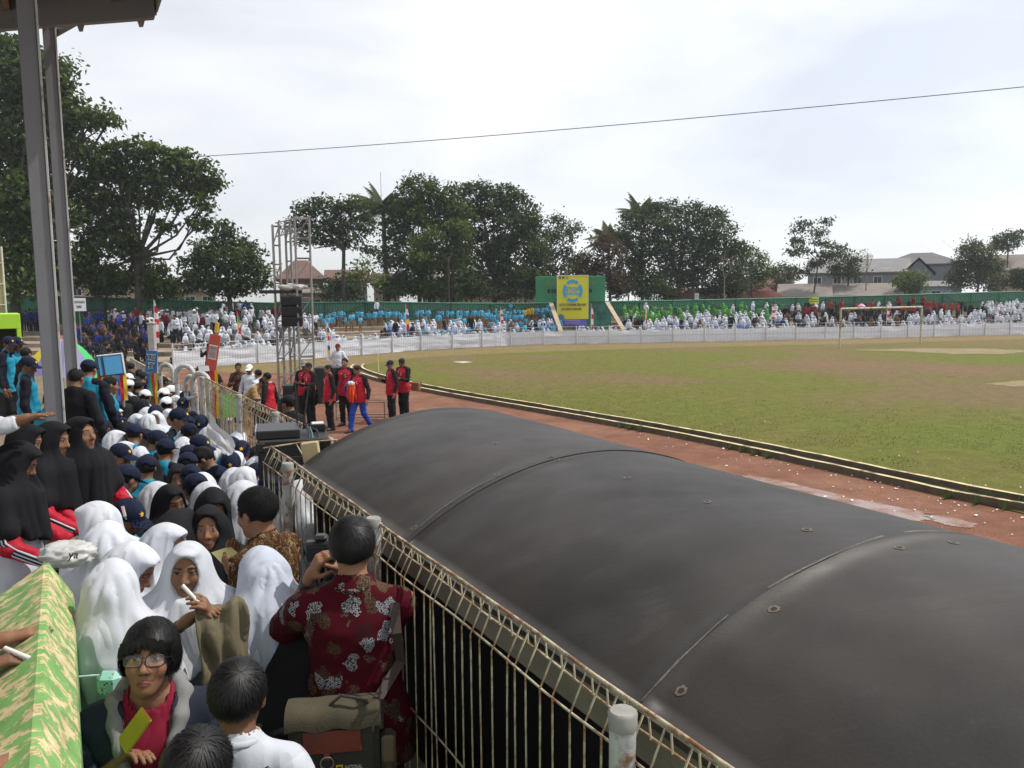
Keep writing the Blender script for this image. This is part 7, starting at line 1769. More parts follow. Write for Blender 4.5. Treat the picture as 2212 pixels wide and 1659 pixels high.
mb = MB(); mb.bbox((-13.5*k,-.01,-14*k),(13.5*k,.01,14*k), .003); mb.build('panel', mat('placard_white', (.62,.63,.68), .7, .06), ks); text_mesh('KONTINGEN', 7*k, m_blk2, ks, Matrix.Translation((0,-.013,5*k)) @ Matrix.Rotation(R(90),4,'X'), width=22*k, bold=.006); text_mesh('SMK', 8.5*k, m_blk2, ks, Matrix.Translation((0,-.013,-5*k)) @ Matrix.Rotation(R(90),4,'X'), width=11*k, bold=.006)
mb = MB(); mb.tube([(0,.03,13*k),(0,.03,-ks.location.z)], .02, 6); mb.build('pole', mtr, ks)
for px, py, w_, h_, c, lab in ((1757, 649.5, 22, 14, (.55,.55,.03), 'small yellow notice hung on the green fence at right'), (1505, 640, 9, 12, (.45,.6,.5), 'small pale notice on the green fence above the green-shirted pupils')):
    d = lerp_tab(OUT, px, 1)-.4; k = S_(d); nb_ = thing_at('notice_board', frame_at(px, py, d), lab, 'sign'); mb = MB(); mb.bbox((-w_/2*k,-.01,-h_/2*k),(w_/2*k,.01,h_/2*k), .003); mb.build('panel', mat('notice_%d' % px, c, .7, .1), nb_)
    for z in (.2, -.15): mb = MB(); mb.box((-w_*.38*k,-.013,(z-.05)*h_*k),(w_*.38*k,-.0105,(z+.06)*h_*k)); mb.build('print_line', mpt, nb_)
    mb = MB(); mb.tube([(-w_/2*k,.012,h_/2*k),(0,.05,h_/2*k+.12),(w_/2*k,.012,h_/2*k)], .008, 5); mb.build('cord', mtr, nb_)
# ---- blue painted box on a stand with coloured cloth
d = 11.0; k = S_(d); bxr = thing_at('painted_box', frame_at(240, 787, d, R(8)), 'sky blue painted box with white edges on a stand draped in coloured cloth', 'box'); Mt = Matrix.Rotation(R(-9), 4, 'X') @ Matrix.Rotation(R(-4), 4, 'Y')
mb = MB(); mb.bbox((-26*k,.0,-24*k),(26*k,.22,22*k), .006, M=Mt); mb.build('box_body', mat('box_dark_blue', (.03,.07,.14), .6, .1), bxr); mb = MB(); mb.box((-24*k,-.006,-22*k),(22*k,-.001,19.5*k), M=Mt); mb.build('panel', mat('panel_sky_blue', (.06,.26,.48), .6, .06), bxr)
for lo_, hi_ in (((-26*k,-.016,19.8*k),(26*k,-.0015,22.4*k)), ((22.4*k,-.016,-24*k),(26*k,-.0015,19.6*k))): mb = MB(); mb.bbox(lo_, hi_, .003, M=Mt); mb.build('white_edge', mwt, bxr)
mb = MB(); mb.box((-17*k,-.018,-24*k),(-14*k,-.0065,19.4*k), M=Mt); mb.build('dark_strip', m_blk2, bxr)
streamers(bxr, -24*k, -.5, 'ryrgybry', .045)
for x in (-.14, .14): mb = MB(); mb.tube([(x,.1,-22*k),(x,.1,-bxr.location.z+.45)], .02, 6); mb.build('leg', mtr, bxr)
# ---- umbrellas
def umbrella(px, py, d, rpx, hpx, cols, label, tilt=0.0, group='umbrellas', nseg=8, floor=.45):
    k_ = S_(d); r_ = thing_at('umbrella', frame_at(px, py, d), label, 'umbrella', group); Rr = rpx*k_; Hh = hpx*k_; Mt = Matrix.Rotation(R(tilt), 4, 'Y')
    for s_ in range(nseg):
        vs = []; fs = []
        for i in range(5):
            a = 2*math.pi*(s_+i/4)/nseg; sc2 = 1-.04*math.sin(math.pi*i/4)
            for j in range(6): q = j/5; vs.append(Mt @ Vector((Rr*q*sc2*math.cos(a), Rr*q*sc2*math.sin(a), -Hh*(1-math.cos(q*1.5))/(1-math.cos(1.5)))))
        for i in range(4):
            for j in range(5): o = i*6+j; fs.append((o, o+6, o+7, o+1))
        mb = MB(); mb.add(vs, fs, 0, True); m_ = mat('umbrella_%s' % str(cols[s_ % len(cols)]), cols[s_ % len(cols)], .55, .06, 3, trans=.25); mb.build('gore', m_, r_)
        a = 2*math.pi*s_/nseg; mb = MB(); mb.tube([Mt @ Vector((Rr*q*math.cos(a), Rr*q*math.sin(a), -Hh*(1-math.cos(q*1.5))/(1-math.cos(1.5))-.008)) for q in (0,.35,.7,1)], .005, 4); mb.build('rib', m_blk2, r_)
    mb = MB(); mb.tube([Mt @ Vector((0,0,.06)), Mt @ Vector((0,0,-.9)), Vector((0,0,-r_.location.z+floor))], .014, 6); mb.build('pole', mtr, r_); return r_
umbrella(140, 733, 15.5, 84, 76, [(.05,.52,.14), (.05,.52,.14), (.20,.18,.38), (.70,.53,.04), (.70,.53,.04), (.20,.18,.38), (.20,.18,.38), (.05,.52,.14)], 'large yellow, violet and green umbrella behind the steel columns', 6)
umbrella(131, 730, 22, 14, 9, [(.65,.03,.12)], 'small pinkish red umbrella between the steel columns', 0)
umbrella(1861, 656, 71, 9, 6, [(.75,.25,.42), (.7,.4,.5)], 'small pink umbrella on the right terrace above the goal', 0, floor=.96)
umbrella(2163, 677, 76, 8, 4, [(.7,.65,.05)], 'small yellow umbrella on the terrace near the right edge', 0, floor=.5)
# ---- flags
fc_ = {'r': mat('flag_red', (.55,.015,.02), .7, .1, trans=.15), 'w': mat('flag_white', (.70,.70,.70), .7, .05, trans=.15), 'y': mat('flag_gold', (.70,.42,.03), .7, .1), 'b': mat('flag_blue', (.03,.08,.35), .7, .1), 'g': mat('flag_green', (.05,.3,.08), .7)}
def flag(px, pyt, pyb, d, bands, label, wpx=8, lean=0.0, frac=.62, group='tall narrow flags along the fence', ground=0.0):
    k_ = S_(d); top = atd(px, pyt, d); r_ = empty('flag', (top.x, top.y, ground), math.atan2(-top.x, top.y), label, 'flag', group); Hh = top.z-ground
    mb = MB(); mb.tube([(-lean*Hh,0,0),(-lean*Hh*.3,0,Hh*.6),(0,0,Hh)], [.028,.022,.008], 6); mb.build('pole', mwt, r_)
    L_ = (pyb-pyt)*k_; n = len(bands)
    for i, c in enumerate(bands):
        vs = []; fs = []
        for j in range(7):
            q = (i+j/6)/n; z = Hh-L_*q; w_ = wpx*k_*min(1, q*2.6+.12); x0 = -lean*Hh*.5*q
            for e in range(5): vs.append((x0+w_*e/4, .07*math.sin(q*9+e*.9)*(e/4), z-.10*w_*e/4+.04*math.sin(q*14)*(e/4)))
        for j in range(6):
            for e in range(4): o = j*5+e; fs.append((o, o+1, o+6, o+5))
        mb = MB(); mb.add(vs, fs, 0, True); mb.build('cloth_band', fc_[c], r_)
    return r_
flag(332, 648, 742, 36, 'wrwrwrw', 'tall red and white flag on a leaning pole above the dark crowd at left', 9, .03, group=None, ground=.3)
flag(512, 672, 732, 43, 'rgyrw', 'narrow multicoloured flag before the white headscarves left of the tower', 6); flag(705, 688, 765, 44, 'rwbyrwby', 'multicoloured flag just right of the truss tower', 6)
flag(876, 657, 722, 51, 'rwbyrb', 'red, blue and gold flag above the middle of the cloth fence', 7); flag(1081, 663, 705, 55, 'rwrwrw', 'red and white striped flag left of the scoreboard', 6); flag(1277, 655, 712, 57, 'rwrwr', 'red and white flag before the scoreboard banner', 5)
flag(1668, 656, 690, 62, 'rwrwr', 'red and white flag before the green-shirted pupils', 6); flag(1917, 652, 692, 66, 'rwrwrw', 'red and white flag behind the football goal', 5); flag(2152, 650, 690, 72, 'rwr', 'thin flag near the right edge of the terrace', 4); flag(1395, 662, 700, 58, 'wyr', 'small gold flag right of the scoreboard', 3)
# ---- concrete post, lime wall, beige panel at the left edge
p = atd(327, 700, 34); cp = empty('concrete_post', (p.x, p.y, .3), 0, 'weathered concrete post with red and white cloth beside the blue placard', 'post'); mb = MB(); mb.bbox((-.13,-.13,0),(.13,.13,p.z-.3), .02); mb.build('shaft', mat('post_concrete', (.33,.32,.30), .9, .2, 3), cp); mb = MB(); mb.bbox((-.16,-.16,p.z-.3),(.16,.16,p.z-.24), .01); mb.build('cap', MATS['post_concrete'], cp)
d = 16.0; k = S_(d); lw = thing_at('lime_booth', frame_at(-40, 724, d), 'lime green painted wall with dark opening at the left edge', 'booth'); ml = mat('lime_paint', (.36,.62,.03), .6, .08, 2)
mb = MB(); mb.bbox((-60*k,0,12*k),(74*k,1.2,45*k), .01); mb.build('upper_wall', ml, lw); mb = MB(); mb.bbox((66*k,.0,-lw.location.z+.9),(74*k,1.2,12*k-.002), .004); mb.build('pier', ml, lw); mb = MB(); mb.box((-60*k,.55,-lw.location.z+.9),(65.8*k,.6,12*k-.003)); mb.build('dark_recess', m_dark, lw)
d = 17.5; k = S_(d); bw = thing_at('beige_panel', frame_at(-12, 684, d), 'tall beige mesh panel with pale post at the left edge above the lime wall', 'panel'); mb = MB(); mb.bbox((-60*k,.0,-.4),(20*k,.06,146*k), .004); mb.build('panel', mat('beige_panel', (.30,.25,.14), .8, .2, 4), bw); mb = MB(); mb.tube([(22*k,0,-2.0),(22*k,0,150*k)], .022, 8); mb.build('post', mat('pale_post', (.55,.52,.42), .6), bw)
for z in (25, 70, 115): mb = MB(); mb.tube([(-60*k,-.02,z*k),(22*k,-.02,z*k)], .012, 6); mb.build('rail', MATS['pale_post'], bw)
# ---- overhead cable
a, b_ = atd(430, 338, 64), atd(2330, 176, 30); mb = MB(); pts = []
for j in range(25): f_ = j/24; p = a.lerp(b_, f_); pts.append((p.x, p.y, p.z-.9*4*f_*(1-f_)*.25))
mb.tube(pts, [.028-.012*j/24 for j in range(25)], 5); tag(mb.build('overhead_cable', m_blk2), 'thin dark cable crossing the sky above the field', 'cable')
# ---- litter on the track and grass (uncountable scraps)
rl = np.random.RandomState(3); vs = []; fs = []
for i in range(170):
    if i < 125: q = rl.uniform(.05, 1)**.7; x = 1250+1000*q; y0 = lerp_tab(sorted(KERB_PX), x, 1); y = y0+rl.exponential(26)*(.4+q)+2
    else: x = rl.uniform(1500, 2212); y = lerp_tab(sorted(KERB_PX), x, 1)-rl.exponential(45)-14
    p = onz(x, y, 0); s_ = rl.uniform(.010, .024)*(1 if rl.rand() < .9 else 1.7); a = rl.uniform(0, 6.28); o = len(vs)
    for q in range(4): t_ = a+q*1.57; vs.append((p.x+s_*math.cos(t_)*rl.uniform(.6, 1.2), p.y+s_*math.sin(t_)*rl.uniform(.6, 1.2), (.03 if i >= 125 else .012)+rl.uniform(0, .02)))
    fs.append((o, o+1, o+2, o+3))
mb = MB(); mb.add(vs, fs); tag(mb.build('litter', mat('paper_scrap', (.70,.70,.70), .7, .1)), 'scattered white paper scraps along the kerb', 'litter', kind='stuff')
# ---- grass blades on the near part of the field and weeds along the kerb
rg2 = np.random.RandomState(9); n = 36000; X = rg2.uniform(560, 2240, n); Yr = rg2.uniform(0, 1, n)**1.5
kx = np.array([q[0] for q in sorted(KERB_PX)]); ky = np.array([q[1] for q in sorted(KERB_PX)]); yk = np.interp(X, kx, ky); ys = yk-9-(yk-9-770)*Yr; ok = (X > 840)
X = X[ok]; ys = ys[ok]; n = len(X)
dx = (X-W0/2)/F0; dy = (ys-H0/2)/F0; dirv = np.outer(np.ones(n), np.array(_f))+np.outer(dx, np.array(_r))-np.outer(dy, np.array(_u)); tt = (.012-CAMZ)/dirv[:, 2]; P = dirv*tt[:, None]+np.array((0, 0, CAMZ))
keep = np.array([mnoise.noise(Vector((p[0]*.12, p[1]*.12, 4)))+.5*mnoise.noise(Vector((p[0]*.5, p[1]*.5, 1))) for p in P]) > -.05; P = P[keep]; n = len(P)
h_ = rg2.uniform(.008, .026, n); a = rg2.uniform(0, 6.28, n); w_ = rg2.uniform(.008, .018, n); bx = np.stack([np.cos(a)*w_, np.sin(a)*w_, np.zeros(n)], 1); tip = P+np.stack([rg2.normal(0, .02, n), rg2.normal(0, .02, n), h_], 1)
V = np.stack([P-bx, P+bx, tip], 1).reshape(-1, 3); F = np.arange(n*3).reshape(-1, 3)
tag(link('grass_blades', npmesh('grass_blades', V, F, None, False), mat('grass_blade', (.135,.15,.028), .8, .35, 1.2, trans=.25, coord='Object')), 'short green grass blades on the near field', 'grass', kind='stuff')
V = []; F = []
for i in range(2600):
    j = rg2.randint(len(kp)-40) ; p = kp[j]; cl_ = mnoise.noise(Vector((p.x*.6, p.y*.6, 7)))
    if cl_ < .12: continue
    off = rg2.choice([-.30, .12, .15]); t_ = (kp[j+1]-kp[j]).normalized(); q = p+Vector((-t_.y, t_.x, 0))*(off+rg2.normal(0, .05)); hh = rg2.uniform(.06, .20); a = rg2.uniform(0, 6.28); o = len(V)
    V += [(q.x-.01*math.cos(a), q.y-.01*math.sin(a), .0), (q.x+.01*math.cos(a), q.y+.01*math.sin(a), .0), (q.x+rg2.normal(0, .06), q.y+rg2.normal(0, .06), hh)]; F.append((o, o+1, o+2))
tag(link('kerb_weeds', npmesh('kerb_weeds', V, F, None, False), mat('weed', (.07,.11,.02), .8, .3, trans=.25)), 'straggly weeds growing along the kerb and drain', 'weeds', kind='stuff')

# ---- bright green cloth hung behind the cream fence
gc = []; fs = []
for i in range(7):
    for j in range(9): q = atd(474+6*i, 850+6.5*j, 10.6-.16*i); gc.append(q+Vector((0, .02*math.sin(i*2+j), 0)))
for i in range(6):
    for j in range(8): o = i*9+j; fs.append((o, o+1, o+10, o+9))
mb = MB(); mb.add(gc, fs, 0, True); tag(mb.build('green_cloth', mat('lime_cloth', (.12,.55,.06), .5, .3, 18, trans=.2)), 'bright green cloth hanging behind the cream wire fence', 'cloth')
# ================================================================== TREES
def leaf_mat(name, c1, c2, brown=0.0):
    m = bpy.data.materials.new(name); m.use_nodes = True; t = m.node_tree; b = t.nodes['Principled BSDF']; l = t.links.new
    at = N(t, 'ShaderNodeAttribute', attribute_name='Col'); mx = N(t, 'ShaderNodeMix', data_type='RGBA'); mx.inputs[6].default_value = (*c1, 1); mx.inputs[7].default_value = (*c2, 1); l(at.outputs['Fac'], mx.inputs[0]); l(mx.outputs[2], b.inputs['Base Color'])
    b.inputs['Roughness'].default_value = .6; b.inputs['Specular IOR Level'].default_value = .25
    tr = N(t, 'ShaderNodeBsdfTranslucent'); l(mx.outputs[2], tr.inputs[0]); ms = N(t, 'ShaderNodeMixShader', inp={0: .38}); l(b.outputs[0], ms.inputs[1]); l(tr.outputs[0], ms.inputs[2]); l(ms.outputs[0], t.nodes['Material Output'].inputs[0]); return m
LF = leaf_mat('leaf_green', (.026,.050,.010), (.10,.15,.026)); LFl = leaf_mat('leaf_light', (.045,.085,.015), (.14,.20,.035)); LFd = leaf_mat('leaf_dark', (.024,.044,.014), (.08,.118,.028)); LFb = leaf_mat('leaf_brown', (.05,.032,.018), (.11,.075,.035)); LFg = leaf_mat('leaf_greyish', (.04,.055,.02), (.12,.14,.05))
m_bark = mat('bark', (.055,.042,.032), .95, .35, 3, .6, 12)
def tree(px, pyb, d, lobes, lm, label, leaf=.26, dens=1.0, trunk=.28, seed=1, name='tree', group='trees behind the green fence', clump=1.0, hollow=.45, limbs=True):
    trunk *= .62
    r_ = np.random.RandomState(seed); base = atd(px, pyb, d); base.z = 0.0; root = empty(name, base, 0, label, 'tree', group); k_ = S_(d)
    V = []; F = []; Cc = []; cents = []
    for (x, y, rx, ry) in lobes:
        c = atd(x, y, d + r_.uniform(-.5, .5)*rx*k_*1.3); c = np.array(c-base); R3 = np.array((rx*k_, .5*(rx+ry)*k_*.95, ry*k_)); cents.append((c, R3))
        # leaf clumps spread over the outer part of the lobe
        nc = int(max(8, 52*dens*(rx*ry*k_*k_)/2.2)); 
        for q in range(nc):
            u = r_.normal(size=3); u /= np.linalg.norm(u); rad = (hollow+(1.08-hollow)*r_.rand()); cc = c+u*R3*rad; cr = (.34+.34*r_.rand())*clump
            nl = int(r_.randint(13, 24)); tone = np.clip(.45+.25*r_.normal(), 0, 1)
            off = r_.normal(size=(nl, 3))*cr*np.array((.62,.62,.42)); nrm = r_.normal(size=(nl, 3))*.8+np.array((0,0,.9))+off*.5; nrm /= np.linalg.norm(nrm, axis=1)[:, None]
            a = np.cross(nrm, r_.normal(size=(nl, 3))); a /= np.linalg.norm(a, axis=1)[:, None]; b_ = np.cross(nrm, a); s_ = leaf*(.55+.75*r_.rand(nl))[:, None]
            p = cc+off; droop = np.array((0,0,-1))*.25*s_
            V.append(np.stack([p-a*s_*.5, p+b_*s_*.34, p+a*s_*.62+droop, p-b_*s_*.34], 1).reshape(-1, 3)); Cc.append(np.repeat(np.clip(tone+.18*r_.normal(size=nl), 0, 1), 4))
    V = np.concatenate(V); n = len(V)//4; F = np.arange(n*4).reshape(-1, 4); tn = np.concatenate(Cc); col = np.stack([tn, tn, tn, np.ones_like(tn)], 1)
    o = link('crown', npmesh('crown', V, F, None, False, col), lm, root)
    mb = MB(); ztop = max(c[2] for c, _ in cents); zlow = min(c[2]-R3[2] for c, R3 in cents); zf = max(1.8, zlow+.25*(ztop-zlow))
    lean = r_.normal(0, .35, 2); tp = np.array((lean[0], lean[1], zf)); pts = [np.zeros(3), tp*.5+r_.normal(0, .08, 3), tp]; mb.tube([Vector(p) for p in pts], [trunk*1.25, trunk, trunk*.85], 8); mb.build('trunk', m_bark, root)
    if limbs:
        mb = MB()
        for c, R3 in cents:
            mid = tp*.45+c*.55+r_.normal(0, .35, 3)+np.array((0,0,-.12*np.linalg.norm(c-tp))); mb.tube([Vector(tp*.92), Vector(tp*.7+mid*.3), Vector(mid), Vector(c)], [trunk*.55, trunk*.42, trunk*.28, trunk*.10], 6, cap=False)
            for q in range(3):
                e = c+r_.normal(size=3)*R3*.7; mb.tube([Vector(mid*.4+c*.6), Vector((c+e)/2+r_.normal(0, .15, 3)), Vector(e)], [trunk*.18, trunk*.11, trunk*.04], 5, cap=False)
        mb.build('limbs', m_bark, root)
    return root
tree(30, 640, 55, [(20,112,55,40),(75,150,60,42),(128,165,34,42),(25,185,60,50),(90,215,60,42),(150,245,50,36),(205,255,42,22),(232,262,18,14),(40,275,75,50),(120,300,60,40),(170,330,34,26),(20,350,60,55),(90,375,62,48),(30,430,70,55),(100,460,60,50),(25,520,70,60),(95,545,55,50),(40,600,80,45)], LF, 'tallest tree at the far left rising behind the steel columns', .33, 1.5, .5, 1, clump=1.1)
tree(300, 640, 58, [(300,322,42,26),(352,335,40,24),(402,345,38,22),(440,375,34,24),(240,330,42,26),(462,400,16,14),(215,365,40,28),(290,375,55,32),(360,385,55,28),(420,405,45,22),(190,410,45,34),(250,425,50,32),(330,430,36,24),(195,465,42,34),(260,480,45,32),(372,440,26,18),(440,440,20,22),(350,485,26,18),(430,478,28,18),(210,520,40,32),(275,540,42,30),(190,580,45,34),(250,600,50,32),(325,590,38,34),(360,615,26,20)], LF, 'broad tree with open branching left of the truss tower', .33, 1.45, .42, 2)
tree(492, 640, 57, [(488,492,14,18),(480,520,34,26),(520,535,36,26),(445,545,36,26),(555,565,24,28),(490,560,55,32),(420,578,34,26),(455,600,46,30),(530,600,45,32),(405,612,26,22),(565,605,18,26),(495,622,60,22)], LFd, 'low dense round tree directly left of the truss tower', .26, 1.7, .3, 3)
tree(745, 640, 66, [(655,455,24,20),(690,448,34,22),(735,442,30,20),(775,448,30,22),(640,490,24,18),(680,488,40,24),(735,480,42,26),(785,485,28,26),(715,515,38,18),(668,520,30,14),(770,520,24,16),(800,540,18,14)], LFd, 'spreading dark tree with bare lower limbs right behind the truss tower', .27, 1.25, .26, 4)
tree(905, 642, 70, [(905,398,38,20),(945,415,38,24),(880,425,36,26),(930,450,46,28),(975,440,26,22),(895,470,40,26),(950,490,45,28),(860,505,36,26),(905,525,40,26),(850,555,36,28),(895,575,40,26),(945,560,36,30),(870,610,40,24),(925,610,40,24),(985,470,34,30),(990,530,34,34),(985,590,40,30),(850,470,26,26)], LF, 'tall full tree just right of the palm', .29, 1.35, .32, 5)
tree(965, 642, 68, [(905,520,24,14),(930,508,22,14),(985,490,24,14),(1005,505,20,12),(905,552,24,16),(930,562,22,14)], LFl, 'lighter green tree among the dark trees right of the palm', .26, 1.8, .14, 6)
tree(1070, 642, 73, [(1005,415,28,22),(1045,412,34,20),(1090,418,34,24),(1120,440,30,26),(1010,455,38,26),(1065,455,46,28),(1110,480,42,30),(1145,500,30,28),(1000,500,32,28),(1055,510,38,26),(1120,530,42,30),(1020,550,34,32),(1160,550,30,30),(1070,565,36,30),(1110,590,46,28),(1035,605,40,26),(1150,605,36,24),(975,480,34,34),(980,560,36,34),(1085,535,40,30),(1150,470,22,26)], LFd, 'tall dark tree in the middle of the row left of the scoreboard', .29, 1.35, .34, 7)
tree(1190, 642, 77, [(1205,475,22,14),(1240,490,22,14),(1220,510,30,18),(1190,505,16,18),(1180,545,30,26),(1225,550,26,22),(1165,590,36,28),(1205,595,34,28),(1170,520,26,22),(1250,570,22,22),(1150,620,30,18)], LFd, 'thinner dark tree behind the left side of the scoreboard', .26, 1.2, .2, 8)
tree(1290, 645, 74, [(1300,525,28,22),(1330,545,26,26),(1280,560,28,22),(1310,585,34,30),(1275,600,26,22),(1330,610,32,24)], LFb, 'reddish brown leaved tree right behind the scoreboard', .24, 1.5, .2, 9)
tree(1470, 645, 78, [(1395,455,30,16),(1440,448,30,16),(1490,452,34,16),(1540,465,34,18),(1365,480,32,20),(1420,490,46,28),(1490,495,50,28),(1555,500,36,26),(1345,520,30,28),(1400,535,46,32),(1470,545,55,36),(1540,545,50,34),(1590,545,24,30),(1370,580,40,34),(1440,600,55,32),(1520,600,60,34),(1585,595,26,30)], LFd, 'largest dense rounded dark tree right of the scoreboard', .27, 1.6, .4, 10)
tree(1625, 645, 84, [(1612,545,20,14),(1635,558,24,18),(1610,580,26,22),(1645,585,22,22),(1625,610,34,20)], LFl, 'small lighter tree at the right foot of the large rounded tree', .24, 1.5, .14, 11)
tree(1748, 642, 84, [(1745,483,26,6),(1785,478,14,5),(1725,497,18,6),(1770,502,22,7),(1720,522,26,8),(1775,525,24,7),(1805,535,16,7),(1735,540,22,8),(1790,552,30,9),(1710,545,14,6),(1762,570,26,8),(1735,585,24,8)], LFd, 'slender layered tree with gaps standing alone at right', .26, 1.5, .13, 12, hollow=.2)
tree(1825, 642, 86, [(1815,548,20,14),(1845,558,18,16),(1825,575,28,16),(1805,590,20,12),(1840,592,20,12)], LFd, 'small dark tree just right of the slender layered tree', .24, 1.5, .14, 13)
tree(1968, 642, 82, [(1965,592,16,12),(1950,606,18,14),(1985,606,18,14),(1968,620,30,14)], LFl, 'round pale-leaved bush before the grey hall roofs', .24, 1.6, .1, 14)
tree(2110, 640, 84, [(2100,530,16,16),(2120,550,30,24),(2085,560,26,26),(2140,575,26,26),(2105,590,45,28),(2070,600,26,24),(2145,610,28,20)], LFg, 'greyish green drooping tree at right in front of the halls', .25, 1.7, .18, 15)
tree(2178, 640, 98, [(2165,512,22,10),(2195,508,22,12),(2180,528,30,14),(2150,532,14,10)], LFd, 'small tree behind the roofs near the right edge', .25, 1.6, .14, 16)
tree(2200, 640, 82, [(2205,590,20,16),(2190,610,22,18),(2222,605,20,20)], LFd, 'dark bush at the right edge behind the green fence', .25, 1.6, .12, 17)
tree(1690, 642, 92, [(1690,580,20,12),(1665,590,16,10),(1715,590,18,12),(1690,600,30,14)], LFd, 'low dark tree between the slender tree and the small lighter tree', .24, 1.4, .1, 18)
tree(790, 640, 62, [(785,575,22,14),(765,590,20,14),(800,600,24,16)], LFl, 'low light green shrub tree before the bluish house', .22, 1.5, .09, 19)
tree(1250, 645, 80, [(1262,590,24,20),(1240,575,20,16),(1255,615,26,18)], LFd, 'dark shrub tree just left behind the scoreboard top', .24, 1.5, .1, 20)
for i, (x, y, d, lm, lab) in enumerate(((225,615,60,LFd,'dark shrub behind the green fence under the broad left tree'),(345,625,61,LF,'green shrub between the broad tree and the dense round tree'),(860,615,69,LFd,'dark shrub at the foot of the palm'),(945,622,69,LF,'green shrub under the tall full tree'),(1015,622,71,LFd,'dark shrub left of the row of middle trunks'),(1090,620,72,LFd,'dark shrub under the tall dark middle tree'),(1140,612,74,LF,'green shrub just left of the scoreboard'),(1350,615,76,LFd,'dark shrub right of the scoreboard'),(1410,622,77,LFd,'dark shrub under the left side of the largest rounded tree'),(1560,622,79,LFd,'dark shrub under the right side of the largest rounded tree'),(110,600,58,LFd,'dark shrub between the steel columns'),(155,560,57,LF,'leafy shrub tree right of the farther column'),(735,620,67,LFd,'dark shrub under the spreading dark tree'))):
    tree(x, 642, d, [(x-22,y,24,20),(x+18,y-8,24,22),(x,y+14,36,16),(x+34,y+10,20,16)], lm, lab, .25, 1.4, .12, 40+i, 'shrub', 'shrubs behind the green fence', limbs=False)
# palms
def palm(px, pyc, pyb, d, rpx, label, nfr=22, seed=1, trunk=.16, lm=LFg):
    r_ = np.random.RandomState(seed); top = atd(px, pyc, d); root = empty('palm_tree', (top.x, top.y, 0), 0, label, 'tree', 'palms behind the green fence'); k_ = S_(d); H_ = top.z; mb = MB(); mb.tube([(0.25,0,0),(.12,0,H_*.5),(0,0,H_)], [trunk*1.5, trunk*1.1, trunk*.7], 8); mb.build('trunk', m_bark, root)
    for i in range(nfr):
        a = 2*math.pi*i/nfr+r_.uniform(-.15, .15); el = r_.uniform(.1, 1.45); L_ = rpx*k_*r_.uniform(.95, 1.3); V = []; F = []; n = 12; pts = []
        for j in range(n+1):
            f_ = j/n; r2 = L_*(f_*math.cos(el)*.9+.25*f_*f_); z = L_*(math.sin(el)*f_-.62*f_*f_*(.25+.75*math.cos(el))); pts.append(np.array((r2*math.cos(a), r2*math.sin(a), H_+z)))
        side = np.array((-math.sin(a), math.cos(a), 0))
        for j in range(1, n+1):
            p = pts[j]; t_ = pts[j]-pts[j-1]; ll = L_*.34*math.sin(math.pi*min(.97, .12+.85*j/n))
            for sg in (-1, 1):
                for q in (0, .33, .66):
                    b0 = p-t_*q; o = len(V); tip = b0+side*sg*ll*.75+t_*.5+np.array((0,0,-.62*ll)); w_ = t_*.2+np.array((0,0,.03)); V += [b0-w_, b0+w_, tip]; F.append((o, o+1, o+2))
        tn = np.full(len(V), r_.uniform(.2, .9)); me = npmesh('frond', np.array(V), F, None, False, np.stack([tn, tn, tn, np.ones_like(tn)], 1)); link('frond', me, lm, root)
    return root
palm(828, 455, 642, 72, 74, 'tall palm with drooping fronds standing in the tree row right of the tower', 28, 2, .20); palm(1385, 470, 642, 86, 60, 'palm top showing above the left shoulder of the large rounded tree', 18, 3, .12); palm(1315, 520, 642, 78, 50, 'palm fronds above the reddish brown tree behind the scoreboard', 16, 4, .12)
# bare trees
def bare(px, pyb, pyt, d, label, seed):
    r_ = random.Random(seed); b0 = atd(px, pyb, d); root = empty('bare_tree', (b0.x, b0.y, 0), 0, label, 'tree', 'bare trees behind the green fence'); H_ = atd(px, pyt, d).z; mb = MB()
    def grow(p, dr, ln, rad, lev):
        q = p+dr*ln; mb.tube([p, (p+q)/2+Vector((r_.uniform(-1, 1), r_.uniform(-1, 1), 0))*ln*.05, q], [rad, rad*.85, rad*.65], 5, cap=False)
        if lev:
            for _ in range(3): grow(q, (dr+Vector((r_.uniform(-.75, .75), r_.uniform(-.75, .75), r_.uniform(-.1, .5)))).normalized(), ln*r_.uniform(.55, .8), rad*.6, lev-1)
    mb2 = MB(); z0 = H_*.45; mb2.tube([(0,0,0),(0,0,z0)], [.12,.09], 6); mb2.build('trunk', mat('pale_bark', (.22,.18,.14), .9, .2), root); grow(Vector((0,0,z0)), Vector((0,0,1)), H_*.22, .07, 4); mb.build('branches', MATS['pale_bark'], root)
bare(1565, 640, 545, 74, 'pale leafless tree before the large rounded tree', 3); bare(1870, 640, 545, 84, 'thin leafless tree beside the grey hall roof', 5)
# masts
for px, y0, y1, d, lab in ((822, 372, 640, 75, 'thin antenna mast rising above the palm'), (1404, 420, 640, 88, 'thin antenna mast above the large rounded tree'), (678, 600, 650, 62, 'dark pole with a pale lamp left of the truss tower')):
    p = atd(px, y0, d); b0 = Vector((p.x, p.y, 0)); r_ = empty('mast', b0, 0, lab, 'mast'); mb = MB(); mb.tube([(0,0,0),(0,0,p.z)], [.045,.018], 6); mb.build('pole', m_blk2, r_); mb = MB(); mb.tube([(-.18,0,p.z*.86),(.18,0,p.z*.86)], .012, 5); mb.build('crossarm', m_blk2, r_)
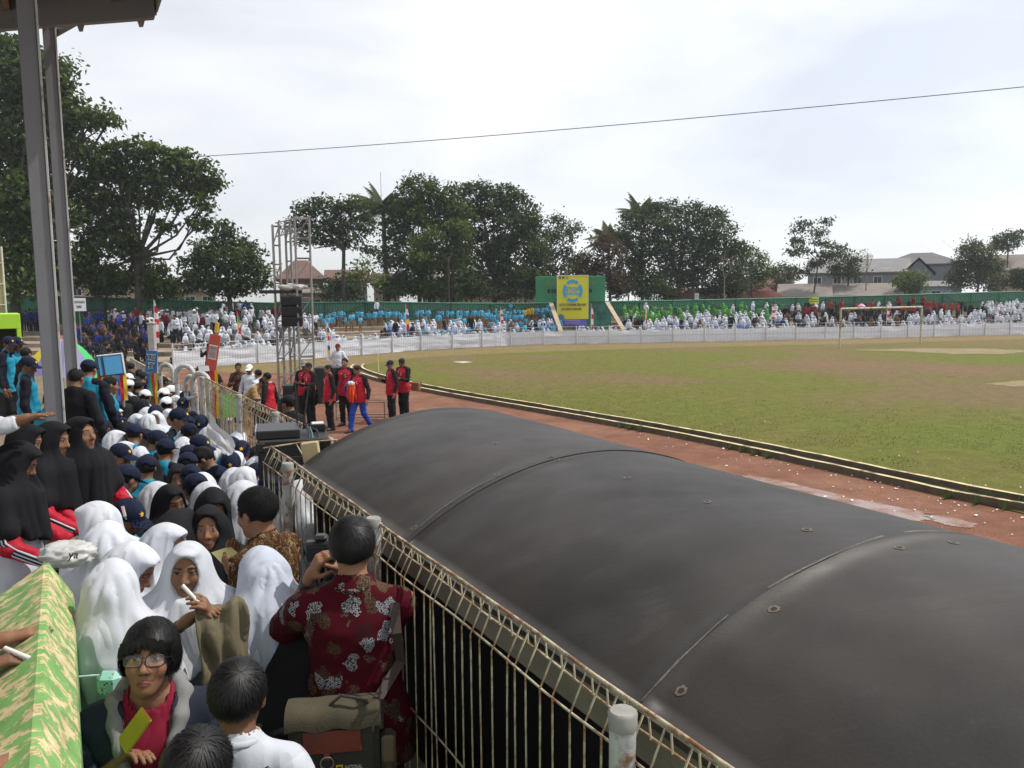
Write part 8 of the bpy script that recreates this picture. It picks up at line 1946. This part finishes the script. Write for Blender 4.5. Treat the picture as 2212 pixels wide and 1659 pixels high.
# ================================================================== HOUSES BEHIND THE FENCE
m_tile = mat('clay_tiles', (.13,.065,.05), .85, .3, 1.2, .4, 5, col2=(.085,.06,.05), dscale=.5, damt=.45); m_tin = mat('grey_tin_roof', (.14,.135,.13), .6, .2, .6, .2, 6, col2=(.19,.17,.155), dscale=.3, damt=.4); m_asb = mat('weathered_sheet_roof', (.19,.165,.14), .85, .25, .7, .2, 4, col2=(.17,.14,.12), dscale=.35, damt=.4); m_dkr = mat('dark_hall_roof', (.075,.068,.068), .7, .2, .5); m_redt = mat('red_tin_roof', (.25,.06,.045), .7, .25, .6, col2=(.17,.05,.04), dscale=.4, damt=.4)
m_wb = mat('pale_blue_wall', (.26,.37,.43), .85, .15, .8, col2=(.2,.25,.28), dscale=.6, damt=.3); m_wc = mat('cream_wall', (.30,.25,.18), .9, .15, .8, col2=(.3,.25,.19), dscale=.6, damt=.35); m_wg = mat('grey_wall', (.16,.17,.18), .9, .2, .8); m_wbr = mat('brick_wall', (.24,.13,.085), .9, .25, 1.5); m_win = mat('dark_window', (.02,.025,.03), .2, .2); m_frm = mat('window_frame_white', (.5,.48,.44), .7)
def house(px0, px1, y_eave, y_ridge, d, depth, rm, wm, label, hip=False, gable_front=False, wins=2, group='houses behind the green fence', yaw=0.0):
    k_ = S_(d); M = frame_at((px0+px1)/2, y_eave, d, yaw); z_e = M.translation.z; M.translation.z = 0; r_ = empty('house', M.translation, M.to_euler().z, label, 'house', group); w_ = (px1-px0)*k_/2; rise = (y_eave-y_ridge)*k_*1.0; z_r = z_e+rise
    mb = MB(); mb.box((-w_+.35,.3,0),(w_-.35,depth,z_e-.02)); 
    wall = mb.build('wall', wm, r_); vs = []; ov = .0
    mb = MB()
    if gable_front: vs = [(-w_,0,z_e),(w_,0,z_e),(0,0,z_r),(-w_,depth+.3,z_e),(w_,depth+.3,z_e),(0,depth+.3,z_r)]; fs = [(0,2,5,3),(2,1,4,5)]; mb.add(vs, fs); t_ = .10; mb.add([(x,y,z-t_) for x,y,z in vs], [(3,5,2,0),(5,4,1,2)]); mb2 = MB(); mb2.add([(-w_+.35,.3,z_e-.03),(w_-.35,.3,z_e-.03),(0,.3,z_r-.25)], [(0,1,2)]); mb2.build('gable', wm, r_)
    else:
        hx = min(w_*.75, depth*.55) if hip else 0.0; yr = depth*.5
        vs = [(-w_,0,z_e),(w_,0,z_e),(w_,depth+.3,z_e),(-w_,depth+.3,z_e),(-w_+hx,yr,z_r),(w_-hx,yr,z_r)]; mb.add(vs, [(0,1,5,4),(2,3,4,5),(1,2,5),(3,0,4)]); mb.add([(-w_,0,z_e),(w_,0,z_e),(w_,0,z_e-.14),(-w_,0,z_e-.14)], [(0,3,2,1)]); mb.add([(-w_,0,z_e-.14),(w_,0,z_e-.14),(w_,depth+.3,z_e-.14),(-w_,depth+.3,z_e-.14)], [(3,2,1,0)])
    roof = mb.build('roof', rm, r_)
    if not gable_front: mb = MB(); mb.tube([(-w_+hx,yr,z_r+.02),(w_-hx,yr,z_r+.02)], .09, 5); mb.build('ridge_cap', rm, roof) if False else None
    for i in range(wins):
        x = -w_+.35+(2*w_-.7)*(i+.5)/wins; zc = z_e-.95
        if zc < 2.4: zc = max(1.2, z_e-.8)
        mb = MB(); mb.box((x-.5,.24,zc-.45),(x+.5,.297,zc+.45)); wn = mb.build('window', m_frm, r_); mb = MB(); mb.box((x-.42,.225,zc-.38),(x-.02,.238,zc+.38)); mb.box((x+.02,.225,zc-.38),(x+.42,.238,zc+.38)); mb.build('pane', m_win, wn)
    return r_
house(596, 705, 602, 558, 74, 9, m_tile, m_wbr, 'house with brown hipped tile roof behind the truss tower', True, wins=2); house(700, 800, 606, 580, 78, 8, m_tile, m_wb, 'pale blue house with low tile roof right of the truss tower', wins=2); house(800, 870, 612, 588, 82, 8, m_tile, m_wc, 'small tiled house behind the palm trunk', wins=1); house(640, 720, 632, 620, 68, 5, m_asb, m_wc, 'low shed with weathered roof at the foot of the truss tower', wins=1)
house(905, 1000, 625, 588, 84, 9, m_asb, m_wc, 'house with tan sheet roof seen between the middle trees', wins=2); house(985, 1175, 612, 580, 90, 11, m_asb, m_wc, 'long house with tan roof behind the dark middle trees', wins=4)
house(1122, 1160, 618, 612, 80, 4, m_tin, m_frm, 'narrow whitish wall left of the scoreboard', wins=1); house(350, 470, 628, 608, 80, 8, m_asb, m_wc, 'low pale building behind the left trees', wins=3); house(70, 330, 612, 585, 92, 8, m_tile, m_wc, 'long low building behind the far left trees', wins=4)
house(1424, 1545, 636, 622, 79, 5, m_redt, m_wg, 'low shed with flat dark red roof at right', wins=2); house(1530, 1690, 642, 604, 84, 9, m_redt, m_wc, 'house with red hipped roof at right', True, wins=2); house(1620, 1700, 622, 595, 92, 8, m_tile, m_wc, 'brown roofed house behind the red hipped roof', wins=1)
house(1680, 1795, 640, 612, 83, 8, m_asb, m_wg, 'low building with grey brown roof, left half of the pair behind the goal', wins=2); house(1798, 1945, 638, 611, 82.5, 8, m_asb, m_wg, 'low building with grey brown roof, right half of the pair behind the goal', wins=2)
house(1745, 1960, 588, 556, 100, 12, m_tin, m_wg, 'long hall with light grey roof behind the low buildings', wins=5); house(1950, 2018, 590, 556, 98, 14, m_dkr, m_wg, 'dark gabled end of the long grey hall', gable_front=True, wins=0); house(1905, 2075, 570, 541, 112, 16, m_dkr, m_wg, 'big hall with dark hipped roof behind the long grey hall', True, wins=0); house(1985, 2060, 618, 606, 92, 6, m_tin, m_wb, 'low bluish wall building right of the round bush', wins=1)
house(2140, 2290, 582, 546, 96, 10, m_asb, m_wc, 'house with pale brown roof at the right edge', wins=3); house(1655, 1720, 590, 576, 105, 6, m_asb, m_wc, 'small distant house between the right trees', wins=1)
# ================================================================== HAZE
mh = bpy.data.materials.new('thin_haze'); mh.use_nodes = True; t = mh.node_tree; t.nodes.remove(t.nodes['Principled BSDF'])
vp = N(t, 'ShaderNodeVolumePrincipled', inp={'Color': (.86,.91,1.0,1), 'Density': .0005, 'Anisotropy': .35}); t.links.new(vp.outputs[0], t.nodes['Material Output'].inputs['Volume'])
mb = MB(); mb.box((-260,-100,-1.2),(260,320,32)); hz_ = mb.build('haze', mh); tag(hz_, 'thin pale haze in the air over the stadium', 'haze', kind='stuff')
